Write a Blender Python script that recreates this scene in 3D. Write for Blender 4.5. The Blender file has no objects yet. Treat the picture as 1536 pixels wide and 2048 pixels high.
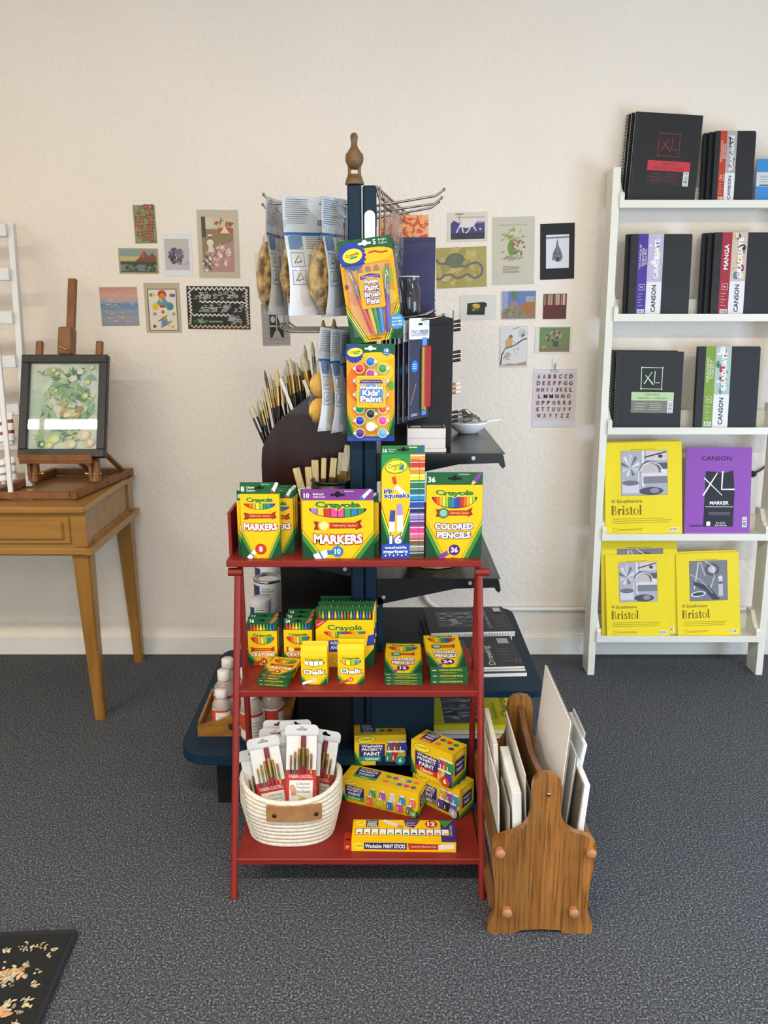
import bpy, math, random
from mathutils import Matrix, Vector
sc = bpy.context.scene
COL = sc.collection
R = math.radians
rnd = random.Random(7)

# ------------------------------------------------------------ camera, world, lights, exposure
CAM_H, CAM_T, CAM_F = 1.47, R(14.3), 1657.0          # height, downward tilt, focal length in pixels of a 1536x2048 frame
cam_d = bpy.data.cameras.new('camera'); cam = bpy.data.objects.new('camera', cam_d); COL.objects.link(cam)
cam.location = (0, 0, CAM_H); cam.rotation_euler = (R(90) - CAM_T, 0, 0)
cam_d.sensor_fit = 'VERTICAL'; cam_d.sensor_height = 24.0; cam_d.lens = 24.0 * CAM_F / 2048.0
cam_d.clip_start = .05
sc.camera = cam
sc.view_settings.view_transform = 'Standard'; sc.view_settings.look = 'None'
sc.view_settings.gamma = 1.0; sc.view_settings.use_curve_mapping = False
sc.view_settings.exposure = 0.38
wd = bpy.data.worlds.new('world'); sc.world = wd; wd.use_nodes = True
sc.cycles.transparent_max_bounces = 32
bg = wd.node_tree.nodes['Background']; bg.inputs[0].default_value = (.75, .87, 1, 1); bg.inputs[1].default_value = 1.0

def area(name, loc, rot, sx, sy, power, color, spread=180):
    d = bpy.data.lights.new(name, 'AREA'); d.shape = 'RECTANGLE'; d.size = sx; d.size_y = sy
    d.energy = power; d.color = color; d.spread = R(spread)
    o = bpy.data.objects.new(name, d); COL.objects.link(o); o.location = loc; o.rotation_euler = rot
    return o
CEIL = 2.80
WALL = 3.30
# ceiling light panels (x, y, length x, length y, power)
PANELS = [(-2.35, .18, 1.25, .12, 35), (1.75, .18, 1.25, .12, 24), (-.3, .18, 1.25, .12, 30), (-1.9, -2.2, 1.25, .12, 10), (1.7, -2.2, 1.25, .12, 10)]
for i, (x, y, sx, sy, p) in enumerate(PANELS):
    area('ceiling_panel_light', (x, y, CEIL - .032), (0, 0, 0), sx, sy, p, (1.0, .87, .71))
# daylight through the shop windows behind the camera (windows at y = -3.6)
area('window_daylight', (1.35, -3.5, 1.35), (R(90), 0, 0), 1.7, 1.9, 46, (.70, .84, 1.0))
area('window_daylight', (2.68, 1.1, .92), (0, R(90), 0), 1.15, 1.6, 44, (.46, .67, 1.0))
area('window_daylight', (-1.35, -3.5, 1.35), (R(90), 0, 0), 1.7, 1.9, 26, (.78, .88, 1.0))

# ------------------------------------------------------------ pixel -> world (1536 x 2048)
def _ray(px, py):
    u = (px - 768) / CAM_F; v = (1024 - py) / CAM_F
    return (u, math.cos(CAM_T) + v * math.sin(CAM_T), -math.sin(CAM_T) + v * math.cos(CAM_T))
def AY(px, py, Y):
    a = _ray(px, py); t = Y / a[1]
    return Vector((a[0] * t, Y, CAM_H + a[2] * t))
def AZ(px, py, z):
    a = _ray(px, py); t = (z - CAM_H) / a[2]
    return Vector((a[0] * t, a[1] * t, z))

# ------------------------------------------------------------ materials
def lin(c):
    return c / 12.92 if c <= .04045 else ((c + .055) / 1.055) ** 2.4
def rgb(h):
    h = h.lstrip('#')
    return tuple(lin(int(h[i:i + 2], 16) / 255) for i in (0, 2, 4)) + (1,)
_M = {}
def new_mat(name):
    m = bpy.data.materials.new(name); m.use_nodes = True
    nt = m.node_tree; b = nt.nodes['Principled BSDF']
    return m, nt, b
def M(h, rough=.5, metal=0.0, coat=0.0):
    k = (h, rough, metal, coat)
    if k not in _M:
        m, nt, b = new_mat('flat_' + h.strip('#'))
        b.inputs['Base Color'].default_value = rgb(h); b.inputs['Roughness'].default_value = rough
        b.inputs['Metallic'].default_value = metal; b.inputs['Coat Weight'].default_value = coat
        b.inputs['Coat Roughness'].default_value = .12
        _M[k] = m
    return _M[k]
def C(h):                                            # printed card
    m = M(h, .44); m.node_tree.nodes['Principled BSDF'].inputs['Specular IOR Level'].default_value = .25
    return m
def noise_mat(name, stops, scale=(1, 1, 1), nscale=5, detail=4, rough=.5, bump=0.0, bscale=None, dist=0.0, coord='Object', coat=0.0, bdist=.002, nrough=.5):
    m, nt, b = new_mat(name); N = nt.nodes; L = nt.links
    tc = N.new('ShaderNodeTexCoord'); mp = N.new('ShaderNodeMapping'); mp.inputs['Scale'].default_value = scale
    L.new(tc.outputs[coord], mp.inputs[0])
    nz = N.new('ShaderNodeTexNoise'); nz.inputs['Scale'].default_value = nscale; nz.inputs['Detail'].default_value = detail
    nz.inputs['Distortion'].default_value = dist; nz.inputs['Roughness'].default_value = nrough
    L.new(mp.outputs[0], nz.inputs['Vector'])
    cr = N.new('ShaderNodeValToRGB'); e = cr.color_ramp.elements
    e[0].position, e[0].color = stops[0][0], rgb(stops[0][1]); e[1].position, e[1].color = stops[-1][0], rgb(stops[-1][1])
    for p, h in stops[1:-1]:
        q = e.new(p); q.color = rgb(h)
    L.new(nz.outputs['Fac'], cr.inputs[0]); L.new(cr.outputs[0], b.inputs['Base Color'])
    b.inputs['Roughness'].default_value = rough; b.inputs['Coat Weight'].default_value = coat
    if bump:
        src = nz
        if bscale:
            src = N.new('ShaderNodeTexNoise'); src.inputs['Scale'].default_value = bscale; src.inputs['Detail'].default_value = 3
            L.new(tc.outputs[coord], src.inputs['Vector'])
        bp = N.new('ShaderNodeBump'); bp.inputs['Strength'].default_value = bump; bp.inputs['Distance'].default_value = bdist
        L.new(src.outputs['Fac'], bp.inputs['Height']); L.new(bp.outputs[0], b.inputs['Normal'])
    return m
WALLM = noise_mat('orange_peel_wall_paint', [(.3, '#ebe0d1'), (.7, '#eee3d4')], nscale=3, rough=.75, bump=.75, bscale=62, bdist=.005)
CARPET = noise_mat('grey_loop_carpet', [(.32, '#14161a'), (.45, '#373a40'), (.55, '#53575d'), (.68, '#a4a6aa')], nscale=200, detail=3, rough=.95, bump=.9, bscale=320, bdist=.006, nrough=.7)
WHITE_TRIM = noise_mat('white_trim_paint', [(.3, '#e2dfd5'), (.7, '#e8e5db')], nscale=6, rough=.45)
CEILM = noise_mat('ceiling_paint', [(.3, '#e6e2d8'), (.7, '#ebe7dd')], nscale=30, rough=.9)
OAK = noise_mat('honey_oak', [(.30, '#704719'), (.42, '#93602a'), (.60, '#a06d34'), (.8, '#7d4f20')], scale=(26, 26, 1.6), nscale=2.4, detail=6, rough=.35, bump=.15, dist=.6, coat=.3, bdist=.001)
OAK_D = noise_mat('dark_oak', [(.3, '#553516'), (.7, '#85572a')], scale=(22, 1.4, 22), nscale=2.5, detail=5, rough=.4, coat=.2)
MAPLE = noise_mat('golden_maple', [(.3, '#8d6126'), (.55, '#9c7031'), (.8, '#a67b3a')], scale=(1.5, 10, 10), nscale=2.2, detail=5, rough=.33, coat=.35, dist=.4)
MAPLE_V = noise_mat('golden_maple_upright', [(.3, '#875a22'), (.55, '#976a2c'), (.8, '#a17536')], scale=(10, 10, 1.3), nscale=2.2, detail=5, rough=.33, coat=.35, dist=.4)
BEECH = noise_mat('oiled_beech', [(.3, '#6b4020'), (.6, '#85542a'), (.8, '#774823')], scale=(8, 8, 2), nscale=4, detail=5, rough=.45)
BIRDW = noise_mat('carved_wood', [(.3, '#553b1f'), (.55, '#75552f'), (.8, '#634626')], scale=(6, 6, 20), nscale=4, detail=5, rough=.5)
MAHOG = noise_mat('dark_mahogany_laminate', [(.3, '#1f0d0b'), (.7, '#301512')], scale=(20, 20, 1.5), nscale=3, detail=5, rough=.35, coat=.2)
TRAYW = noise_mat('amber_tray_wood', [(.3, '#6e4614'), (.6, '#9a6822'), (.8, '#855518')], scale=(3, 14, 14), nscale=3, detail=5, rough=.4, coat=.2)
RED = noise_mat('red_enamel', [(.3, '#7c221c'), (.7, '#842720')], nscale=4, rough=.4)
BLUEP = noise_mat('navy_blue_paint', [(.3, '#0f2535'), (.7, '#132b3d')], nscale=5, rough=.5)
BLACKP = noise_mat('black_paint', [(.3, '#0d0d0e'), (.7, '#151516')], nscale=9, rough=.5)
BLACKM = noise_mat('black_sheet_metal', [(.3, '#111213'), (.7, '#17181a')], nscale=9, rough=.25)
IVORY = noise_mat('ivory_paint', [(.3, '#dedccd'), (.7, '#e5e3d6')], nscale=4, rough=.38)
STEEL = M('#8f8a84', .25, 1.0)
BRASS = M('#c9a14e', .3, 1.0)
GOLDF = M('#b99a58', .28, 1.0)
SPONGE = noise_mat('sea_sponge', [(.32, '#4a3212'), (.45, '#a98545'), (.6, '#d4b473'), (.8, '#ba9350')], nscale=38, detail=5, rough=.9, bump=1.0, bdist=.02)
YSPONGE = noise_mat('yellow_sponge', [(.3, '#e2a93e'), (.7, '#eebd58')], nscale=60, rough=.85, bump=.4)
ROPE = noise_mat('cotton_rope', [(.3, '#cdc5b4'), (.7, '#e6dfd0')], nscale=120, rough=.9, bump=.5)
TAN = noise_mat('tan_leather', [(.3, '#94683f'), (.7, '#a87a4d')], nscale=30, rough=.5, bump=.2)
BRISTLE = noise_mat('hog_bristle', [(.3, '#aa9660'), (.7, '#d8c798')], scale=(90, 90, 4), nscale=6, rough=.7)
PALEBR = noise_mat('white_bristle', [(.3, '#9f9a80'), (.7, '#c9c4a8')], scale=(90, 90, 4), nscale=6, rough=.65)
PAPER = M('#e9e7e0', .8)
BOARD = noise_mat('grey_board', [(.3, '#857a6c'), (.7, '#93877a')], nscale=60, rough=.85)
CANVAS = noise_mat('primed_canvas', [(.3, '#dedfdd'), (.7, '#ececea')], nscale=200, rough=.8, bump=.2)
WICKER = noise_mat('wicker', [(.3, '#9c8662'), (.7, '#d2c09a')], nscale=30, rough=.7)
def film(name, tint='#ffffff', rough=.08, base=.06, gain=.55, crinkle=0.0):
    m, nt, b = new_mat(name); N = nt.nodes; L = nt.links
    N.remove(b); out = N['Material Output']
    tr = N.new('ShaderNodeBsdfTransparent'); tr.inputs[0].default_value = rgb(tint)
    gl = N.new('ShaderNodeBsdfGlossy'); gl.inputs['Roughness'].default_value = rough; gl.inputs['Color'].default_value = (1, 1, 1, 1)
    lw = N.new('ShaderNodeLayerWeight'); lw.inputs['Blend'].default_value = .5
    ma = N.new('ShaderNodeMath'); ma.operation = 'MULTIPLY_ADD'; ma.inputs[1].default_value = gain; ma.inputs[2].default_value = base
    pw_ = N.new('ShaderNodeMath'); pw_.operation = 'POWER'; pw_.inputs[1].default_value = 3.0; L.new(lw.outputs['Facing'], pw_.inputs[0]); L.new(pw_.outputs[0], ma.inputs[0])
    mx = N.new('ShaderNodeMixShader'); L.new(ma.outputs[0], mx.inputs[0]); L.new(tr.outputs[0], mx.inputs[1]); L.new(gl.outputs[0], mx.inputs[2])
    nz = N.new('ShaderNodeTexNoise'); nz.inputs['Scale'].default_value = 22; nz.inputs['Detail'].default_value = 2
    tc = N.new('ShaderNodeTexCoord'); L.new(tc.outputs['Object'], nz.inputs['Vector'])
    bp = N.new('ShaderNodeBump'); bp.inputs['Strength'].default_value = crinkle; bp.inputs['Distance'].default_value = .012
    L.new(nz.outputs['Fac'], bp.inputs['Height']); L.new(bp.outputs[0], gl.inputs['Normal'])
    L.new(mx.outputs[0], out.inputs[0])
    return m
FILM = film('clear_plastic_film', '#f6f6f3', .1, .05, .6, .8)
BLISTER = film('clear_plastic_blister', '#f7f8f8', .08, .02, .3)
GLASS = film('picture_glass', '#fafcfa', .01, .04, .6)
CLEAR = film('clear_bottle_plastic', '#e6e4de', .03, .05, .6)

CAPF = film('clear_cap_plastic', '#eef0f0', .05, .14, .6)
for m_, sp_ in ((RED, .3), (BLUEP, .18), (MAHOG, .3), (BLACKP, .3)): m_.node_tree.nodes['Principled BSDF'].inputs['Specular IOR Level'].default_value = sp_
def milky(name, col, fac):
    m, nt, b = new_mat(name); N = nt.nodes; L = nt.links
    tr = N.new('ShaderNodeBsdfTransparent'); mx = N.new('ShaderNodeMixShader'); mx.inputs[0].default_value = fac
    b.inputs['Base Color'].default_value = rgb(col); b.inputs['Roughness'].default_value = .15
    L.new(tr.outputs[0], mx.inputs[1]); L.new(b.outputs[0], mx.inputs[2]); L.new(mx.outputs[0], N['Material Output'].inputs[0]); return m
HAZY = milky('hazy_bottle_plastic', '#cfc6bd', .42)
def staves(m, n, amt):
    """glued-up board: each stave across x has its own tone"""
    nt = m.node_tree; N = nt.nodes; L = nt.links; b = N['Principled BSDF']; src = b.inputs['Base Color'].links[0].from_socket
    tc = N.new('ShaderNodeTexCoord'); sp = N.new('ShaderNodeSeparateXYZ'); L.new(tc.outputs['Object'], sp.inputs[0])
    mu = N.new('ShaderNodeMath'); mu.operation = 'MULTIPLY'; mu.inputs[1].default_value = n; L.new(sp.outputs[0], mu.inputs[0])
    fl = N.new('ShaderNodeMath'); fl.operation = 'FLOOR'; L.new(mu.outputs[0], fl.inputs[0])
    wn = N.new('ShaderNodeTexWhiteNoise'); wn.noise_dimensions = '1D'; L.new(fl.outputs[0], wn.inputs['W'])
    ma = N.new('ShaderNodeMath'); ma.operation = 'MULTIPLY_ADD'; ma.inputs[1].default_value = amt; ma.inputs[2].default_value = 1 - amt * .55; L.new(wn.outputs['Value'], ma.inputs[0])
    mp = N.new('ShaderNodeMapping'); mp.inputs['Scale'].default_value = (130, 130, 3.5); L.new(tc.outputs['Object'], mp.inputs[0])
    nz = N.new('ShaderNodeTexNoise'); nz.inputs['Scale'].default_value = 1.6; nz.inputs['Detail'].default_value = 3; L.new(mp.outputs[0], nz.inputs['Vector'])
    cr = N.new('ShaderNodeValToRGB'); cr.color_ramp.elements[0].position = .36; cr.color_ramp.elements[0].color = (.38, .30, .22, 1); cr.color_ramp.elements[1].position = .47; L.new(nz.outputs['Fac'], cr.inputs[0])
    m1 = N.new('ShaderNodeMix'); m1.data_type = 'RGBA'; m1.blend_type = 'MULTIPLY'; m1.inputs['Factor'].default_value = .75; L.new(src, m1.inputs['A']); L.new(cr.outputs[0], m1.inputs['B'])
    hs = N.new('ShaderNodeHueSaturation'); L.new(ma.outputs[0], hs.inputs['Value']); L.new(m1.outputs['Result'], hs.inputs['Color']); L.new(hs.outputs[0], b.inputs['Base Color'])
staves(OAK, 22, .5)
# ------------------------------------------------------------ mesh builder
_TXT = {}
def text_geo(s, off=0.0, res=2):
    k = (s, round(off, 4), res)
    if k not in _TXT:
        cu = bpy.data.curves.new('t', 'FONT'); cu.body = s; cu.size = 1; cu.offset = off; cu.resolution_u = res
        o = bpy.data.objects.new('t', cu); COL.objects.link(o)
        dg = bpy.context.evaluated_depsgraph_get(); dg.update()
        me = bpy.data.meshes.new_from_object(o.evaluated_get(dg))
        vs = [(v.co.x, v.co.y) for v in me.vertices]; fs = [tuple(p.vertices) for p in me.polygons]
        bpy.data.objects.remove(o); bpy.data.curves.remove(cu); bpy.data.meshes.remove(me)
        _TXT[k] = (vs, fs)
    return _TXT[k]
class MB:
    def __init__(s, mat=None):
        s.v = []; s.f = []; s.mi = []; s.sm = []; s.mats = []; s.mat = mat; s.X = Matrix.Identity(4)
    def slot(s, m):
        m = m or s.mat
        for i, q in enumerate(s.mats):
            if q is m: return i
        s.mats.append(m); return len(s.mats) - 1
    def add(s, vs, fs, mat=None, smooth=False):
        n = len(s.v); X = s.X
        s.v += [tuple(X @ Vector(v)) for v in vs]
        k = s.slot(mat)
        for f in fs:
            s.f.append([i + n for i in f]); s.mi.append(k); s.sm.append(smooth)
    def box(s, x0, x1, y0, y1, z0, z1, mat=None, b=0.0):
        if b <= 0:
            vs = [(x, y, z) for z in (z0, z1) for y in (y0, y1) for x in (x0, x1)]
            s.add(vs, [(0, 2, 3, 1), (4, 5, 7, 6), (0, 1, 5, 4), (2, 6, 7, 3), (0, 4, 6, 2), (1, 3, 7, 5)], mat); return
        b = min(b, (x1 - x0) * .49, (y1 - y0) * .49, (z1 - z0) * .49)
        vs = []; ix = {}
        lo = (x0, y0, z0); hi = (x1, y1, z1)
        for c in range(8):
            sg = [(c >> k) & 1 for k in range(3)]
            for a in range(3):
                p = [(hi[k] if sg[k] else lo[k]) for k in range(3)]
                for k in range(3):
                    if k != a: p[k] += -b if sg[k] else b
                ix[(c, a)] = len(vs); vs.append(p)
        fs = []
        cen = Vector(((x0 + x1) / 2, (y0 + y1) / 2, (z0 + z1) / 2))
        def put(f):
            P = [Vector(vs[i]) for i in f]; nn = (P[1] - P[0]).cross(P[2] - P[0])
            mid = sum(P, Vector()) / len(P)
            fs.append(f if nn.dot(mid - cen) > 0 else f[::-1])
        for a in range(3):
            o1, o2 = [k for k in range(3) if k != a]
            for sgn in (0, 1):
                cs = [(sgn << a) | (i << o1) | (j << o2) for i, j in ((0, 0), (1, 0), (1, 1), (0, 1))]
                put([ix[(c, a)] for c in cs])
            for i in (0, 1):
                for j in (0, 1):
                    c0 = (i << o1) | (j << o2); c1 = c0 | (1 << a)
                    put([ix[(c0, o1)], ix[(c1, o1)], ix[(c1, o2)], ix[(c0, o2)]])
        for c in range(8): put([ix[(c, 0)], ix[(c, 1)], ix[(c, 2)]])
        s.add(vs, fs, mat)
    def prism(s, pts, t, mat=None, axis='y', o=0.0, side=None):
        """2D outline pts extruded by t along axis from o. axis y: pts=(x,z); z: (x,y); x: (y,z)"""
        n = len(pts)
        def p3(p, d):
            return {'y': (p[0], d, p[1]), 'z': (p[0], p[1], d), 'x': (d, p[0], p[1])}[axis]
        ar = sum(pts[i][0] * pts[(i + 1) % n][1] - pts[(i + 1) % n][0] * pts[i][1] for i in range(n))
        P = list(pts) if ar > 0 else list(pts)[::-1]
        if axis == 'y': P = P[::-1]
        vs = [p3(p, o) for p in P] + [p3(p, o + t) for p in P]
        s.add(vs, [tuple(range(n - 1, -1, -1)), tuple(range(n, 2 * n))], mat)
        s.add(vs, [(i, (i + 1) % n, n + (i + 1) % n, n + i) for i in range(n)], side or mat)
    def frame(s, d):
        d = Vector(d).normalized(); a = Vector((0, 0, 1)) if abs(d.z) < .95 else Vector((1, 0, 0))
        u = d.cross(a).normalized(); return u, d.cross(u).normalized()
    def cyl(s, p0, p1, r0, r1=None, n=12, mat=None, caps=True, capmat=None):
        r1 = r0 if r1 is None else r1; p0 = Vector(p0); p1 = Vector(p1); u, w = s.frame(p1 - p0)
        vs = []
        for p, r in ((p0, r0), (p1, r1)):
            vs += [p + (u * math.cos(2 * math.pi * i / n) + w * math.sin(2 * math.pi * i / n)) * r for i in range(n)]
        s.add(vs, [(i, i + n, (i + 1) % n + n, (i + 1) % n) for i in range(n)], mat, True)
        if caps: s.add(vs, [tuple(range(n)), tuple(range(2 * n - 1, n - 1, -1))], capmat or mat)
    def tube(s, pts, r, n=8, mat=None, closed=False, flat=1.0):
        pts = [Vector(p) for p in pts]; m = len(pts); vs = []; pu = None
        rr = r if isinstance(r, (list, tuple)) else [r] * m
        for i, p in enumerate(pts):
            if closed: d = pts[(i + 1) % m] - pts[i - 1]
            else: d = pts[min(i + 1, m - 1)] - pts[max(i - 1, 0)]
            d.normalize()
            if pu is None: u, w = s.frame(d)
            else:
                u = pu - d * pu.dot(d)
                u = u.normalized() if u.length > 1e-6 else s.frame(d)[0]
            w = d.cross(u); pu = u
            vs += [p + (u * math.cos(2 * math.pi * k / n) * flat + w * math.sin(2 * math.pi * k / n)) * rr[i] for k in range(n)]
        fs = []
        for i in range(m if closed else m - 1):
            a = i * n; b = ((i + 1) % m) * n
            fs += [(a + k, a + (k + 1) % n, b + (k + 1) % n, b + k) for k in range(n)]
        s.add(vs, fs, mat, True)
        if not closed: s.add(vs, [tuple(range(n - 1, -1, -1)), tuple(range((m - 1) * n, m * n))], mat)
    def lathe(s, prof, c=(0, 0, 0), n=24, mat=None, sx=1.0, sy=1.0, smooth=True):
        vs = []; m = len(prof)
        for r, z in prof:
            vs += [(c[0] + r * sx * math.cos(2 * math.pi * i / n), c[1] + r * sy * math.sin(2 * math.pi * i / n), c[2] + z) for i in range(n)]
        fs = [(j * n + i, j * n + (i + 1) % n, (j + 1) * n + (i + 1) % n, (j + 1) * n + i) for j in range(m - 1) for i in range(n)]
        s.add(vs, fs, mat, smooth)
        if prof[0][0] > 1e-5: s.add(vs, [tuple(range(n - 1, -1, -1))], mat)
        if prof[-1][0] > 1e-5: s.add(vs, [tuple(range((m - 1) * n, m * n))], mat)
    def ball(s, c, rx, ry=None, rz=None, n=14, m=9, mat=None):
        ry = ry or rx; rz = rz or rx
        prof = [(max(1e-6, math.sin(math.pi * j / m)), -math.cos(math.pi * j / m)) for j in range(m + 1)]
        vs = []
        for r, z in prof:
            vs += [(c[0] + rx * r * math.cos(2 * math.pi * i / n), c[1] + ry * r * math.sin(2 * math.pi * i / n), c[2] + rz * z) for i in range(n)]
        s.add(vs, [(j * n + i, j * n + (i + 1) % n, (j + 1) * n + (i + 1) % n, (j + 1) * n + i) for j in range(m) for i in range(n)], mat, True)
    def grid(s, fn, nu, nv, mat=None, smooth=True):
        vs = [fn(i / nu, j / nv) for j in range(nv + 1) for i in range(nu + 1)]
        s.add(vs, [(j * (nu + 1) + i, j * (nu + 1) + i + 1, (j + 1) * (nu + 1) + i + 1, (j + 1) * (nu + 1) + i) for j in range(nv) for i in range(nu)], mat, smooth)
    def build(s, name, parent=None, loc=None, rot=None, local=None):
        me = bpy.data.meshes.new(name); me.from_pydata(s.v, [], s.f); me.validate(clean_customdata=False)
        for m in s.mats: me.materials.append(m)
        if len(me.polygons) == len(s.f):
            me.polygons.foreach_set('material_index', s.mi); me.polygons.foreach_set('use_smooth', s.sm)
        else:
            print('VALIDATE dropped faces', name, len(s.f), len(me.polygons))
        me.update()
        o = bpy.data.objects.new(name, me); COL.objects.link(o)
        if parent: o.parent = parent
        if loc: o.location = loc
        if rot: o.rotation_euler = rot
        return o
class Panel:
    """flat print laid on a face of a mesh: x right, y up, lifted a hair per layer"""
    EPS = .00007
    def __init__(s, mb, org, ux, uy, w=1.0, h=1.0):
        ux = Vector(ux).normalized(); uy = Vector(uy).normalized(); n = ux.cross(uy)
        s.mb = mb; s.T = Matrix((ux, uy, n)).transposed().to_4x4(); s.T.translation = Vector(org); s.k = 2; s.w = w; s.h = h
        s.n = n
    def _add(s, vs, fs, mat):
        z = s.k * s.EPS
        s.mb.add([s.T @ Vector((x, y, z)) for x, y in vs], fs, mat)
    def up(s): s.k += 1; return s
    def poly(s, pts, mat):
        n = len(pts); ar = sum(pts[i][0] * pts[(i + 1) % n][1] - pts[(i + 1) % n][0] * pts[i][1] for i in range(n))
        s._add(pts if ar > 0 else pts[::-1], [tuple(range(n))], mat); return s.up()
    def rect(s, x0, y0, x1, y1, mat): return s.poly([(x0, y0), (x1, y0), (x1, y1), (x0, y1)], mat)
    def rrect(s, x0, y0, x1, y1, r, mat, n=5):
        pts = []
        for cx, cy, a in ((x1 - r, y0 + r, -90), (x1 - r, y1 - r, 0), (x0 + r, y1 - r, 90), (x0 + r, y0 + r, 180)):
            pts += [(cx + r * math.cos(R(a + 90 * i / n)), cy + r * math.sin(R(a + 90 * i / n))) for i in range(n + 1)]
        return s.poly(pts, mat)
    def ell(s, cx, cy, rx, ry, mat, rot=0, n=24, a0=0, a1=360):
        c, q = math.cos(R(rot)), math.sin(R(rot)); pts = []
        for i in range(n if a1 - a0 >= 360 else n + 1):
            a = R(a0 + (a1 - a0) * i / n); x, y = rx * math.cos(a), ry * math.sin(a)
            pts.append((cx + x * c - y * q, cy + x * q + y * c))
        return s.poly(pts, mat)
    def star(s, cx, cy, r0, r1, n, mat):
        return s.poly([(cx + (r0 if i % 2 else r1) * math.cos(math.pi * i / n), cy + (r0 if i % 2 else r1) * math.sin(math.pi * i / n)) for i in range(2 * n)], mat)
    def bar(s, x0, y0, x1, y1, w, mat, w1=None):
        w1 = w if w1 is None else w1; d = Vector((x1 - x0, y1 - y0)); d.normalize(); p = Vector((-d.y, d.x))
        return s.poly([(x0 - p.x * w / 2, y0 - p.y * w / 2), (x1 - p.x * w1 / 2, y1 - p.y * w1 / 2), (x1 + p.x * w1 / 2, y1 + p.y * w1 / 2), (x0 + p.x * w / 2, y0 + p.y * w / 2)], mat)
    def line(s, pts, w, mat, closed=False):
        pts = [Vector(p) for p in pts]; m = len(pts); L = []; Rr = []
        for i in range(m):
            a = pts[i - 1] if (i > 0 or closed) else pts[i]; b = pts[(i + 1) % m] if (i < m - 1 or closed) else pts[i]
            d = (b - a); d = d.normalized() if d.length > 1e-9 else Vector((1, 0)); p = Vector((-d.y, d.x)) * w / 2
            L.append(tuple(pts[i] + p)); Rr.append(tuple(pts[i] - p))
        q = m if closed else m - 1
        s._add(L + Rr, [(m + i, m + (i + 1) % m, (i + 1) % m, i) for i in range(q)], mat); return s.up()
    def text(s, t, cx, cy, h=None, w=None, mat=None, bold=.0, out=None, rot=0, align='c', slant=0.0, arc=0.0, cond=None):
        """h: height of the text's box, w: width of its box; out=(material, grow)"""
        vs, fs = text_geo(t, bold)
        if not vs: return s
        xs = [p[0] for p in vs]; ys = [p[1] for p in vs]; x0, x1, y0, y1 = min(xs), max(xs), min(ys), max(ys)
        if h is None: sx = sy = w / (x1 - x0)
        elif w is None: sy = h / (y1 - y0); sx = sy * (cond or 1)
        else: sx = w / (x1 - x0); sy = h / (y1 - y0)
        mx = {'c': (x0 + x1) / 2, 'l': x0, 'r': x1}[align]; my = (y0 + y1) / 2
        c, q = math.cos(R(rot)), math.sin(R(rot)); W = (x1 - x0) * sx / 2
        def tr(p):
            x = (p[0] - mx) * sx; y = (p[1] - my) * sy; x += slant * y
            if arc: y -= arc * (x / W) ** 2 * sy
            return (cx + x * c - y * q, cy + x * q + y * c)
        if out:
            ov, of = text_geo(t, bold + out[1])
            s._add([tr(p) for p in ov], of, out[0]); s.up()
        s._add([tr(p) for p in vs], fs, mat); return s.up()
    def lines(s, x0, x1, y0, y1, n, t, mat, ragged=.25, r=None):
        r = r or rnd
        for i in range(n):
            y = y1 - (y1 - y0) * (i + .5) / n
            s._add([(x0, y - t / 2), (x1 - (x1 - x0) * ragged * r.random(), y - t / 2), (x1 - (x1 - x0) * ragged * r.random(), y + t / 2), (x0, y + t / 2)], [(0, 1, 2, 3)], mat)
        return s.up()
    def barcode(s, x0, y0, x1, y1, vert=False):
        s.rect(x0, y0, x1, y1, C('#f0f0ee')); k = C('#25242a'); n = 14
        m = .12 * min(x1 - x0, y1 - y0)
        for i in range(n):
            t = .25 + .5 * rnd.random()
            if vert:
                a = y0 + m + (y1 - y0 - 2 * m) * i / n; s._add([(x0 + m, a), (x1 - m, a), (x1 - m, a + t * (y1 - y0 - 2 * m) / n), (x0 + m, a + t * (y1 - y0 - 2 * m) / n)], [(0, 1, 2, 3)], k)
            else:
                a = x0 + m + (x1 - x0 - 2 * m) * i / n; b = a + t * (x1 - x0 - 2 * m) / n; s._add([(a, y0 + m), (b, y0 + m), (b, y1 - m), (a, y1 - m)], [(0, 1, 2, 3)], k)
        return s.up()
def tag(o, label=None, cat=None, group=None, kind=None):
    if label: o['label'] = label
    if cat: o['category'] = cat
    if group: o['group'] = group
    if kind: o['kind'] = kind
    return o
def empty(name, loc, rz=0.0, label=None, cat=None, group=None, rot=None):
    o = bpy.data.objects.new(name, None); o.empty_display_size = .05; COL.objects.link(o); o.location = loc
    o.rotation_euler = rot or (0, 0, rz)
    return tag(o, label, cat, group)
def copy_tree(o, parent=None):
    c = o.copy(); COL.objects.link(c)
    if parent: c.parent = parent
    for ch in list(o.children): copy_tree(ch, c)
    return c
def dup(o, loc, rot=None, label=None, group=None):
    c = copy_tree(o); c.location = loc
    if rot is not None: c.rotation_euler = rot
    if label: c['label'] = label
    if group: c['group'] = group
    return c
def place(o, loc, rot=None):
    o.location = loc
    if rot is not None: o.rotation_euler = rot
    return o
def rounded(x0, x1, y0, y1, r, n=6):
    """rounded rectangle outline; r a number or four radii: (x1,y0),(x1,y1),(x0,y1),(x0,y0)"""
    rr = r if isinstance(r, (tuple, list)) else (r,) * 4; pts = []
    for (cx, cy, a), q in zip(((x1, y0, -90), (x1, y1, 0), (x0, y1, 90), (x0, y0, 180)), rr):
        sx = -1 if cx == x1 else 1; sy = -1 if cy == y1 else 1
        if q <= 0: pts.append((cx, cy)); continue
        ox, oy = cx + sx * q, cy + sy * q
        pts += [(ox + q * math.cos(R(a + 90 * i / n)), oy + q * math.sin(R(a + 90 * i / n))) for i in range(n + 1)]
    return pts
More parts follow.
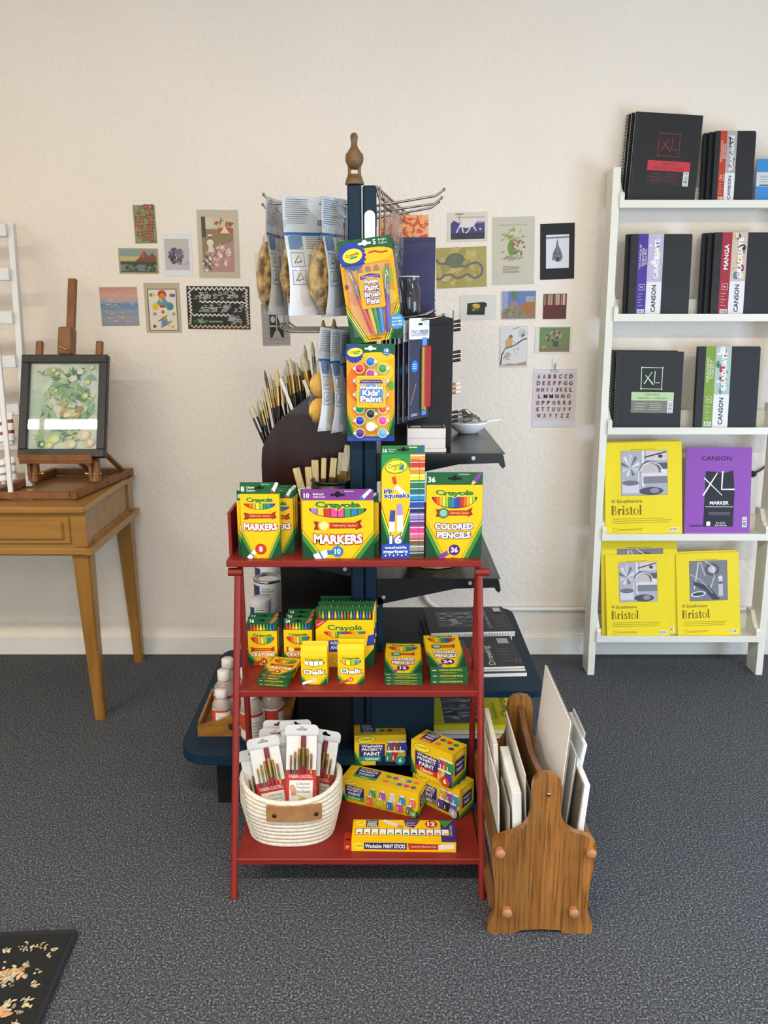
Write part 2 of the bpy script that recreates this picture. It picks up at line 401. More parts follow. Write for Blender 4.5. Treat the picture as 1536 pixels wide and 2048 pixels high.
# ------------------------------------------------------------ the room
RX0, RX1, RY0 = -3.2, 2.7, -3.6
def struct(name, mb): return tag(mb.build(name), kind='structure')
b = MB(WALLM); b.box(RX0, RX1, WALL, WALL + .1, 0, CEIL); struct('wall_back', b)
b = MB(WALLM); b.box(RX0 - .1, RX0, RY0, WALL, 0, CEIL); struct('wall_left', b)
b = MB(WALLM)
b.box(RX1, RX1 + .1, RY0, .2, 0, CEIL); b.box(RX1, RX1 + .1, 2.0, WALL, 0, CEIL); b.box(RX1, RX1 + .1, .2, 2.0, 0, .3); b.box(RX1, RX1 + .1, .2, 2.0, 1.55, CEIL); struct('wall_right', b)
b = MB(CARPET); b.box(RX0, RX1, RY0, WALL, -.05, 0); struct('floor', b)
b = MB(CEILM); b.box(RX0, RX1, RY0, WALL, CEIL, CEIL + .05); struct('ceiling', b)
b = MB(WALLM)
for x0, x1 in ((RX0, -2.3), (-.4, .4), (2.3, RX1)): b.box(x0, x1, RY0 - .1, RY0, 0, CEIL)
for x0, x1 in ((-2.3, -.4), (.4, 2.3)):
    b.box(x0, x1, RY0 - .1, RY0, 0, .3); b.box(x0, x1, RY0 - .1, RY0, 2.4, CEIL)
struct('wall_front', b)
for i, (x0, x1) in enumerate(((-2.3, -.4), (.4, 2.3))):
    b = MB(WHITE_TRIM); t = .05
    b.box(x0, x1, RY0 - .08, RY0 - .02, .3, .3 + t); b.box(x0, x1, RY0 - .08, RY0 - .02, 2.4 - t, 2.4)
    for x in (x0, (x0 + x1) / 2 - t / 2, x1 - t): b.box(x, x + t, RY0 - .08, RY0 - .02, .3 + t, 2.4 - t)
    w = struct('window_%d' % (i + 1), b)
    b = MB(GLASS); b.box(x0 + t, x1 - t, RY0 - .052, RY0 - .048, .3 + t, 2.4 - t); b.build('pane', w)
b = MB(WHITE_TRIM); b.box(RX0, RX1, WALL - .012, WALL, 0, .085, b=.003); struct('baseboard_back', b)
b = MB(WHITE_TRIM); t = .05
for z in (.3, 1.5): b.box(RX1 + .02, RX1 + .08, .2, 2.0, z, z + t)
for y in (.2, 1.075, 1.95): b.box(RX1 + .02, RX1 + .08, y, y + t, .35, 1.5)
w = struct('window_3', b)
b = MB(GLASS); b.box(RX1 + .048, RX1 + .052, .25, 1.95, .35, 1.5); b.build('pane', w)
# ceiling light panels
em, nt, bs = new_mat('lit_diffuser'); bs.inputs['Emission Color'].default_value = (1, .92, .8, 1); bs.inputs['Emission Strength'].default_value = 9.0
for x, y, sx, sy, p in PANELS:
    b = MB(WHITE_TRIM)
    b.box(x - sx / 2 - .03, x + sx / 2 + .03, y - sy / 2 - .03, y + sy / 2 + .03, CEIL - .02, CEIL)
    o = b.build('ceiling_light'); tag(o, 'long narrow ceiling strip light overhead', 'ceiling light', 'ceiling lights')
    b = MB(em); b.box(x - sx / 2, x + sx / 2, y - sy / 2, y + sy / 2, CEIL - .024, CEIL - .0205); b.build('diffuser', o)
# surface conduit along the back wall
b = MB(WHITE_TRIM)
p0 = AY(856, 1185, WALL - .016); zc = AY(1000, 1218, WALL - .016).z
xc = AY(905, 1210, WALL - .016).x
pts = [Vector((p0.x - .02, WALL - .016, p0.z + .5)), Vector((p0.x - .02, WALL - .016, p0.z + .03))]
for i in range(7):
    a = i / 6 * math.pi / 2
    pts.append(Vector((p0.x - .02 + .10 * (1 - math.cos(a)), WALL - .016, zc + .09 * (1 - math.sin(a)))))
pts.append(Vector((RX1 - .01, WALL - .016, zc)))
b.tube(pts, .0095, 10)
tag(b.build('wall_conduit'), 'white electrical conduit running along the wall just above the baseboard', 'conduit')
# black floral rug, near corner of the frame
RUGM = noise_mat('black_rug_pile', [(.3, '#0c0c0b'), (.7, '#191917')], nscale=180, rough=.95, bump=.6)
c0 = AZ(147, 1864, .012); c1 = AZ(70, 2048, .012)
dirv = (c1 - c0).normalized(); nrm = Vector((dirv.y, -dirv.x, 0))
rug = empty('floral_rug', (c0.x, c0.y, 0), math.atan2(-nrm.y, -nrm.x), 'black rug with scattered cream and orange flowers on the carpet', 'rug')
b = MB(RUGM); b.prism(rounded(-1.1, 0, -1.6, 0, .01), .012, axis='z'); 
rug_px = lambda px, py: rug.matrix_basis.inverted() @ AZ(px, py, .0125)
P = Panel(b, (0, 0, .0121), (1, 0, 0), (0, 1, 0)); P.EPS = .000009
rr = random.Random(3)
def petal(px, py, n, col, spread, size):
    for i in range(int(n * 1.0)):
        q = rug_px(px + rr.gauss(0, spread), py + rr.gauss(0, spread * .55))
        P.k += .15
        if q.x < -.02 and q.y < -.02: P.ell(q.x, q.y, size * rr.uniform(.3, .75), size * rr.uniform(.15, .38), C(col[rr.randrange(len(col))]), rr.uniform(0, 180), 9)
CR = ['#c9bb9c', '#b7a98c', '#8d866f', '#cdb98a']; OR = ['#b87c48', '#cf9a68', '#c9b9a6', '#8f8d92']; 
for px, py, n, c, sp, sz in [(22, 1948, 46, OR, 14, .013), (10, 1950, 30, CR, 20, .012), (52, 1932, 9, CR, 5, .012), (12, 1900, 8, CR, 4, .009), (52, 1894, 16, CR, 12, .008), (85, 1894, 10, CR, 7, .007), (108, 1900, 10, CR, 4, .010),
        (98, 1912, 5, CR, 3, .008), (78, 1945, 6, CR, 4, .007), (72, 1970, 9, CR, 5, .009), (56, 2000, 10, CR, 5, .008), (52, 2012, 8, CR, 4, .010), (10, 2012, 22, CR, 9, .011), (4, 2028, 14, OR, 7, .013), (40, 2025, 6, CR, 4, .009), (30, 2045, 8, CR, 5, .009), (15, 1965, 8, CR, 6, .008)]:
    petal(px, py, n, c, sp, sz)
b.build('pile', rug)
b = MB(M('#1d1d24', .9)); b.tube([(-1.1, .003, .007), (0, .003, .007), (.003, 0, .007), (.003, -1.6, .007)], .0075, 8)
b.build('bound_edge', rug)
# ------------------------------------------------------------ side desk (left)
DT = .80                                             # desk top height
desk = empty('side_table', (-1.0, 2.69, 0), R(0), 'honey maple side table with tapered legs and a drawer, easel standing on it', 'table')
b = MB(MAPLE); b.box(-1.2, .0, 0, .575, DT - .026, DT, b=.008); b.build('tabletop', desk)
b = MB(MAPLE); b.box(-1.2, -.012, .022, .036, .655, DT - .026); b.box(-1.2, -.012, .545, .56, .655, DT - .026); b.build('apron', desk)
b = MB(MAPLE); b.box(-.034, -.018, .036, .545, .655, DT - .026)
b.box(-.0185, -.012, .036, .075, .655, DT - .026); b.box(-.0185, -.012, .505, .545, .655, DT - .026); b.box(-.0185, -.012, .07, .51, .655, .668)
b.build('side_panel', desk)
b = MB(MAPLE); b.box(-1.205, .004, .006, .024, .628, .655, b=.006); b.box(-.016, .008, .004, .575, .628, .655, b=.004); b.build('moulding', desk)
b = MB(MAPLE); b.box(-.72, -.065, .014, .024, .668, .762, b=.003); b.box(-.70, -.085, .004, .016, .684, .750, b=.008); b.build('drawer', desk)
for lx, ly, sx, sy in ((-.012, .03, -1, 1), (-.012, .556, -1, -1), (-1.19, .03, 1, 1), (-1.19, .556, 1, -1)):
    b = MB(MAPLE_V); vs = []
    for z, w in ((0, .036), (.64, .062)):
        x0, x1 = sorted((lx, lx + sx * w)); y0, y1 = sorted((ly, ly + sy * w)); c = .006
        vs += [(x0 + c, y0, z), (x1 - c, y0, z), (x1, y0 + c, z), (x1, y1 - c, z), (x1 - c, y1, z), (x0 + c, y1, z), (x0, y1 - c, z), (x0, y0 + c, z)]
    b.add(vs, [(i, (i + 1) % 8, 8 + (i + 1) % 8, 8 + i) for i in range(8)] + [tuple(range(7, -1, -1)), tuple(range(8, 16))])
    b.build('leg', desk)

# ------------------------------------------------------------ table easel and framed picture
def beam(b, p0, p1, w, t, mat=None, up=(0, 0, 1), bev=0.002):
    """bar from p0 to p1, w wide along (dir x up), t thick along the third axis"""
    p0 = Vector(p0); p1 = Vector(p1); d = (p1 - p0); L = d.length; d.normalize()
    u = d.cross(Vector(up)).normalized(); v = u.cross(d)
    X = Matrix((u, d, v)).transposed().to_4x4(); X.translation = p0
    old = b.X; b.X = old @ X; b.box(-w / 2, w / 2, 0, L, -t / 2, t / 2, mat, b=bev); b.X = old
ez = DT + .016
fr0, fr1 = AZ(146, 992, ez), AZ(262, 942, ez)
fl0 = Vector((fr0.x - .30, fr0.y, ez)); fl1 = Vector((fr1.x - .30, fr1.y, ez))
easel = empty('table_easel', (fr0.x - .15, (fr0.y + fr1.y) / 2, DT), 0, 'oiled wooden table easel holding a black framed picture', 'easel')
E0 = Vector(easel.location)
def L(p): return Vector(p) - E0
b = MB(BEECH)
beam(b, L(fr0), L(fr1), .024, .026); beam(b, L(fl0), L(fl1), .024, .026)
beam(b, L(fl0 + Vector((-.02, .012, 0))), L(fr0 + Vector((-.012, .012, 0))), .02, .024)
beam(b, L(fl1 + Vector((.012, -.012, 0))), L(fr1 + Vector((-.012, -.012, 0))), .02, .024)
b.build('base_frame', easel)
for p in (fr0, fr1, fl0, fl1):
    b = MB(M('#4a2517', .7)); q = L(p); b.cyl((q.x, q.y + (.03 if p.y < 3 else -.03), -.0), (q.x, q.y + (.03 if p.y < 3 else -.03), .005), .012, n=12); b.build('foot', easel)
YB = 2.93; LEAN = R(20); lean = math.tan(LEAN)
def on_lean(x, z): return Vector((x, YB + (z - DT) * lean, z))
ur = AY(185, 935, YB).x; ul = AY(62, 935, YB).x; um = AY(124, 930, YB).x
zt = AY(202, 683, YB + .17).z
for x in (ul, ur):
    b = MB(BEECH); beam(b, L(on_lean(x, DT + .03)), L(on_lean(x, zt)), .026, .016, up=(0, 1, 0), bev=.004); b.build('upright', easel)
b = MB(BEECH); zm = AY(143, 558, YB + .26).z
beam(b, L(on_lean(um, DT + .10)), L(on_lean(um, zm)), .030, .018, up=(0, 1, 0)); b.build('mast', easel)
b = MB(BEECH); zc0 = AY(134, 712, YB + .15).z; zc1 = AY(134, 657, YB + .18).z
p0, p1 = L(on_lean(um, zc0)), L(on_lean(um, zc1)); o = Vector((-.004, -.022, 0)); beam(b, p0 + o, p1 + o, .052, .05, up=(0, 1, 0), bev=.005)
b.build('top_clamp', easel)
b = MB(BRASS); q = p0 + Vector((-.002, -.05, .03)); b.cyl(q, q + Vector((0, .02, 0)), .004, n=10); b.cyl(q + Vector((-.012, 0, .006)), q + Vector((.012, 0, -.006)), .0035, n=8); b.build('wing_screw', easel)
b = MB(BEECH); zt0 = AY(110, 926, YB - .02).z; zt1 = AY(110, 910, YB - .02).z
xl, xr = AY(33, 920, YB - .03).x, AY(180, 920, YB - .03).x
TY = YB + (zt0 - DT) * lean
b.box(xl - E0.x, xr - E0.x, TY - .056 - E0.y, TY - .004 - E0.y, zt0 - DT - .004, zt0 - DT + .005, b=.002); b.box(xl - E0.x, xr - E0.x, TY - .056 - E0.y, TY - .044 - E0.y, zt0 - DT + .004, zt1 - DT, b=.003); b.build('tray', easel)
for x in (ul, ur):
    b = MB(BEECH); q = L((x, TY - .012, DT)); zz = zt0 - DT
    b.box(q.x - .017, q.x - .006, q.y - .022, q.y + .006, .038, zz); b.box(q.x + .006, q.x + .017, q.y - .022, q.y + .006, .038, zz); b.build('pivot_bracket', easel)
    b = MB(BRASS); b.cyl((q.x - .024, q.y - .010, .062), (q.x + .024, q.y - .010, .062), .004, n=10); b.ball((q.x + (.03 if x == ul else -.03), q.y - .01, .062), .008, .004, .006); b.build('wing_nut', easel)
for x in (um + .01, ur + .03):
    b = MB(BEECH); beam(b, L((x, fr1.y - .05, ez + .01)), L(on_lean(x - .04, DT + .17)), .018, .012, up=(0, 1, 0)); b.build('strut', easel)

# framed picture leaning on the easel
bl = AY(33, 924, YB + .002)
fw = (AY(207, 928, YB).x - bl.x); fz0 = zt0 + .016; fh = (AY(128, 709, YB + .130).z - fz0) / math.cos(LEAN)
pic = empty('framed_picture', ((AY(33, 924, YB).x + AY(207, 928, YB).x) / 2, TY - .030, fz0), 0, 'black framed painting of a bird among green leaves, on the easel', 'picture', rot=(-LEAN, 0, R(0)))
b = MB(M('#0c0d0f', .45)); t = .030; m = fw * .095; w2 = fw / 2
for x0, x1, z0, z1 in ((-w2, w2, 0, m), (-w2, w2, fh - m, fh), (-w2, -w2 + m, m, fh - m), (w2 - m, w2, m, fh - m)):
    b.box(x0, x1, 0, t, z0, z1, b=.002)
b.build('frame', pic)
ART1 = noise_mat('watercolour_paper', [(.25, '#c9d0c0'), (.45, '#dcdcd2'), (.6, '#bccabb'), (.8, '#d2d3c4')], nscale=9, detail=5, rough=.7, dist=1.2)
b = MB(ART1); b.box(-w2 + m, w2 - m, .0185, .024, m, fh - m)
iw, ih = fw - 2 * m, fh - 2 * m
P = Panel(b, (-w2 + m, .0184, m), (1, 0, 0), (0, 0, 1)); P.EPS = .000016; ar = random.Random(5)
GR = ['#7f9c84', '#9db58e', '#5f8670', '#b9c79a', '#86a99b', '#a9bda0', '#4e7566', '#c9cf9c', '#93ad7c']
def leaf(x, y, l, w, a, col):
    pts = []
    for i in range(7): q = i / 6; pts.append((l * q, w * math.sin(math.pi * q ** .8)))
    for i in range(5, 0, -1): q = i / 6; pts.append((l * q, -w * math.sin(math.pi * q ** .8)))
    c, s = math.cos(R(a)), math.sin(R(a)); P.k += .12
    P.poly([(x + u * c - v * s, y + u * s + v * c) for u, v in pts], C(col))
def inside(x, y): return .03 < x / iw < .97 and .03 < y / ih < .97
for k in range(46):
    cx, cy = ar.uniform(.12, .92) * iw, ar.uniform(.08, .95) * ih
    a0 = ar.uniform(0, 360); col = GR[ar.randrange(len(GR))]
    for j in range(9):
        a = a0 + j * 22; l = iw * ar.uniform(.09, .17)
        if inside(cx + l * math.cos(R(a)), cy + l * math.sin(R(a))): leaf(cx, cy, l, l * .12, a, col if j % 3 else GR[ar.randrange(len(GR))])
for x, y, r_, c_ in ((.32, .92, .05, '#b5bf7a'), (.38, .88, .045, '#a9b66e'), (.88, .95, .04, '#b9c684'), (.37, .68, .04, '#a3b875'), (.83, .78, .04, '#d6cf6e'), (.80, .62, .05, '#cfc95e'), (.72, .9, .05, '#e3dcc8'), (.62, .82, .06, '#ddd6c4'),
                     (.80, .17, .09, '#e0c9b4'), (.88, .08, .08, '#dcb9a0'), (.62, .06, .08, '#d9c8a8'), (.38, .12, .08, '#d5d686'), (.30, .05, .07, '#c3cb70'), (.2, .06, .06, '#5e7a5e')):
    P.k += .5; P.ell(x * iw, y * ih, r_ * iw, r_ * iw * .8, C(c_), 20)
    P.ell(x * iw + .2 * r_ * iw, y * ih, r_ * iw * .5, r_ * iw * .4, C('#e4dfc6'), 40)
# the bird, seen from its side
P.k += 2
P.ell(.60 * iw, .415 * ih, .155 * iw, .062 * ih, C('#b49a6c'), -4); P.ell(.62 * iw, .42 * ih, .11 * iw, .04 * ih, C('#d9c8a0'), 8); P.ell(.72 * iw, .46 * ih, .07 * iw, .03 * ih, C('#a88c5c'), 35)
P.bar(.49 * iw, .44 * ih, .50 * iw, .51 * ih, .05 * iw, C('#c2a878')); P.ell(.50 * iw, .525 * ih, .05 * iw, .026 * ih, C('#c8ad78')); P.poly([(.45 * iw, .53 * ih), (.385 * iw, .515 * ih), (.455 * iw, .51 * ih)], C('#c9a04a')); P.ell(.49 * iw, .53 * ih, .007 * iw, .005 * ih, C('#2a241c'))
P.ell(.55 * iw, .395 * ih, .05 * iw, .02 * ih, C('#efe4c8'), 20); P.bar(.56 * iw, .36 * ih, .57 * iw, .33 * ih, .012 * iw, C('#8a6a3c')); P.bar(.63 * iw, .36 * ih, .63 * iw, .33 * ih, .012 * iw, C('#8a6a3c'))
b.build('painting', pic)
b = MB(GLASS); b.box(-w2 + m, w2 - m, .0060, .0075, m, fh - m); b.build('glass', pic)

# ------------------------------------------------------------ white paint rack, left edge of the frame
rk = AY(60, 940, 3.02)
rack = empty('paint_rack', (rk.x, 3.0, DT), R(12), 'tall white slatted paint rack standing on the side table', 'rack')
WR = M('#dcdbd9', .4)
rh = AY(24, 446, 3.14).z - DT
def RY(z): return .02 + z * .16
b = MB(WR); beam(b, (0, RY(0), 0), (0, RY(rh), rh), .022, .05, up=(0, 1, 0)); b.build('side_rail', rack)
b = MB(WR); beam(b, (-.52, RY(0), 0), (-.52, RY(rh), rh), .022, .05, up=(0, 1, 0)); b.build('side_rail', rack)
for k, py in enumerate((458, 548, 635, 722, 815, 880)):
    z = AY(20, py, 3.08).z - DT
    b = MB(WR); b.box(-.51, -.011, RY(z) - .045, RY(z) - .033, z - .022, z + .022, b=.002); b.box(-.51, -.011, RY(z) - .034, RY(z) + .02, z - .022, z - .014); b.build('ledge', rack)
b = MB(WR); q0, q1 = AY(0, 700, 2.86), AY(20, 972, 2.80); wi = (Matrix.Translation((rk.x, 3.0, DT)) @ Matrix.Rotation(R(12), 4, 'Z')).inverted()
beam(b, wi @ Vector((q1.x, q1.y, DT + .004)), wi @ q0 + Vector((-.01, .02, .03)), .016, .016, up=(0, 1, 0)); b.build('strut', rack)
# paint tubes lying in its ledges
TUBE_L = [('white paint tube with a mustard band, upper ledge of white rack', '#c9b23c', 2, 748, 800), ('white paint tube with a dark red band, middle ledge of white rack', '#7c2430', 8, 832, 890),
          ('white paint tube with two dark red loops, right of its row on the rack', '#7c2430', 22, 826, 888), ('white paint tube with grey print at the foot of the rack', '#8b8b88', 8, 920, 968), ('white paint tube with grey circle at the foot of the rack, rightmost', '#9a9a96', 26, 915, 966),
          ]
for lab, col, px, py0, py1 in TUBE_L:
    Yt = 2.98; p0 = AY(px, py1, Yt); p1 = AY(px - 4, py0, Yt + .03)
    t = MB(M('#e4e2de', .3)); hgt = (p1 - p0).length
    t.tube([(0, 0, 0), (0, 0, .012)], .009, 10)
    vs = []; n = 14
    for j in range(9):
        q = j / 8; ry = .017 * (1 - q) + .002; rx = .017 * (1 - q) + .021 * q
        vs += [(rx * math.cos(2 * math.pi * i / n), ry * math.sin(2 * math.pi * i / n), .012 + q * (hgt - .012)) for i in range(n)]
    bandc = M(col, .35)
    for j in range(8):
        t.add(vs[j * n:(j + 2) * n], [(i, (i + 1) % n, n + (i + 1) % n, n + i) for i in range(n)], bandc if j in (2, 5) else None, True)
    t.add(vs[-n:], [tuple(range(n))])
    o = t.build('paint_tube', loc=p0); o.rotation_euler = (R(-10), R(-5), R(10)); tag(o, lab, 'paint tube', 'paint tubes in the white rack')

# ------------------------------------------------------------ ivory ladder shelf (right)
LX0, LX1 = .825, 1.533; LB = 3.092; LS = (3.19 - LB) / 1.94
ladder = empty('ladder_shelf', ((LX0 + LX1) / 2, LB, 0), 0, 'ivory painted ladder bookshelf leaning against the wall, holding pads and sketchbooks', 'shelf')
wx = (LX1 - LX0) / 2
for sx in (-1, 1):
    b = MB(IVORY); x0 = -wx if sx < 0 else wx - .027; zt = 1.935
    b.prism([(0, 0), (.088, 0), (LS * zt + .088, zt), (LS * zt, zt)], .027, axis='x', o=x0); b.build('rail', ladder)
SH = []
for k, (py, ) in enumerate(((413,), (640,), (866,), (1078,), (1281,))):
    Y = LB + LS * (1.9 - k * .42) - .0
    z = AY(1235, py, Y - .005).z
    sh = empty('ladder_tier', (0, Y - LB, z)); sh.parent = ladder
    xi = wx - .027
    b = MB(IVORY); b.box(-xi + .0161, xi - .0161, -.008, .0995, -.0, .013); b.box(-xi + .0161, xi - .0161, -.0115, -.0081, -.0045, .022)
    b.build('board', sh)
    sh.name = 'tier'
    for sx in (-1, 1):
        b = MB(IVORY); h = .05
        out = [(-.012, -.005), (.10, -.005), (.10, .105), (.06, .105), (.035, .07), (.01, h), (-.004, h), (-.012, h - .01)]
        b.prism(out, .016, axis='x', o=(-xi if sx < 0 else xi - .016)); b.build('end_cheek', sh)
    b = MB(IVORY); b.box(-xi + .016, xi - .016, .088, .10, .013, .075); b.build('back_rail', sh)
    SH.append((Y, z + .013))

# ------------------------------------------------------------ red A-frame stand
SX0, SX1 = -.381, .249; scx = (SX0 + SX1) / 2
stand = empty('red_display_stand', (scx, 1.80, 0), 0, 'red metal three-tier folding stand loaded with art supplies', 'display stand')
S0 = Vector(stand.location); hw = (SX1 - SX0) / 2
T0, T1, T2 = .095, .495, .823                        # tier top heights
def fleg(z): return 1.797 + (2.06 - 1.797) * z / .80
for sx in (-1, 1):
    x = sx * hw
    b = MB(RED); pts = [(x, 1.797 - 1.80, 0), (x, fleg(.70) - 1.80, .70)]
    for i in range(1, 7):
        a = i / 6 * R(100); pts.append((x, fleg(.70) - 1.80 + .028 + .05 * math.sin(a) * .6, .70 + .075 * math.sin(a)))
    b.tube([pts[0], (x, fleg(.35) - 1.8, .35), pts[1], (x, fleg(.78) - 1.8, .775)], .0092, 12); b.build('front_leg', stand)
    b = MB(RED); b.tube([(x - sx * .002, 2.075 - 1.8, .79), (x - sx * .002, 2.092 - 1.8, .40), (x - sx * .002, 2.115 - 1.8, 0)], .0088, 10); b.build('rear_leg', stand)
    b = MB(RED); b.cyl((x - sx * .012, 2.052 - 1.8, .786), (x + sx * .024, 2.052 - 1.8, .786), .011, n=14); b.build('pivot_rod', stand)
def tier(y0, y1, z, x0, x1, t=.017):
    b = MB(RED); b.box(x0, x1, y0 - 1.8, y1 - 1.8, z - t, z, b=.002); return b.build('tier', stand)
tier(1.822, 2.128, T0, -hw + .004, hw - .004); tier(1.955, 2.235, T1, -hw + .004, hw - .004)
tier(2.03, 2.20, T2, -.406 - scx, .251 - scx)
b = MB(RED); b.box(-.404 - scx, .249 - scx, 2.188 - 1.8, 2.20 - 1.8, T2, T2 + .115, b=.002); b.box(-.406 - scx, -.398 - scx, 2.08 - 1.8, 2.19 - 1.8, T2, T2 + .115); b.build('back_board', stand)

# ------------------------------------------------------------ oak rack for canvases (right of the red stand)
KX, KY0, KY1 = .373, 1.675, 2.082
krack = empty('canvas_rack', (KX, KY0, 0), 0, 'oak two-bay rack with shaped ends, full of boards and canvases', 'rack')
half = [(0, .004), (.055, .0), (.07, -.002), (.085, .004)]
def end_outline():
    pts = [(.0, .012), (.045, .010), (.062, .0), (.122, .0), (.126, .008), (.124, .03), (.114, .05), (.109, .075), (.111, .12), (.118, .18), (.122, .225), (.120, .248), (.109, .261), (.09, .269), (.068, .277), (.05, .290), (.039, .308), (.034, .33), (.034, .395), (.030, .413), (.02, .424), (0, .428)]
    pts = [(x, z) for x, z in pts]
    return [(-x, z) for x, z in pts[::-1]][0:-1] + pts[0:]
EO = end_outline(); EO = EO[:-1]
for y0, nm in ((0, 'front_panel'), (KY1 - KY0 - .019, 'rear_panel')):
    b = MB(OAK); b.prism(EO, .019, axis='y', o=y0); fp = b.build(nm, krack)
    if nm == 'front_panel':
        for x, z in ((-.104, .229), (.107, .229), (-.082, .067), (.076, .067)):
            b = MB(M('#a9714a', .45)); b.cyl((x, -.012, z), (x, .002, z), .0105, n=16); b.ball((x, -.012, z), .0125, .008, .0125); b.build('peg', fp)
        b = MB(STEEL); b.ball((.003, -.001, .378), .0055, .004, .0055); b.cyl((.003, -.008, .378), (.003, 0, .378), .002, n=8); b.build('screw', fp)
b = MB(OAK_D); d = KY1 - KY0
b.prism([(.019, .30), (d - .019, .30), (d - .019, .40), (d * .75, .375), (d * .5, .36), (d * .3, .375), (.019, .395)], .014, axis='x', o=-.007); b.box(-.0068, .0068, .019, d - .019, .02, .30); b.build('divider', krack)
for x in (-.112, .112):
    for z in (.229, .067):
        b = MB(OAK_D); b.cyl((x, .018, z), (x, d - .018, z), .011, n=12); b.build('side_dowel', krack)
b = MB(OAK_D); b.box(-.10, .10, .019, d - .019, .018, .03); b.build('bottom_board', krack)
# boards and canvases standing in it
def slab(name, x, t, y0, y1, z0, h, lx, mat, lab, cat, edge=None, grp=None, ly=0.0):
    b = MB(mat); b.box(-t / 2, t / 2, 0, y1 - y0, 0, h, b=min(.0015, t * .2))
    if edge: b.box(-t / 2 - .0004, t / 2 - t * .8, -.0004, y1 - y0 + .0004, -.0, h + .0004, edge)
    o = b.build(name, loc=(KX + x, y0, z0)); o.rotation_euler = (ly, lx, 0); return tag(o, lab, cat, grp)
G1 = 'boards and canvases in the oak rack'
slab('canvas_board', .024, .006, KY0 + .05, KY0 + .36, .032, .50, R(4.0), BOARD, 'tallest canvas panel, grey back, just right of the rack divider', 'canvas', M('#efefed', .7), G1)
slab('canvas_board', .052, .005, KY0 + .08, KY0 + .30, .032, .40, R(4.5), BOARD, 'second canvas panel right of the divider, white edged, lower than the tallest', 'canvas', M('#efefed', .7), G1)
slab('stretched_canvas', .076, .017, KY0 + .04, KY0 + .26, .032, .345, R(4), CANVAS, 'thick white stretched canvas in the right bay with wrapped edges', 'canvas', BOARD, G1)
slab('stretched_canvas', .084, .010, KY0 + .20, KY0 + .37, .032, .36, R(8), CANVAS, 'white canvas leaning out at the far right of the rack', 'canvas', None, G1)
slab('canvas_board', .094, .004, KY0 + .23, KY0 + .36, .032, .375, R(7), BOARD, 'thin canvas panel behind the thick canvas, right bay of the rack', 'canvas', M('#efefed', .7), G1)
slab('canvas_board', -.090, .004, KY0 + .05, KY0 + .34, .032, .33, R(-2.5), M('#d9d8d2', .7), 'thin white panel outermost on the left bay of the oak rack', 'canvas', None, G1)
slab('paper_pad', -.074, .012, KY0 + .17, KY0 + .36, .032, .375, R(-3.5), M('#cfccc2', .8), 'cream pad on the left bay of the rack, edge up, tallest there', 'pad', None, G1)
slab('canvas_board', -.068, .004, KY0 + .03, KY0 + .16, .032, .29, R(-2.5), M('#a59c8c', .8), 'short grey panel near the front of the oak rack, left bay', 'canvas', None, G1)
slab('stretched_canvas', -.047, .022, KY0 + .03, KY0 + .24, .032, .33, R(-3), CANVAS, 'thick white block canvas in the middle of the left bay', 'canvas', None, G1)
slab('canvas_board', -.024, .004, KY0 + .05, KY0 + .36, .032, .365, R(-3), M('#d5d2c8', .7), 'tall thin panel leaning beside the divider in the left bay of the oak rack', 'canvas', None, G1)
slab('canvas_board', -.016, .003, KY0 + .04, KY0 + .22, .032, .30, R(-1.5), M('#8d8474', .8), 'thin brownish panel touching the oak rack divider, left bay', 'canvas', None, G1)

# ------------------------------------------------------------ navy gondola display with black perforated shelves
GX = -.055; GY0, GY1 = 2.20, 2.92
gond = empty('gondola_display', (GX, GY0, 0), 0, 'navy and black two-sided gondola display with wire hooks and metal shelves', 'display rack')
def GL(p): return Vector(p) - Vector((GX, GY0, 0))
b = MB(BLACKP); b.box(-.50 - GX, .39 - GX, .01, .60, 0, .165); b.build('plinth', gond)
b = MB(BLUEP); b.prism(rounded(-.600 - GX, .455 - GX, -.06, .70, (.05, .06, .06, .09)), .03, axis='z', o=.168); b.build('lower_deck', gond)
b = MB(BLACKP); b.box(-.25 - GX, .02, .02, .60, .198, .40); b.build('core_box', gond)
b = MB(BLUEP); b.box(.02, .20, -.02, .56, .198, .383); b.build('deck_support', gond)
b = MB(BLUEP); b.prism(rounded(.008, .455 - GX, -.06, .60, (.03, .06, 0, 0)), .02, axis='z', o=.383); b.build('upper_deck', gond)
b = MB(M('#23262a', .4)); b.prism(rounded(-.47 - GX, -.01, .26, .62, (0, 0, .09, .09)), .02, axis='z', o=.383); b.build('side_deck', gond)
for x0, x1 in ((-.037, -.002), (.0015, .036)):
    b = MB(BLUEP); zt = 1.752
    b.box(x0, x1, 0, .03, .2, zt - (0.0 if x0 < 0 else .003), b=.004); po = b.build('post', gond)
b = MB(BLUEP); b.box(.038, .052, .0, .03, .2, .66); b.build('side_strip', gond)
for z0, z1 in ((1.42, 1.69), (1.30, 1.345)):
    b = MB(M('#edeef0', .35)); pts = rounded(.006, .0325, z0, z1, (.0, .013, .013, .0), 6); b.prism(pts, .0012, axis='y', o=-.0012); b.build('label_strip', gond)
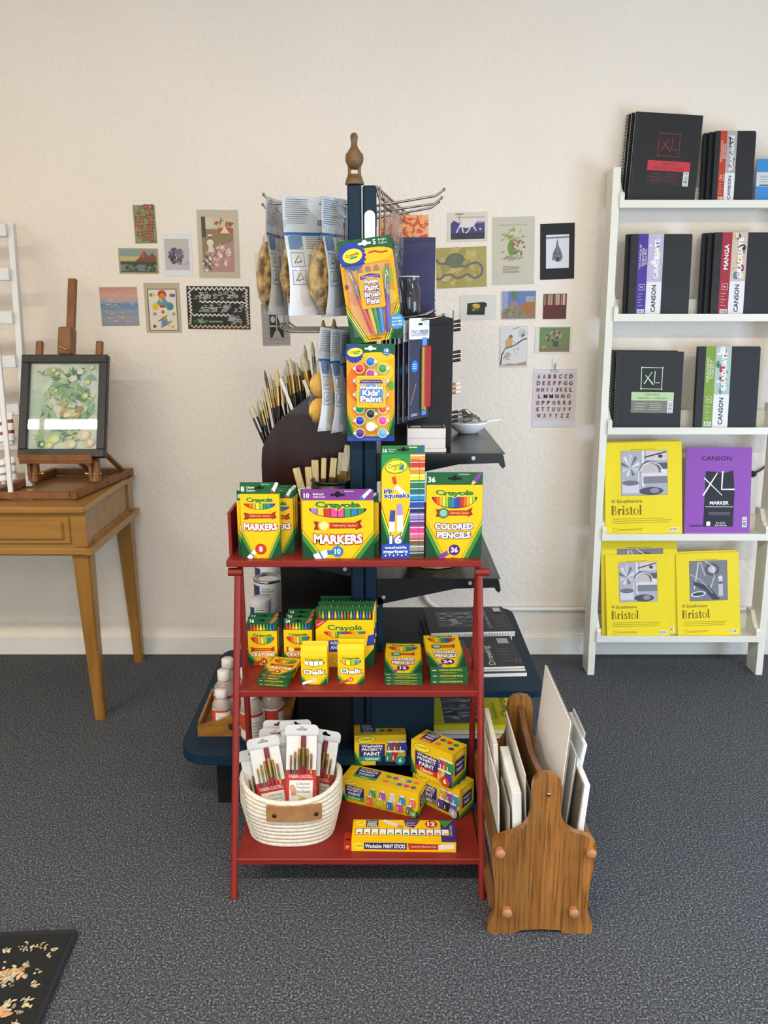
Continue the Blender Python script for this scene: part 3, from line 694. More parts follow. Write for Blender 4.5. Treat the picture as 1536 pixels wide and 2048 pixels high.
# perforated centre panel
def perf(b, x0, x1, y0, y1, z, n, m, r=.0035, mat=None, axis='z'):
    for i in range(n):
        for j in range(m):
            x = x0 + (x1 - x0) * (i + .5) / n; y = y0 + (y1 - y0) * (j + .5) / m
            if axis == 'z': b.add([(x - r, y - r * 1.3, z), (x + r, y - r * 1.3, z), (x + r, y + r * 1.3, z), (x - r, y + r * 1.3, z)], [(0, 1, 2, 3)], mat)
            else: b.add([(z, x - r, y - r), (z, x + r, y - r), (z, x + r, y + r), (z, x - r, y + r)], [(0, 1, 2, 3)], mat)
b = MB(BLACKM); b.box(-.03, .03, .03, GY1 - GY0, .40, 1.60); b.build('centre_panel', gond)
HOLE = M('#a9adb3', .6)
def bracket_outline(w, tip=.035):
    return [(0, 0), (w, 0), (w + .006, -.006), (w + .012, -tip), (w + .006, -tip - .007), (w - .002, -tip), (w - .006, -.027), (w - .016, -.027), (.66 * w, -.03), (.0, -.078), (0, 0)][:-1]
def metal_shelf(z, w, side, lip=True, y1=GY1 - GY0):
    sh = empty('perforated_shelf', (side * .036, 0, z)); sh.parent = gond
    b = MB(BLACKM)
    x0, x1 = (0, w) if side > 0 else (-w, 0)
    b.box(x0, x1, .004, y1, -.003, 0)
    n = 34
    for xx in (w * .85, w * .965):
        perf(b, (xx - .004) * side, (xx + .004) * side, .03, y1 - .02, .0003, 1, 24, .0024, HOLE)
    for xx in (.045, .075): perf(b, (xx - .004) * side, (xx + .004) * side, .03, y1 - .02, .0003, 1, 20, .003, HOLE)
    b.build('shelf_plate', sh)
    o = bracket_outline(w - .01)
    for yy in (0, y1 - .003):
        b = MB(BLACKM); b.prism([(side * x, q) for x, q in o], .003, axis='y', o=yy); br = b.build('bracket', sh)
        if yy == 0:
            for x, q in ((w - .085, -.013), (.018, -.055)):
                b = MB(M('#b9bcc2', .3, .6)); b.cyl((side * x, -.002, q), (side * x, .001, q), .0055, n=14); b.build('rivet', br)
    return sh
ZU, ZL, ZB = 1.072, .717, .800
metal_shelf(ZU, .345, 1); metal_shelf(ZL, .345, 1); metal_shelf(ZB, .30, -1, y1=.66)
b = MB(BLACKM); b.box(AY(563, 1200, 2.44).x - GX, -.032, .24, .246, .4035, ZB - .08); b.build('rear_panel', gond)  # black sheet added to stand in for the dark space below the left shelf
# ------------------------------------------------------------ yellow and green cartons on the red stand
YEL, YEL2 = C('#efc010'), C('#f6d83a')
GRD, GRL, GRH = C('#14482b'), C('#3c8a35'), C('#1d5a32')
INK, WHT, REDP, PUR, LOGO = C('#1c1a18'), C('#f2f0ea'), C('#b3301f'), C('#4b2a7a'), C('#2a7a32')
RAIN = ['#c8342a', '#e0672a', '#eda32c', '#f0d43a', '#8fbf3a', '#2f8f4a', '#2a7fb8', '#3a4fa8', '#5a3a90']
RAINM = [C(h) for h in RAIN]
def smile(P, w, cx, top, rx, ry, cols, n, dark='#3b2038'):
    P.ell(cx, top, rx, ry, C(dark), 0, 24, 180, 360)
    ins = .93; k0 = P.k
    for i in range(n):
        a, b_ = -1 + 2 * i / n, -1 + 2 * (i + 1) / n - .25 / n
        a *= ins; b_ *= ins; m = (a + b_) / 2
        ya, yb, ym = [top - ry * ins * math.sqrt(max(0, 1 - q * q)) for q in (a, b_, m)]
        P.k = k0; P.poly([(cx + a * rx, ya), (cx + m * rx, ym), (cx + b_ * rx, yb), (cx + b_ * rx, top), (cx + a * rx, top)], C(cols[i % len(cols)]))
    P.k = k0 + 1
def ribbon(P, cx, cy, rw, rh, txt, col=None, seal=None):
    dk = C('#8c2417'); col = col or REDP
    P.poly([(cx - rw * .5, cy - rh * .5), (cx - rw * .36, cy - rh * .5), (cx - rw * .36, cy + rh * .45), (cx - rw * .5, cy + rh * .55), (cx - rw * .46, cy)], dk)
    P.poly([(cx + rw * .5, cy - rh * .2), (cx + rw * .36, cy - rh * .5), (cx + rw * .36, cy + rh * .45), (cx + rw * .5, cy + rh * .8), (cx + rw * .45, cy + rh * .3)], dk)
    P.poly([(cx - rw * .42, cy - rh * .38), (cx + rw * .42, cy - rh * .3), (cx + rw * .42, cy + rh * .38), (cx - rw * .42, cy + rh * .38)], col)
    if seal:
        P.star(cx - rw * .29, cy, rh * .62, rh * .78, 16, C(seal)); P.ell(cx - rw * .29, cy, rh * .5, rh * .5, C('#e9d98a' if seal != '#2c6a52' else '#8fb7a4'))
        if txt: P.text(txt, cx + rw * .14, cy, h=rh * .42, w=rw * .5, mat=C('#f3d27a'), slant=.2)
    elif txt: P.text(txt, cx, cy, h=rh * .42, w=rw * .62, mat=C('#f3d27a'), slant=.2)
def crayon_front(P, w, h, o):
    P.rect(.004 * w, 0, .996 * w, h, YEL)
    gy, gx = o.get('gy', .5), o.get('gx', .34)
    for s in (0, 1):
        f = (lambda x: x) if s == 0 else (lambda x: w - x)
        q = lambda k: [(f(0), h * (gy + k)), (f(w * (gx + k * .7)), 0)]
        t = .012
        def tri(k, m): a = q(k); P.poly([(f(0), 0), a[1], a[0]], m)
        P.k = 4; tri(.085, INK); tri(.075, YEL); tri(.05, INK); tri(.04, YEL2); tri(.018, INK); tri(.008, GRL); tri(-.09, GRD)
    P.k = 12
    smile(P, w, w * .5, h * (o['cy'] + o['sm'] * .12), w * .40, h * o['sm'] * 1.25, o['cols'], o['n'])
    P.text(o.get('brand', 'Crayola'), w * .5, h * (o['cy'] + o.get('cup', .03) + .022), h=h * o['ch'] * 1.12, w=w * o.get('cw', .62) * 1.06, mat=LOGO, bold=.045, out=(C('#f7dc4a'), .05), arc=-.12)
    if o.get('rib'): ribbon(P, w * .5, h * o['rib'], w * o.get('rw', .66), h * o.get('rh', .075), o.get('ribt', 'Preferred by Teachers!'), seal=o.get('seal'))
    for t, y, hh, ww in o['prod']:
        P.text(t, w * .5, h * y, h=h * hh, w=w * ww, mat=WHT, bold=.045, out=(o['oc'], .07), arc=-.1)
    cx, cy, r = o['num']
    a, c2 = o['pen']
    if o.get('kind') == 'pencil':
        P.bar(w * .24, -.0, cx * w - r * h * .75, cy * h - r * h * .25, w * .085, a, w * .075); P.poly([(cx * w - r * h * 1.1, cy * h - r * h * .75), (cx * w - r * h * .2, cy * h), (cx * w - r * h * 1.35, cy * h + r * h * .3)], C('#e0bd88'))
    elif o.get('kind') == 'chalk':
        P.bar(w * .04, h * .035, w * .40, h * .135, w * .1, a)
    else:
        P.bar(w * .17, 0, w * .36, cy * h * .85, w * .13, a, w * .10); P.bar(w * .345, cy * h * .8, cx * w, cy * h, w * .075, c2, w * .04); P.bar(w * .25, cy * h * .36, w * .27, cy * h * .46, w * .125, c2)
    P.ell(cx * w, cy * h, r * h, r * h, o['nc']); P.text(o['nt'], cx * w, cy * h, h=r * h * 1.0, mat=o.get('ntc', WHT), bold=.03)
    P.rect(w * .46, h * .01, w * .54, h * .014, INK)
def slot(P, cx, cy, s, m=None):
    m = m or C('#0b0d0b'); P.rrect(cx - s, cy - s * .2, cx + s, cy + s * .12, s * .12, m); P.ell(cx, cy + .05 * s, s * .42, s * .42, m)
def carton(name, w, h, d, o, header=None, bottom=None, side=None):
    """upright carton: front at y=0, base at z=0; header = (height, draw) becomes the hang tab"""
    b = MB(GRH); b.box(-w / 2, w / 2, 0, d, 0, h, b=.0008)
    if o: crayon_front(Panel(b, (-w / 2, 0, 0), (1, 0, 0), (0, 0, 1)), w, h, o)
    P = Panel(b, (w / 2, 0, 0), (0, 1, 0), (0, 0, 1)); P.rect(d * .03, h * .5, d * .97, h * .997, YEL)
    P = Panel(b, (-w / 2, d, 0), (0, -1, 0), (0, 0, 1)); P.rect(d * .03, h * .5, d * .97, h * .997, YEL)
    if bottom:
        P = Panel(b, (-w / 2, d, 0), (1, 0, 0), (0, -1, 0)); P.text(bottom, w * .55, d * .5, h=d * .3, w=w * .62, mat=C('#e3c63c'), bold=.02); P.rect(w * .06, d * .42, w * .16, d * .55, C('#d8d8c8'))
    if side: side(b, w, h, d)
    r = b.build(name)
    if header:
        hh, draw = header; t = MB(GRH)
        t.box(-w / 2 + .001, w / 2 - .001, .0015, .0028, h, h + hh)
        draw(Panel(t, (-w / 2, .0015, h), (1, 0, 0), (0, 0, 1)), w, hh); t.build('hang_tab', r)
    return r
def head(num, cap, topt, col=None, pen='#d8d8d4', tip='#b03a2a', slotw=.13, capx=.17):
    def draw(P, w, hh):
        P.rect(.001, 0, w - .001, hh, col or GRH)
        P.text(num, w * .03, hh * .42, h=hh * .46, mat=WHT, bold=.03, align='l')
        if cap:
            for i, t in enumerate(cap): P.text(t, w * capx, hh * (.56 - .27 * i), h=hh * .19, mat=WHT, align='l', bold=.015)
        if topt: P.text(topt, w * .66, hh * .83, h=hh * .13, mat=WHT)
        slot(P, w * .5, hh * .52, w * slotw)
        P.bar(w * .84, hh * .2, w * .96, hh * .98, hh * .34, C(pen), hh * .26); P.bar(w * .80, hh * .05, w * .85, hh * .27, hh * .12, C(tip), hh * .3)
    return draw
O8 = dict(cy=.845, cup=.03, ch=.085, sm=.075, cols=RAIN, n=8, rib=.66, rw=.84, rh=.1, prod=[('MARKERS', .49, .11, .86)], oc=REDP, num=(.49, .15, .085), nc=C('#c2371f'), nt='8', pen=(C('#e8e6e2'), C('#b03a2a')), gy=.42, gx=.32, cw=.64)
O10 = dict(O8, cy=.85, cup=.035, ch=.12, sm=.13, n=8, cols=['#9a7cc0', '#e8c03a', '#c8342a', '#d8508a', '#d8508a', '#3fa050', '#2a7fb8', '#2f8f4a'], rib=.57, rw=.68, rh=.14, seal='#d9b84a', prod=[('MARKERS', .33, .17, .68)], num=(.49, .125, .095), nc=C('#2a78b0'), nt='10', pen=(C('#e8e6e2'), C('#2a78b0')), gy=.42, gx=.26, cw=.6)
O36 = dict(O8, kind='pencil', cy=.825, cup=.035, ch=.085, sm=.125, n=14, rib=.62, rw=.66, rh=.1, seal='#2c6a52', prod=[('COLORED', .435, .085, .68), ('PENCILS', .315, .09, .6)], oc=PUR, num=(.515, .115, .075), nc=C('#4a2572'), nt='36', pen=(C('#7a3f9a'), C('#7a3f9a')), gy=.46, gx=.3)
O12 = dict(O36, n=8, nt='12', cy=.86, num=(.5, .15, .085)); O24 = dict(O36, n=11, nt='24', cy=.88, num=(.5, .15, .085))
def up_y(px0, px1, py, z):                            # world x-range and y of a base edge seen at a shelf height
    a, c = AZ(px0, py, z), AZ(px1, py, z); return a.x, c.x, (a.y + c.y) / 2
def zt(px, py, Y): return AY(px, py, Y).z
G_T = T2 + .0003
# 8 markers
x0, x1, y = up_y(485, 562, 1117, T2); w8 = x1 - x0; hY = zt(520, 988, y) - T2; hT = zt(520, 965, y) - T2
m8 = carton('marker_box', w8, hY, .020, O8, (hT - hY, head('8', ['Classic', 'Colors'], 'Fine Line')))
GRP = 'eight-count marker boxes on the top tier'
tag(place(m8, ((x0 + x1) / 2, y, G_T)), 'eight-count marker box in front of its row, leftmost on the top tier', 'marker box', GRP)
m8b = carton('marker_box', w8, hY * .87, .020, O8, ((hT - hY) * .85, head('8', ['Classic', 'Colors'], 'Fine Line')))
tag(place(m8b, ((x0 + x1) / 2 - .013, y + .022, G_T)), 'eight-count marker box peeking out at the far left behind the front one', 'marker box', GRP)
for i in range(3):
    o = m8b if False else dup(m8b, ((x0 + x1) / 2 + .030 + .003 * i, y + .023 + .0215 * (i + 1), G_T), label='eight-count marker box in the row showing on the right of the front one, %s' % ['nearest', 'second back', 'hindmost'][i])
# 10 markers
x0, x1, y = up_y(606, 748, 1117, T2); w10 = x1 - x0; hY = zt(680, 1001, y) - T2; hT = zt(680, 979, y) - T2
m10 = carton('marker_box', w10, hY, .021, O10, (hT - hY, head('10', ['Bold and', 'Bright Colors'], 'Broad Line', C('#7a3a8c'), tip='#2a78b0', slotw=.1, capx=.16)))
GRP = 'ten-count marker boxes on the top tier'
tag(place(m10, ((x0 + x1) / 2, y, G_T)), 'ten-count marker box with purple header, front of its row', 'marker box', GRP)
m10b = carton('marker_box', w10, hY * .93, .021, O10, ((hT - hY) * .85, head('10', ['Classic', 'Colors'], 'Broad Line', None, tip='#b03a2a', slotw=.1, capx=.16)))
tag(place(m10b, ((x0 + x1) / 2 + .013, y + .0225, G_T)), 'ten-count marker box with green header, right behind the purple-headed one', 'marker box', GRP)
for i in range(2): dup(m10b, ((x0 + x1) / 2 + (.004, -.010)[i], y + .0225 * (i + 2), G_T), label='ten-count green-headed marker box further back, %s of its row' % ['third', 'last'][i])
# slim sixteen marker box, window of barrels on the right side
x0, x1, y = up_y(763, 848, 1117, T2); wp = x1 - x0; hA = zt(800, 909, y) - T2; hT = zt(800, 892, y) - T2
b = MB(GRH); wd2 = wp / 2; dd = .034; b.box(-wd2, wd2, 0, dd, 0, hA, b=.0008)
P = Panel(b, (-wd2, 0, 0), (1, 0, 0), (0, 0, 1)); xw = wp * .66
P.rect(0, 0, wp, hA, C('#2f8a46')); P.ell(xw * .5, hA * .80, xw * .5, hA * .16, YEL); P.rect(0, hA * .1, xw, hA * .78, YEL)
for s in (0, 1):
    f = (lambda x: x) if s == 0 else (lambda x: xw - x)
    P.k = 6; P.poly([(f(0), hA * .1), (f(xw * .5), hA * .1), (f(0), hA * .52)], INK); P.poly([(f(0), hA * .1), (f(xw * .47), hA * .1), (f(0), hA * .50)], YEL2); P.poly([(f(0), hA * .1), (f(xw * .42), hA * .1), (f(0), hA * .46)], GRL); P.poly([(f(0), hA * .1), (f(xw * .32), hA * .1), (f(0), hA * .38)], GRD)
P.k = 10; P.ell(xw * .52, hA * .885, xw * .4, hA * .068, C('#3c8a35'), 6); P.ell(xw * .52, hA * .885, xw * .37, hA * .058, YEL2, 6)
P.text('Crayola', xw * .5, hA * .892, h=hA * .05, w=xw * .54, mat=LOGO, bold=.02, rot=10)
for i, m in enumerate(RAINM[:8]): P.bar(xw * (.42 + .045 * i), hA * .853, xw * (.45 + .045 * i), hA * (.86 + .006 * i), .003, m)
# plain marker pens printed on the front (faceless)
P.k = 16
P.bar(xw * .48, hA * .72, xw * .42, hA * .79, xw * .13, C('#c8442c')); P.bar(xw * .5, hA * .70, xw * .8, hA * .62, xw * .17, C('#e9e2dc'))
P.bar(xw * .36, hA * .26, xw * .37, hA * .36, xw * .2, C('#e6e2ea')); P.bar(xw * .37, hA * .36, xw * .4, hA * .47, xw * .2, C('#3f48a0'), xw * .17)
P.bar(xw * .66, hA * .26, xw * .65, hA * .42, xw * .22, C('#e6e0ea')); P.bar(xw * .65, hA * .42, xw * .63, hA * .53, xw * .2, C('#a889c6'), xw * .17)
P.k = 19; P.text('pip·', xw * .26, hA * .655, h=hA * .055, w=xw * .36, mat=C('#2c3790'), bold=.03, out=(WHT, .07)); P.text('squeaks', xw * .54, hA * .605, h=hA * .06, w=xw * .9, mat=C('#2c3790'), bold=.03, out=(WHT, .07))
P.rect(0, 0, xw, hA * .13, C('#2b49a8')); P.ell(xw * .5, hA * .13, xw * .5, hA * .018, C('#2b49a8'))
P.text('16', xw * .5, hA * .185, h=hA * .085, w=xw * .44, mat=WHT, bold=.045, out=(C('#2b49a8'), .07)); P.text('washable', xw * .5, hA * .108, h=hA * .028, w=xw * .78, mat=WHT, bold=.02); P.text('markers', xw * .5, hA * .068, h=hA * .034, w=xw * .86, mat=WHT, bold=.03)
for i in range(6): P.ell(xw * (.14 + .145 * i), hA * (.028 + .008 * (i % 2)), hA * .008, hA * .008, WHT)
# printed barrels right of the front panel
P.k = 6
PIP = ['#e09a4a', '#c8342a', '#e88a2a', '#ecd03a', '#2a7a4a', '#2a6a6a', '#2a8ab8', '#2c4aa8', '#2a2a6a', '#9a7cc0', '#6a3a8a', '#d0408a', '#e0608a', '#7a5236', '#8a8a86', '#3a3a38']
for i, c in enumerate(PIP):
    z1 = hA * (1 - i / 16); z0 = hA * (1 - (i + .94) / 16); P.k = 6; P.rect(xw, z0, wp, z1, C(c)); P.rect(xw, z1 - (z1 - z0) * .32, wp, z1 - (z1 - z0) * .2, C('#e9e6da'))
P.k = 8; P.line([(xw + wp * .02, hA * .03), (xw + wp * .2, hA * .03), (xw + wp * .215, hA * .05), (xw + wp * .215, hA * .93), (xw + wp * .2, hA * .95), (xw + wp * .02, hA * .95)], .0012, C('#5a4a3a'))
P2 = Panel(b, (wd2, 0, 0), (0, 1, 0), (0, 0, 1))
for i, c in enumerate(PIP): P2.k = 3; P2.rect(0, hA * (1 - (i + .94) / 16), dd, hA * (1 - i / 16), C(c)); P2.rect(0, hA * (1 - (i + .3) / 16), dd, hA * (1 - (i + .15) / 16), C('#e9e6da'))
ps = b.build('marker_box', loc=((x0 + x1) / 2, y + .004, G_T), rot=(0, 0, R(4)))
tag(ps, 'tall slim box of sixteen small markers showing rows of coloured barrels', 'marker box')
t = MB(GRH); t.box(-wd2 + .001, wd2 - .001, .001, .0025, hA, hT); head('16', None, None, C('#25733c'), pen='#3f4aa0', tip='#2c5ab0')(Panel(t, (-wd2, .001, hA), (1, 0, 0), (0, 0, 1)), wp, hT - hA)
P = Panel(t, (-wd2, .0008, hA), (1, 0, 0), (0, 0, 1)); P.text('Pip-Squeaks', wp * .16, (hT - hA) * .55, h=(hT - hA) * .16, mat=WHT, align='l'); P.text('Markers', wp * .16, (hT - hA) * .32, h=(hT - hA) * .14, mat=WHT, align='l'); P.text('Washable', wp * .72, (hT - hA) * .8, h=(hT - hA) * .18, mat=WHT, bold=.02)
t.build('hang_tab', ps)
# 36 pencils
x0, x1, y = up_y(851, 962, 1116, T2); w = x1 - x0; hY = zt(905, 970, y) - T2; hT = zt(905, 945, y) - T2
c36 = carton('pencil_box', w, hY, .024, O36, (hT - hY, head('36', None, 'Pre-Sharpened', None, pen='#7a3f9a', tip='#e0bd88', slotw=.12)))
tag(place(c36, ((x0 + x1) / 2, y, G_T)), 'thirty-six-count coloured pencil box standing at the right end of the top tier', 'pencil box')

# ---- middle tier
def crayon_box(w, h, d, num, hh, o, name='crayon_box', tips=8, cols=RAIN):
    b = MB(GRH); b.prism([(0, 0), (d, 0), (d, h + .004), (d * .42, h + .004), (0, h)], w, axis='x', o=-w / 2)
    P = Panel(b, (-w / 2, 0, 0), (1, 0, 0), (0, 0, 1)); crayon_front(P, w, h, o)
    for s in (1, -1):
        P = Panel(b, (s * w / 2, 0 if s > 0 else d, 0), (0, s, 0), (0, 0, 1)); P.rect(.03 * d, 0, .97 * d, h * .995, C('#c79a12')); P.poly([(0, 0), (d, 0), (d, h * .3), (0, h * .1)], GRD)
    r = b.build(name)
    t = MB(GRH); t.box(-w / 2 + .0006, w / 2 - .0006, d * .42, d * .42 + .0012, h + .004, h + hh)
    P = Panel(t, (-w / 2, d * .42, h), (1, 0, 0), (0, 0, 1)); P.text(num, w * .07, hh * .68, h=hh * .3, mat=WHT, bold=.03, align='l'); slot(P, w * .5, hh * .72, w * .12)
    P.bar(w * .80, hh * .55, w * .98, hh * .95, hh * .2, C('#b8623a')); P.bar(w * .74, hh * .45, w * .81, hh * .57, hh * .05, C('#b8623a'), hh * .18)
    t.build('hang_tab', r)
    t = MB()
    for i in range(tips):
        x = -w * .44 + w * .88 * (i + .5) / tips; rr_ = w * .4 / tips; m = M(cols[i % len(cols)], .5)
        t.cyl((x, d * .2, h - .002 + .003 * .5), (x, d * .2, h + .005), rr_, n=10, mat=m); t.cyl((x, d * .2, h + .005), (x, d * .2, h + .017), rr_ * .8, rr_ * .3, n=10, mat=m)
    t.build('crayon_tips', r)
    return r
OC = dict(O8, cy=.80, cup=.04, ch=.09, sm=.17, n=7, rib=.46, rw=.84, rh=.12, ribt='#1 Brand Preferred by Teachers', prod=[('CRAYONS', .305, .125, .8)], num=(.52, .12, .09), nc=C('#b52a1c'), pen=(C('#b5402a'), C('#b5402a')), nt='16', gy=.36, gx=.36, cw=.62)
def mid(px0, px1, py): return up_y(px0, px1, py, T1)
G_M = T1 + .0003
x0, x1, y = mid(498, 556, 1330); w = x1 - x0; h = zt(527, 1262, y) - T1; hh = zt(527, 1241, y) - T1 - h + .006
c16 = crayon_box(w, h, .026, '16', hh, OC); GRP = 'sixteen-count crayon boxes on the middle tier'
tag(place(c16, ((x0 + x1) / 2, y, G_M)), 'front sixteen-count crayon box at the left of the middle tier', 'crayon box', GRP)
dup(c16, ((x0 + x1) / 2 + .001, y + .030, G_M), label='sixteen-count crayon box right behind the front sixteen-count one', group=GRP)
x0, x1, y = mid(569, 626, 1331); w = x1 - x0; h = zt(597, 1260, y) - T1
c24 = crayon_box(w, h, .030, '24', .03, dict(OC, nt='24', seal='#d9b84a', ribt='')); GRP = 'twenty-four-count crayon boxes on the middle tier'
tag(place(c24, ((x0 + x1) / 2, y, G_M)), 'front twenty-four-count crayon box, behind the white chalk box', 'crayon box', GRP)
for i in range(2): dup(c24, ((x0 + x1) / 2 + .002 * (i + 1), y + .0335 * (i + 1), G_M), label='twenty-four-count crayon box, %s of three in its row' % ['middle', 'hindmost'][i], group=GRP)
# big multi-row crayon cartons
x0, x1, y = mid(633, 748, 1334); w = x1 - x0; h = zt(690, 1240, y) - T1; d = .040
b = MB(GRH); b.box(-w / 2, w / 2, 0, d, 0, h, b=.0006)
P = Panel(b, (-w / 2, 0, 0), (1, 0, 0), (0, 0, 1)); P.rect(0, 0, w, h, YEL); P.poly([(w * .72, 0), (w, 0), (w, h * .4)], GRD); P.poly([(0, h * .80), (w * .22, h), (0, h)], REDP); P.text('Washable', w * .075, h * .925, h=h * .03, mat=WHT, rot=38)
P.poly([(w * .87, h * .45), (w, h * .47), (w, h * .7), (w * .9, h * .67)], C('#2f3f9c'))
smile(P, w, w * .5, h * .76, w * .36, h * .15, RAIN, 16); P.text('Crayola', w * .5, h * .82, h=h * .15, w=w * .6, mat=LOGO, bold=.03, out=(YEL2, .03), arc=-.1)
P.poly([(w * .18, h * .32), (w * .8, h * .34), (w * .8, h * .58), (w * .18, h * .57)], C('#2f3f9c')); P.text('WELCOME', w * .42, h * .515, h=h * .06, w=w * .36, mat=WHT, bold=.02); P.text('AND', w * .33, h * .42, h=h * .08, w=w * .16, mat=WHT, bold=.02)
P.star(w * .2, h * .14, h * .09, h * .11, 16, C('#d9b84a')); P.text('CRAYONS', w * .56, h * .13, h=h * .1, w=w * .5, mat=WHT, bold=.03, out=(REDP, .05))
c64 = b.build('crayon_box', loc=((x0 + x1) / 2, y, G_M)); GRP = 'large crayon boxes on the middle tier'
tag(c64, 'front large crayon box with a red corner, open to rows of tips', 'crayon box', GRP)
t = MB()
for i in range(17):
    x = -w * .46 + w * .92 * (i + .5) / 17; m = M(RAIN[(i * 4) % 9], .5); rr_ = w * .4 / 17
    t.cyl((x, d * .35, h), (x, d * .35, h + .008), rr_, n=8, mat=m); t.cyl((x, d * .35, h + .008), (x, d * .35, h + .020), rr_ * .8, rr_ * .3, n=8, mat=m)
t.build('crayon_tips', c64)
t = MB(GRH); t.box(-w / 2, w / 2, d * .62, d * .66, h, h + .028); P = Panel(t, (-w / 2, d * .66, h), (1, 0, 0), (0, 0, 1)); t.box(w / 2 - .003, w / 2, .0, d * .6, h, h + .022, C('#d8cf6a')); t.build('inner_card', c64)
for i in range(2): dup(c64, ((x0 + x1) / 2 + .003 * (i + 1), y + .043 * (i + 1), G_M), label='large crayon box, %s of the three in its row' % ['middle', 'hindmost'][i], group=GRP)
# flat stacks: crayons eight, pencils twelve and twenty-four
def lie(o, x, yf, zb, d, rz=0): return place(o, (x, yf, zb + d), (R(-90), 0, rz))
def stack(px0, px1, pyb, pys, n, mk, d, rz, labels, grp, jit):
    x0, x1, yf = mid(px0, px1, pyb); w = x1 - x0
    ytop = AZ((px0 + px1) / 2, pys, T1 + n * d).y; h = ytop - yf
    o = mk(w, h, d)
    for i in range(n):
        q = o if i == 0 else copy_tree(o); q['label'] = labels[i]; q['group'] = grp
        lie(q, (x0 + x1) / 2 + jit[i][0], yf + jit[i][1], T1 + .0003 + i * (d + .0002), d, rz + jit[i][2])
ST3 = ['bottom', 'middle', 'top']; ST4 = ['bottom', 'second', 'third', 'top']
O8C = dict(OC, nt='8', prod=[('CRAYONS', .33, .14, .84)], rib=.5)
stack(517, 577, 1374, 1318, 3, lambda w, h, d: tag(carton('crayon_box', w, h, d, O8C, None, '8 CRAYOLA CRAYONS'), None, 'crayon box'), .0105, R(-9), ['eight-count crayon box lying flat, %s of the stack of three' % s for s in ST3], 'flat stack of eight-count crayon boxes', [(-.002, 0, 0), (-.003, .001, R(1)), (.004, .009, R(-4))])
stack(769, 844, 1371, 1289, 4, lambda w, h, d: tag(carton('pencil_box', w, h, d, O12, (.012, lambda P, w, hh: slot(P, w * .5, hh * .5, w * .12)), '12 CRAYOLA COLORED PENCILS'), None, 'pencil box'), .0082, R(-1), ['twelve-count coloured pencil box lying flat, %s of the stack of four' % s for s in ST4], 'flat stack of twelve-count pencil boxes', [(.001, 0, 0), (0, .002, R(.6)), (.0015, .001, R(-.5)), (-.001, .003, R(-.6))])
stack(861, 936, 1369, 1272, 3, lambda w, h, d: tag(carton('pencil_box', w, h, d, O24, None, '24 CRAYOLA COLORED PENCILS'), None, 'pencil box'), .0155, R(1), ['twenty-four-count coloured pencil box lying flat, %s of the stack of three' % s for s in ST3], 'flat stack of twenty-four-count pencil boxes', [(0, 0, 0), (.0005, .0015, 0), (-.0015, .004, R(1.2))])
# chalk
def chalk(px0, px1, pyb, pyt, pen, nc, cols, ntc):
    x0, x1, y = mid(px0, px1, pyb); w = x1 - x0; h = zt((px0 + px1) / 2, pyt, y) - T1; d = .027
    b = MB(YEL); b.prism([(0, 0), (d, 0), (d, h + .004), (d * .45, h + .011), (.003, h), (0, h - .014)], w, axis='x', o=-w / 2)
    o = dict(O8, kind='chalk', cy=.80, cup=.055, ch=.095, sm=.14, n=4, cols=cols, rib=None, prod=[('Chalk', .44, .17, .84)], oc=C('#14482b'), num=(.5, .16, .075), nc=nc, nt='12', ntc=ntc, pen=(pen, pen), gy=.3, gx=.3, cw=.66)
    crayon_front(Panel(b, (-w / 2, 0, 0), (1, 0, 0), (0, 0, 1)), w, h - .014, o)
    return b.build('chalk_box', loc=((x0 + x1) / 2, y, G_M)), w, h, d
k1, w, h, d = chalk(603, 655, 1369, 1303, C('#f2f0ec'), C('#f0e8e0'), ['#f0efe9', '#e4e3dd'], REDP); GRP = 'chalk boxes on the middle tier'
tag(k1, 'yellow box of white chalk, front', 'chalk box', GRP); dup(k1, (k1.location.x + .001, k1.location.y + .031, G_M), label='yellow chalk box tucked right behind the white chalk box', group=GRP)
k2, w, h, d = chalk(676, 728, 1368, 1300, C('#c83a2a'), C('#c0391f'), ['#e6a03a', '#e9e03a', '#9ac03a', '#4a90c8'], WHT)
tag(k2, 'yellow box of coloured chalk, front', 'chalk box', GRP)
b = MB(YEL); b.prism([(0, 0), (d, 0), (d, h + .02), (.002, h + .02), (0, h)], w, axis='x', o=-w / 2); P = Panel(b, (-w / 2, .002, h), (1, 0, 0), (0, 0, 1)); P.rect(0, .001, w, .02, GRH); P.text('PACK', w * .5, .011, h=.007, mat=WHT, bold=.02); P.text('12', w * .1, .014, h=.005, mat=C('#e8a03a'))
tag(b.build('chalk_box', loc=(k2.location.x + .001, k2.location.y + .030, G_M)), 'green-topped chalk box behind the coloured chalk box', 'chalk box', GRP)

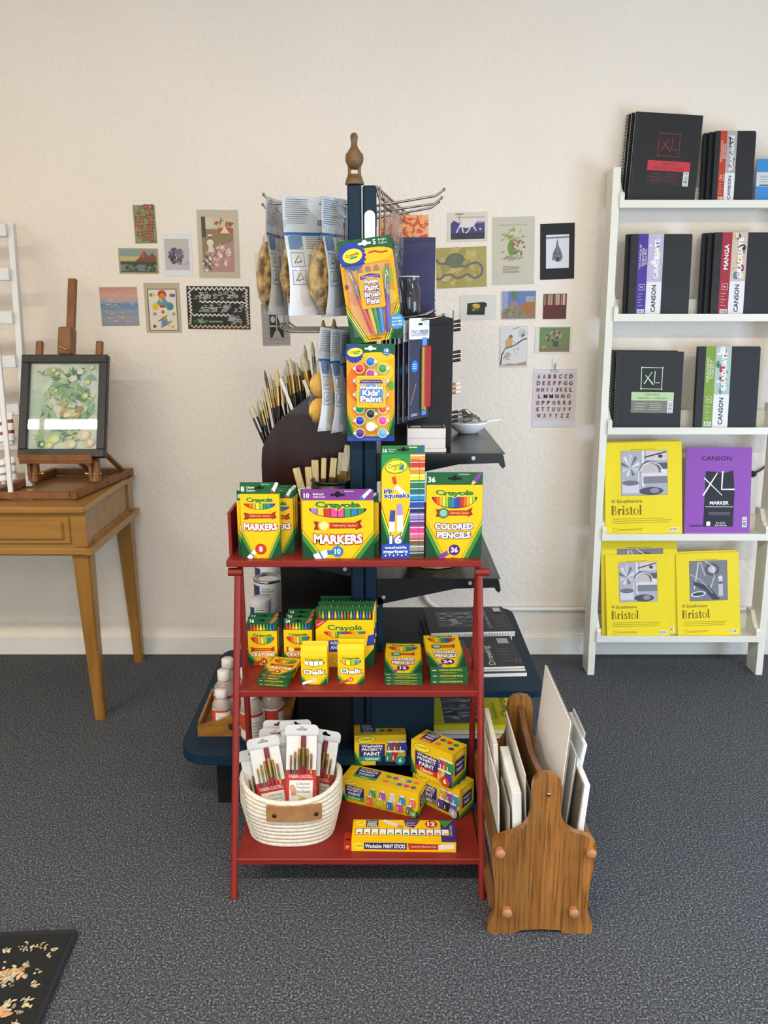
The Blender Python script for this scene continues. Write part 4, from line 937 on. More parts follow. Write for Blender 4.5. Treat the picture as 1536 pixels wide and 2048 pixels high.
# ---- bottom tier: paint cartons
G_B = T0 + .0003
def bottle(P, x, y, s, col, k):
    P.k = k; m = C(col); 
    P.rrect(x - s * .5, y, x + s * .5, y + s * .95, s * .22, m); P.rect(x - s * .3, y + s * .9, x + s * .3, y + s * 1.08, m); P.rrect(x - s * .42, y + s * 1.02, x + s * .42, y + s * 1.3, s * .08, m); P.ell(x, y + s * 1.3, s * .4, s * .13, C('#e6dccd'))
    P.bar(x - s * .28, y + s * .2, x - s * .28, y + s * .7, s * .1, C('#efe6da'))
def paint_box(w, h, d, variant, vc, cols, count, cc, top=(3, 2)):
    PY_, b = C('#e3bd1c'), MB(C('#dcb51a')); b.box(-w / 2, w / 2, 0, d, 0, h, b=.0012)
    P = Panel(b, (-w / 2, 0, 0), (1, 0, 0), (0, 0, 1))
    P.rect(0, 0, w, h, PY_); P.poly([(0, 0), (h * .25, 0), (0, h * .5)], GRL); P.poly([(0, 0), (h * .18, 0), (0, h * .36)], GRD); P.poly([(w, 0), (w, h * .35), (w - h * .18, 0)], GRD)
    P.ell(h * .36, h * .86, h * .28, h * .125, C('#4a7a2a'), 4); P.ell(h * .36, h * .86, h * .26, h * .11, YEL2, 4); P.text('Crayola', h * .36, h * .87, h=h * .09, w=h * .36, mat=LOGO, bold=.02, rot=5)
    lx0, lx1 = h * .14, h * .92
    P.poly([(lx0, h * .16), (lx1, h * .13), (lx1, h * .7), (lx0, h * .72)], C('#2c2a6a')); mx = (lx0 + lx1) / 2
    P.text('Washable', mx, h * .645, h=h * .09, w=h * .64, mat=WHT, bold=.02); P.text('PROJECT', mx, h * .52, h=h * .11, w=h * .62, mat=WHT, bold=.03); P.text('PAINT', mx, h * .385, h=h * .12, w=h * .5, mat=WHT, bold=.03)
    P.poly([(lx0, h * .16), (lx1, h * .13), (lx1, h * .3), (lx0, h * .3)], C(vc)); P.text(variant, mx, h * .22, h=h * .09, w=h * .44, mat=WHT, bold=.02)
    bx0 = h * .98; n = len(cols); kk = P.k; rows = 2 if n > 3 else 1; per = (n + 1) // 2
    for i, c in enumerate(cols):
        r_ = i // per; j = i % per; s = h * .27
        bottle(P, bx0 + (w - bx0) * (j + .5 + (.25 if r_ == 0 else 0)) / (per + .3), h * (.42 if r_ == 0 else .12), s, c, kk + r_ * 40 + j * 5)
    P.k = kk + 75; P.ell(w - h * .18, h * .17, h * .15, h * .15, C(cc)); P.text(count, w - h * .18, h * .18, h=h * .15, mat=WHT, bold=.03)
    Q = Panel(b, (-w / 2, 0, h), (1, 0, 0), (0, 1, 0)); Q.rect(.002, .002, w - .002, d - .002, PY_)
    Q.poly([(w * .12, d * .3), (w * .42, d * .3), (w * .42, d * .9), (w * .12, d * .9)], C('#2c2a6a')); Q.text('Washable', w * .27, d * .82, h=d * .1, w=w * .24, mat=WHT); Q.text('PROJECT', w * .27, d * .66, h=d * .13, w=w * .24, mat=WHT, bold=.03); Q.text('PAINT', w * .27, d * .49, h=d * .13, w=w * .2, mat=WHT, bold=.03); Q.rect(w * .12, d * .2, w * .42, d * .36, C(vc)); Q.text(variant, w * .27, d * .28, h=d * .1, mat=WHT)
    kk = Q.k
    for i, c in enumerate(cols):
        per = max(1, (len(cols) + 1) // 2); Q.k = kk; Q.ell(w * (.54 + .42 * (i % per) / max(1, per - .3)), d * (.68 if i < per else .34), d * .12, d * .1, C(c))
    for s in (1, -1):
        S = Panel(b, (s * w / 2, 0 if s > 0 else d, 0), (0, s, 0), (0, 0, 1)); S.poly([(0, 0), (d, 0), (d, h * .3), (0, h * .12)], GRL); S.poly([(0, 0), (d, 0), (d, h * .18)], GRD); S.poly([(d * .2, h * .3), (d * .85, h * .34), (d * .85, h * .76), (d * .2, h * .74)], C('#2c2a6a')); S.text('PROJECT', d * .52, h * .6, h=h * .1, w=d * .5, mat=WHT, bold=.02); S.text('PAINT', d * .52, h * .45, h=h * .1, w=d * .42, mat=WHT, bold=.02); S.ell(d * .5, h * .88, d * .28, h * .08, YEL2)
    return b.build('paint_carton')
def put_box(o, a, c, z):                               # front-left and front-right base corners
    m = (a + c) / 2; return place(o, (m.x, m.y, z), (0, 0, math.atan2(c.y - a.y, c.x - a.x)))
a, c = AZ(684, 1600, T0), AZ(836, 1637, T0); hn = AY(836, 1589, c.y).z - T0; dn = .072
NE = paint_box((c - a).length, hn, dn, 'Neon', '#3a9a4a', ['#4a9a5a', '#9a5aa8', '#c8c8bc', '#3a8ab8', '#d8785a', '#e2704a', '#b9c43a', '#3a70b0', '#c84a8a', '#6a6a62'], '10', '#4a9a3a')
tag(put_box(NE, a, c, G_B), 'long carton of ten neon project paints at the base of the pile', 'paint carton', 'project paint cartons')
zn = T0 + hn
a, c = AZ(709, 1536, zn), AZ(812, 1533, zn); a, c = a + Vector((.0, .012, 0)), c + Vector((0, .012, 0)); hg = AY(760, 1472, a.y).z - zn
GLI = paint_box((c - a).length, hg, .072, 'Glitter', '#2a8a8a', ['#5a4a7a', '#8a3a2a', '#2c3a8a', '#2a7a6a', '#a8302a', '#b8a43a'], '6', '#2a8a8a')
tag(put_box(GLI, a, c, zn + .0004), 'carton of six glitter paints sitting on top of the neon carton', 'paint carton', 'project paint cartons')
a, c = AZ(842, 1604, T0), AZ(918, 1640, T0); zq = AY(931, 1557, AZ(938, 1616, T0).y).z - T0; hm = .092
MT = paint_box((c - a).length + .03, hm, .070, 'Metallic', '#7a7a7a', ['#c8a03a', '#8a4a9a', '#3a8ab8', '#5a3a8a', '#2a2a2e', '#4a5ab0'], '6', '#b8b0b8')
put_box(MT, a - (c - a).normalized() * .03, c, G_B); tag(MT, 'carton of six paints half hidden beneath the classic carton, lower right', 'paint carton', 'project paint cartons')
zc_ = T0 + hm
a, c = AZ(822, 1543, zc_), AZ(903, 1578, zc_); hc = AY(903, 1511, c.y).z - zc_
CL = paint_box((c - a).length, hc, .072, 'Classic', '#c0391f', ['#6a4a9a', '#c8442a', '#2a8a4a', '#e2742a', '#d8c03a', '#4a3a8a'], '6', '#c0451f')
tag(put_box(CL, a, c, zc_ + .0004), 'carton of six classic paints on the upper right of the pile, turned aside', 'paint carton', 'project paint cartons')
# paint sticks
a, c = AZ(703, 1702, T0), AZ(912, 1705, T0); w = (c - a).length; h = .030; d = AZ(800, 1639, T0 + h).y - a.y
b = MB(YEL); b.box(-w / 2, w / 2, 0, d, 0, h, b=.001); P = Panel(b, (-w / 2, 0, 0), (1, 0, 0), (0, 0, 1)); P.rect(0, 0, w, h, YEL); P.ell(w * .07, h * .5, w * .05, h * .34, YEL2); P.text('Crayola', w * .07, h * .52, h=h * .25, w=w * .07, mat=LOGO, bold=.02)
P.rect(w * .12, h * .2, w * .53, h * .85, C('#2b2a6c')); P.text('Washable', w * .21, h * .52, h=h * .4, w=w * .16, mat=WHT, bold=.02); P.text('PAINT STICKS', w * .41, h * .52, h=h * .4, w=w * .21, mat=WHT, bold=.03); P.poly([(w * .55, h * .2), (w * .86, h * .25), (w * .86, h * .75), (w * .54, h * .85)], REDP); P.text('Quick-Dry Mess-Free Paint', w * .69, h * .5, h=h * .22, w=w * .24, mat=WHT); P.bar(w * .83, h * .45, w * .98, h * .6, h * .5, C('#e8dcd6'))
Q = Panel(b, (-w / 2, 0, h), (1, 0, 0), (0, 1, 0)); Q.rect(0, 0, w, d, YEL); Q.rect(w * .86, d * .0, w, d, C('#3f2a78')); Q.rect(w * .03, d * .28, w * .95, d * .58, C('#4a4a42'))
for i in range(12): Q.k = 5; Q.rect(w * (.035 + .076 * i), d * .3, w * (.1 + .076 * i), d * .56, C('#ececea')); Q.ell(w * (.067 + .076 * i), d * .36, w * .02, d * .04, RAINM[i % 9])
Q.k = 8; Q.ell(w * .075, d * .82, w * .05, d * .13, YEL2); Q.text('Crayola', w * .075, d * .82, h=d * .08, w=w * .06, mat=LOGO, rot=30); Q.rect(w * .13, d * .64, w * .25, d * .97, C('#2b2a6c')); Q.text('Washable', w * .19, d * .9, h=d * .07, w=w * .1, mat=WHT); Q.text('PAINT', w * .19, d * .80, h=d * .09, w=w * .09, mat=WHT, bold=.03); Q.text('STICKS', w * .19, d * .70, h=d * .09, w=w * .1, mat=WHT, bold=.03)
Q.bar(w * .30, d * .95, w * .48, d * .66, d * .14, C('#d8d8d4')); Q.bar(w * .44, d * .72, w * .49, d * .64, d * .12, C('#c08a5a')); Q.poly([(w * .5, d * .98), (w * .66, d * .98), (w * .6, d * .62), (w * .52, d * .7)], C('#3f2a78')); Q.text('Quick-Dry', w * .57, d * .84, h=d * .07, w=w * .09, mat=WHT); Q.text('Mess-Free', w * .57, d * .74, h=d * .07, w=w * .09, mat=WHT)
Q.poly([(w * .84, d * .98), (w * .98, d * .98), (w * .9, d * .62)], GRL); Q.ell(w * .77, d * .80, w * .06, d * .17, REDP); Q.text('12', w * .77, d * .80, h=d * .2, mat=WHT, bold=.04); Q.text('12 PAINT STICKS', w * .96, d * .5, h=w * .02, w=d * .5, mat=WHT, rot=90)
psx = b.build('paint_stick_box'); tag(put_box(psx, a, c, G_B), 'flat box of twelve paint sticks with a red hang tab, front of the bottom tier', 'paint stick box')
t = MB(REDP); t.box(-w / 2 - .022, -w / 2, .002, d * .82, .0, .002); P = Panel(t, (-w / 2 - .022, .002, .002), (1, 0, 0), (0, 1, 0)); slot(P, .011, d * .45, .008); P.text('12', .011, d * .12, h=.009, mat=WHT, rot=90, bold=.03); t.build('hang_tab', psx)

# ---- rope basket of brush sets
bl_, br_ = AY(484, 1520, 1.955), AY(679, 1520, 1.955); bc = Vector(((bl_.x + br_.x) / 2 , 1.957, T0)); rx = (br_.x - bl_.x) / 2; ry = .098
zr = AY(581, 1612, 1.957 - ry).z - T0
bas = empty('rope_basket', bc + Vector((0, 0, .0003)), 0, 'white coiled cotton rope basket with leather handle, holding brush sets', 'basket')
b = MB(ROPE); nr = 12; hb = zr
def rim(a): return .020 * math.cos(2 * a) ** 1 - .010          # rim dips in front and back
def ringpts(k, f=1.0):
    q = k / (nr - 1); s = (.84 + .16 * min(1, q * 1.6)) * f; pts = []
    for i in range(40):
        a = 2 * math.pi * i / 40; ca, sa = math.cos(a), math.sin(a); e = .82
        pts.append((rx * s * math.copysign(abs(ca) ** e, ca), ry * s * math.copysign(abs(sa) ** e, sa), .006 + (hb + .012) * q + (q ** 2) * (.026 * abs(ca) ** 2.0 - .012)))
    return pts
for k in range(nr): b.tube(ringpts(k), .0072, 8, closed=True)
vs = ringpts(0, .97); b.add(vs, [tuple(range(40))]); b.add([(x, y, z + .004) for x, y, z in vs], [tuple(range(39, -1, -1))])
b.build('coiled_wall', bas)
b = MB(TAN); h0, h1 = hb - .040, hb + .004
def hpt(u, v):
    a = R(-90) + R(26) * (2 * u - 1) + R(8); ca, sa = math.cos(a), math.sin(a); z = h0 + (h1 - h0) * v
    return ((rx + .012) * math.copysign(abs(ca) ** .82, ca), (ry + .012) * math.copysign(abs(sa) ** .82, sa), z)
b.grid(hpt, 12, 4)
vs = [hpt(i / 12, 1) for i in range(13)] + [((x) * .86, y * .86, z) for x, y, z in [hpt(i / 12, 1) for i in range(13)]]
b.add(vs, [(i, i + 1, 14 + i, 13 + i) for i in range(12)])
hd = b.build('leather_handle', bas)
for u in (.16, .86):
    p = Vector(hpt(u, .42)); t = MB(M('#3b3029', .35, .8)); t.ball(p, .006, .004, .006); t.build('stud', hd)
def brush(b, p0, d, L, rb, col_h, br_mat, fer=BRASS, wide=1.0, lb=None, lf=None):
    """handle from p0 upward along d; then ferrule; then bristles"""
    p0 = Vector(p0); d = Vector(d).normalized(); lb = lb or L * .16; lf = lf or L * .2; lh = L - lb - lf
    b.tube([p0, p0 + d * lh * .4, p0 + d * lh], [rb * .45, rb * .8, rb], 8, col_h)
    a = p0 + d * lh; b.tube([a, a + d * lf], [rb * 1.02, rb * 1.08], 8, fer); b.tube([a + d * lf * .3, a + d * lf * .36], rb * 1.16, 8, fer)
    e = a + d * lf; b.tube([e, e + d * lb * .5, e + d * lb], [rb * 1.02, rb * 1.15, rb * .35], 8, br_mat)
BW, BH = .078, .205
def brush_pack(photo=True):
    r = empty('brush_set', (0, 0, 0)); r['category'] = 'brush set'
    b = MB(M('#eceae6', .5)); b.box(-BW / 2, BW / 2, 0, .001, 0, BH * .86); P = Panel(b, (-BW / 2, 0, 0), (1, 0, 0), (0, 0, 1)); w, h = BW, BH * .42
    P.rect(0, 0, w, h, C('#c23a36')); P.text('FABER-CASTELL', w * .5, h * .80, h=h * .1, w=w * .8, mat=WHT); P.poly([(w * .42, h * .9), (w * .5, h * .95), (w * .58, h * .9), (w * .54, h * 1.0), (w * .46, h * 1.0)], WHT)
    P.rect(w * .12, h * .0, w * .9, h * .68, C('#f0ede8')); P.text('6 Assorted', w * .58, h * .58, h=h * .09, w=w * .44, mat=INK, slant=.2); P.text('Transparent', w * .58, h * .46, h=h * .09, w=w * .46, mat=INK, slant=.2); P.text('Paint Brushes', w * .58, h * .34, h=h * .09, w=w * .5, mat=INK, slant=.2)
    P.ell(w * .24, h * .42, w * .1, h * .14, C('#d9a184'), 20); P.ell(w * .26, h * .28, w * .09, h * .08, C('#cf9478')); P.bar(w * .3, h * .26, w * .7, h * .12, .0014, C('#8a8a80')); P.ell(w * .55, h * .08, w * .13, h * .07, C('#d8b83a')); P.ell(w * .72, h * .06, w * .1, h * .05, C('#3a7ab8'))
    b.build('card', r)
    t = MB()
    for i, (hc, rb, top) in enumerate((('#2a3a9a', .0022, .62), ('#1f8a4a', .0028, .66), ('#b03048', .0032, .70), ('#8a1c2c', .0062, .86), ('#c8302a', .0034, .70), ('#d8b02a', .0026, .64))):
        x = (-.34 + .135 * i) * BW; zt_ = BH * top; z0 = BH * .38; hm = M(hc, .2, 0, .5)
        t.tube([(x, -.004, z0), (x, -.004, z0 + (zt_ - z0) * .22)], rb, 8, hm); t.tube([(x, -.004, z0 + (zt_ - z0) * .22), (x, -.004, z0 + (zt_ - z0) * .72)], [rb, rb * 1.15], 8, GOLDF)
        t.tube([(x, -.004, z0 + (zt_ - z0) * .72), (x, -.004, zt_ - .004), (x, -.004, zt_)], [rb * 1.1, rb * 1.1, rb * (.9 if i == 3 else .2)], 8, M('#7a2024' if i == 3 else '#a0702c', .6))
    t.build('paint_brushes', r)
    t = MB(BLISTER); t.box(-BW / 2 - .004, BW / 2 + .004, -.010, .002, -.002, BH * .88, b=.003); t.build('blister', r)
    t = MB(M('#c9cacb', .25)); z0 = BH * .86; pts = rounded(-BW / 2 - .004, BW / 2 + .004, z0, BH, (0, .012, .012, 0)); n = len(pts)
    zc = (z0 + BH) / 2 + .003; hole = [(-.014, zc - .004), (.014, zc - .004), (.014, zc + .001), (.007, zc + .002), (.003, zc + .007), (-.003, zc + .007), (-.007, zc + .002), (-.014, zc + .001)]
    # tab with an open hang hole: two halves joined
    L_ = [p for p in pts if p[0] <= 0]; 
    right = [(0, z0)] + [p for p in pts if p[0] > 0] + [(0, BH), (0, zc + .007), (.003, zc + .007), (.007, zc + .002), (.014, zc + .001), (.014, zc - .004), (0, zc - .004)]
    t.prism(right, .001, axis='y', o=-.002); t.prism([(-x, z) for x, z in right], .001, axis='y', o=-.002); t.build('hang_tab', r)
    return r
BP = brush_pack(); GRP = 'brush sets in the rope basket'
packs = [(.028, -.052, .108, -13, 2, 3, 'front right brush set in the basket, standing highest of the two facing out'),
         (-.036, -.048, .072, -15, -10, 4, 'front left brush set in the basket, leaning left'),
         (-.060, -.026, .03, -13, -10, 8, 'brush set tipped against the left rim of the basket'),
         (-.046, -.010, .048, -13, -2, 0, 'brush set second from the front on the left, clear hang tab showing'),
         (-.050, .016, .060, -12, 1, 0, 'brush set third from the front on the left, frosted hang tab showing'),
         (-.042, .042, .072, -11, 1, 0, 'hindmost brush set on the left of the basket'),
         (.032, -.012, .068, -12, 3, 0, 'brush set right behind the front right one'),
         (.018, .018, .086, -11, -3, 0, 'highest brush set tab at the back middle of the basket'),
         (.060, .012, .062, -12, 7, -8, 'brush set at the right back of the basket, card edge showing')]
for i, (x, y, z, tx, ty, tz, lab) in enumerate(packs):
    o = BP if i == 0 else copy_tree(BP); o['label'] = lab; o['group'] = GRP
    place(o, bc + Vector((x, y, z)), (R(tx), R(ty), R(tz)))
# ------------------------------------------------------------ goods on and around the gondola
# carved bird on top of the posts
bp = AY(709, 371, 2.215); ZT = 1.752
bird = empty('bird_figurine', (bp.x, 2.216, ZT), 0, 'carved wooden bird figurine standing on top of the navy posts', 'figurine')
b = MB(BIRDW); s = 1.0
b.lathe([(.0, 0), (.0235, 0), (.0235, .004), (.019, .018), (.016, .024), (0, .026)], n=24); b.build('base', bird)
b = MB(BIRDW)
for sx in (-1, 1): b.tube([(sx * .0125, .0, .020), (sx * .0125, .001, .032), (sx * .0115, .002, .044), (sx * .008, .003, .056)], [.0048, .0042, .0055, .008], 10)
prof = [(.0005, .036), (.010, .037), (.0175, .044), (.0205, .054), (.0212, .064), (.019, .073), (.0135, .080), (.0088, .087), (.0075, .094), (.0078, .100), (.0092, .106), (.0095, .112), (.0075, .117), (.0040, .1195), (.0003, .120)]
m = len(prof); n = 24; vs = []
for r_, z in prof:
    for i in range(n):
        a = 2 * math.pi * i / n; dep = 1.35 if .04 < z < .08 else 1.1
        y = r_ * dep * math.sin(a)
        vs.append((r_ * math.cos(a), y + (.004 if z < .08 else -.004), z))
b.add(vs, [(j * n + i, j * n + (i + 1) % n, (j + 1) * n + (i + 1) % n, (j + 1) * n + i) for j in range(m - 1) for i in range(n)], None, True)
b.tube([(0, -.012, .112), (0, -.022, .108)], [.004, .001], 8)
for sx in (-1, 1): b.ball((sx * .0185, .006, .062), .0042, .016, .013)
b.build('body', bird)

# wire hooks: part of the gondola
def hook(x0, x1, y, z, rise=0.0, tip=.02):
    q = Vector((GX, GY0, 0)); d = 1 if x1 > x0 else -1
    b = MB(STEEL); b.tube([Vector((x0, y, z)) - q, Vector((x1 - d * .012, y, z + rise)) - q, Vector((x1, y, z + rise + tip * .5)) - q, Vector((x1 + d * .010, y, z + rise + tip)) - q], .0030, 8)
    b.ball(Vector((x1 + d * .010, y, z + rise + tip)) - q, .0042)
    b.tube([Vector((x0, y, z + .012)) - q, Vector((x0, y, z - .022)) - q], .003, 6)
    return b.build('wire_hook', gond)
XP = GX - .033; XR = GX + .033
zh1 = AY(600, 407, 2.27).z; zh2 = AY(600, 664, 2.27).z
for y, x1, z in ((2.27, AY(535, 400, 2.27).x, zh1), (2.37, AY(546, 400, 2.37).x, zh1), (2.50, -.335, zh1), (2.62, -.33, zh1), (2.74, -.33, zh1)): hook(XP, x1, y, z, 0, .022)
for y, x1 in ((2.27, AY(572, 655, 2.27).x), (2.37, AY(562, 655, 2.37).x), (2.47, AY(570, 655, 2.47).x), (2.57, AY(576, 655, 2.57).x), (2.67, AY(584, 655, 2.67).x)): hook(XP, x1, y, zh2, 0, .016)
b = MB(STEEL)                                          # mounting grid behind the left hooks
for z in (zh1 - .01, zh1 - .035): b.tube([(-.045, .03, z), (-.045, .62, z)], .003, 6)
for y in (.08, .2, .35): b.tube([(-.045, y, zh1), (-.045, y, zh1 - .14)], .003, 6)
b.build('hook_grid', gond)
for (pa, pb, y) in (((757, 412), (880, 392), 2.26), ((757, 424), (876, 408), 2.36), ((760, 436), (870, 416), 2.46)):
    a = AY(*pa, y); c = AY(*pb, y); hook(XR, c.x, y, a.z, c.z - a.z, .016)
a, c = AY(842, 646, 2.27), AY(880, 633, 2.27); zh3 = a.z
for y, rs in ((2.27, c.z - a.z),): hook(XR, c.x, y, a.z - .004, rs, .008)
for y in (2.36, 2.46): hook(XR, .13, y, zh3, .02, .012)
# chrome wire shelf slanting back on the right of the posts
b = MB(STEEL); r0 = AY(752, 373, 2.235); q = Vector((GX, GY0, 0))
A0 = r0 - q; A1 = AY(826, 438, 2.90) - q
for dx, dz in ((0, 0), (.006, -.022), (.012, -.040)):
    b.tube([A0 + Vector((dx, 0, dz)), A1 + Vector((dx, 0, dz))], .0042, 8)
for i in range(9):
    p = A0.lerp(A1, i / 8); b.tube([p, p + Vector((.012, 0, -.04))], .003, 6)
b.tube([A0 + Vector((.01, 0, 0)), A0 + Vector((.01, 0, -.26))], .003, 6); b.tube([A0 + Vector((.022, .06, -.02)), A0 + Vector((.022, .06, -.26))], .003, 6)
b.build('wire_shelf', gond)

# ---- bagged sponges
def sponge_bag(W, H, T, spm, two=False, seed=0):
    r = empty('sponge_bag', (0, 0, 0)); r['category'] = 'sponge bag'
    sr = random.Random(seed)
    # label card: gently curved sheet with print strips
    def zc(u, v): return (-W / 2 + W * u, -.0025 - .008 * math.sin(math.pi * min(1, v * 1.4)) - .004 * math.sin(6 * v + 2 * u), H * v)
    b = MB(M('#e6e6e9', .35)); b.grid(zc, 8, 18); 
    P = Panel(b, (-W / 2, -.0165, 0), (1, 0, 0), (0, 0, 1)); P._add0 = P._add
    def bent(vs, fs, mat):                                  # print follows the curved card
        z = P.k * P.EPS; b.add([Vector((lambda q: (q[0], q[1] - .0004 - z, q[2]))(zc(x / W, y / H))) for x, y in vs], fs, mat)
    P._add = bent
    def strip(x0, y0, x1, y1, m, nn=6):
        for i in range(nn):
            P.k = k0; a, c2 = y0 + (y1 - y0) * i / nn, y0 + (y1 - y0) * (i + 1) / nn
            for j in range(3): P.k = k0; xa, xb = x0 + (x1 - x0) * j / 3, x0 + (x1 - x0) * (j + 1) / 3; P.rect(xa, a, xb, c2, m)
    k0 = 2; strip(0, H * .70, W, H, C('#d3dae4')); k0 = 3; strip(0, H * .675, W, H * .735, C('#2a66a8'), 2); k0 = 4
    P.k = 5; g = C('#5f6672'); lb = C('#6f8fb8')
    P.lines(W * .06, W * .62, H * .77, H * .98, 12, H * .005, g)
    for i in range(3):
        y0 = H * (.56 - .15 * i); P.k = 5; P.rect(W * .08, y0, W * .42, y0 + H * .125, lb); P.rect(W * .095, y0 + H * .006, W * .405, y0 + H * .119, C('#d9dadc')); P.line([(W * .15, y0 + H * .03), (W * .28, y0 + H * .1), (W * .34, y0 + H * .05), (W * .2, y0 + H * .035)], W * .02, C('#44464c'))
        P.k = 5; P.lines(W * .5, W * .96, y0, y0 + H * .11, 7, H * .004, g)
    P.k = 5; P.barcode(W * .78, H * .75, W * .95, H * .82)
    b.build('label_card', r)
    b = MB(spm)
    for c, sc_ in (([(0, T * .55, H * .34)], (W * .42, T * .5, H * .29)),) if not two else (([(0, T * .55, H * .20), (0, T * .55, H * .45)], (W * .42, T * .5, H * .125)),):
        for cc in c:
            n, mm = 18, 12; vs = []
            for j in range(mm + 1):
                for i in range(n):
                    th = math.pi * j / mm; ph = 2 * math.pi * i / n; f = 1 + (.0 if two else sr.uniform(-.1, .08))
                    vs.append((cc[0] + sc_[0] * math.sin(th) * math.cos(ph) * f, cc[1] + sc_[1] * math.sin(th) * math.sin(ph) * f, cc[2] - sc_[2] * math.cos(th) * f))
            b.add(vs, [(j * n + i, j * n + (i + 1) % n, (j + 1) * n + (i + 1) % n, (j + 1) * n + i) for j in range(mm) for i in range(n)], None, True)
    b.build('sponge', r)
    b = MB(FILM)
    def env(u, v):
        f = max(0, math.sin(math.pi * u)) ** .55 * max(0, math.sin(math.pi * min(1, (v + .03) / .74))) ** .6 if v < .71 else 0
        wr = .004 * math.sin(23 * u + 9 * v) * math.sin(31 * v) * (1 if 0 < f else .2)
        return (-W / 2 * 1.04 + W * 1.04 * u, T * 1.12 * f + wr + .001, H * v)
    b.grid(env, 14, 24)
    b.grid(lambda u, v: (-W / 2 * 1.04 + W * 1.04 * u, -.004 - .016 * math.sin(math.pi * min(1, v * 1.4)) * math.sin(math.pi * u), H * v), 6, 12)
    b.build('film', r)
    return r
def hang(o, px, py, Y, rz, H, rx=0, ry=0):              # hang so that the top middle sits at a pixel
    p = AY(px, py, Y); Rm = Matrix.Rotation(R(rz), 3, 'Z') @ Matrix.Rotation(R(ry), 3, 'Y') @ Matrix.Rotation(R(rx), 3, 'X')
    o.rotation_euler = Rm.to_euler(); o.location = p - Rm @ Vector((0, 0, H)); return o
GRP = 'bagged sea sponges on the upper hooks'
HB = .292
for px, py, Y, rz, ry, T, W, lab, sd in ((606, 393, 2.24, 44, -2.0, .06, .135, 'broadest sea sponge bag, its white instruction card facing out, upper hooks', 1), (668, 396, 2.235, 66, -1, .065, .135, 'sea sponge bag nearest the navy post, brown sponge bulging on its left', 2), (552, 400, 2.30, 70, 3.5, .045, .11, 'thinnest sea sponge bag, hung at the very end of the upper hook', 3)):
    o = sponge_bag(W, HB, T, SPONGE, False, sd); o['label'] = lab; o['group'] = GRP; hang(o, px, py, Y, rz, HB, 0, ry)
GRP = 'bagged yellow sponges on the lower hooks'
for px, py, Y, rz, ry, T, lab in ((662, 657, 2.23, 62, 5.5, .045, 'yellow sponge bag outermost on the lower hook'), (682, 660, 2.24, 64, 2.5, .045, 'yellow sponge bag in the middle of the lower hook'), (698, 664, 2.27, 68, .5, .045, 'yellow sponge bag closest to the post, half behind the paint pot pack')):
    o = sponge_bag(.11, .268, T, YSPONGE, True, 5); o['label'] = lab; o['group'] = GRP; hang(o, px, py, Y, rz, .268, 0, ry)
# small carded tools behind the sponges
GRP = 'carded tools behind the sponge bags'
for px, c, lab in ((641, '#1f4a86', 'blue-carded tool behind the sponge bags, outermost'), (656, '#8d9298', 'grey-carded tool behind the sponge bags'), (668, '#1f3158', 'navy-carded tool behind the sponge bags'), (682, '#1c1d22', 'black-carded tool behind the sponge bags, nearest the post')):
    H = .235; b = MB(C(c)); b.prism(rounded(-.03, .03, 0, H, .008), .0015, axis='y'); P = Panel(b, (-.03, 0, 0), (1, 0, 0), (0, 0, 1)); P.rect(.006, .02, .054, .05, C('#6d8fc0' if c == '#1f4a86' else '#4a4f58')); P.lines(.008, .052, .06, .1, 4, .002, C('#a8b4c8'))
    o = b.build('carded_tool'); tag(o, lab, 'carded tool', GRP)
    t = MB(M('#b9bcc0', .25, .9)); t.box(-.008, .008, -.003, -.0005, .08, .19); t.build('blade', o); t = MB(M('#16181c', .4)); t.box(-.01, .01, -.006, -.0005, .012, .085, b=.002); t.build('handle', o)
    hang(o, px, 448, 2.33, 58, H)

# ---- carded packs hung on the posts
def splash(P, cx, cy, r0, r1, m, n=18): P.star(cx, cy, r0, r1, n, m)
pw, ph = .136, .252
pens = empty('brush_pen_pack', (0, 0, 0), 0, 'carded pack of five brush pens hanging askew on the front post', 'brush pen pack')
b = MB(GRH); b.prism(rounded(-pw / 2, pw / 2, 0, ph, .004), .001, axis='y'); P = Panel(b, (-pw / 2, 0, 0), (1, 0, 0), (0, 0, 1))
P.rrect(.0, .0, pw, ph * .85, .004, C('#e9a31c')); P.ell(pw * .5, ph * .83, pw * .5, ph * .075, C('#eebb1e'), 4)
P.ell(pw * .2, ph * .45, pw * .12, ph * .08, C('#e2842a')); P.ell(pw * .84, ph * .62, pw * .12, ph * .1, C('#a8b83a')); P.ell(pw * .85, ph * .42, pw * .1, ph * .07, C('#f0c832')); P.ell(pw * .07, ph * .56, pw * .04, ph * .025, C('#8a3a8a'))
for s in (0, 1):
    f = (lambda x: x) if s == 0 else (lambda x: pw - x)
    for k, (a, c2, m) in enumerate(((.40, .37, INK), (.385, .355, YEL2), (.36, .33, INK), (.345, .315, YEL2), (.32, .29, GRL), (.27, .25, GRD))): P.k = 8 + k; P.poly([(f(0), 0), (f(pw * c2), 0), (f(0), ph * a)], m)
P.k = 16; splash(P, pw * .24, ph * .845, pw * .235, pw * .27, C('#2a3fa0'), 20); P.ell(pw * .25, ph * .85, pw * .185, ph * .068, YEL2, 8); P.text('Crayola', pw * .25, ph * .858, h=ph * .042, w=pw * .24, mat=INK, bold=.02, rot=10); P.bar(pw * .2, ph * .828, pw * .34, ph * .838, ph * .018, C('#2f8f6a'))
P.text('5', pw * .68, ph * .955, h=ph * .05, mat=WHT, bold=.03); P.text('Bright', pw * .83, ph * .968, h=ph * .026, w=pw * .15, mat=WHT); P.text('Colors', pw * .83, ph * .94, h=ph * .022, w=pw * .15, mat=WHT)
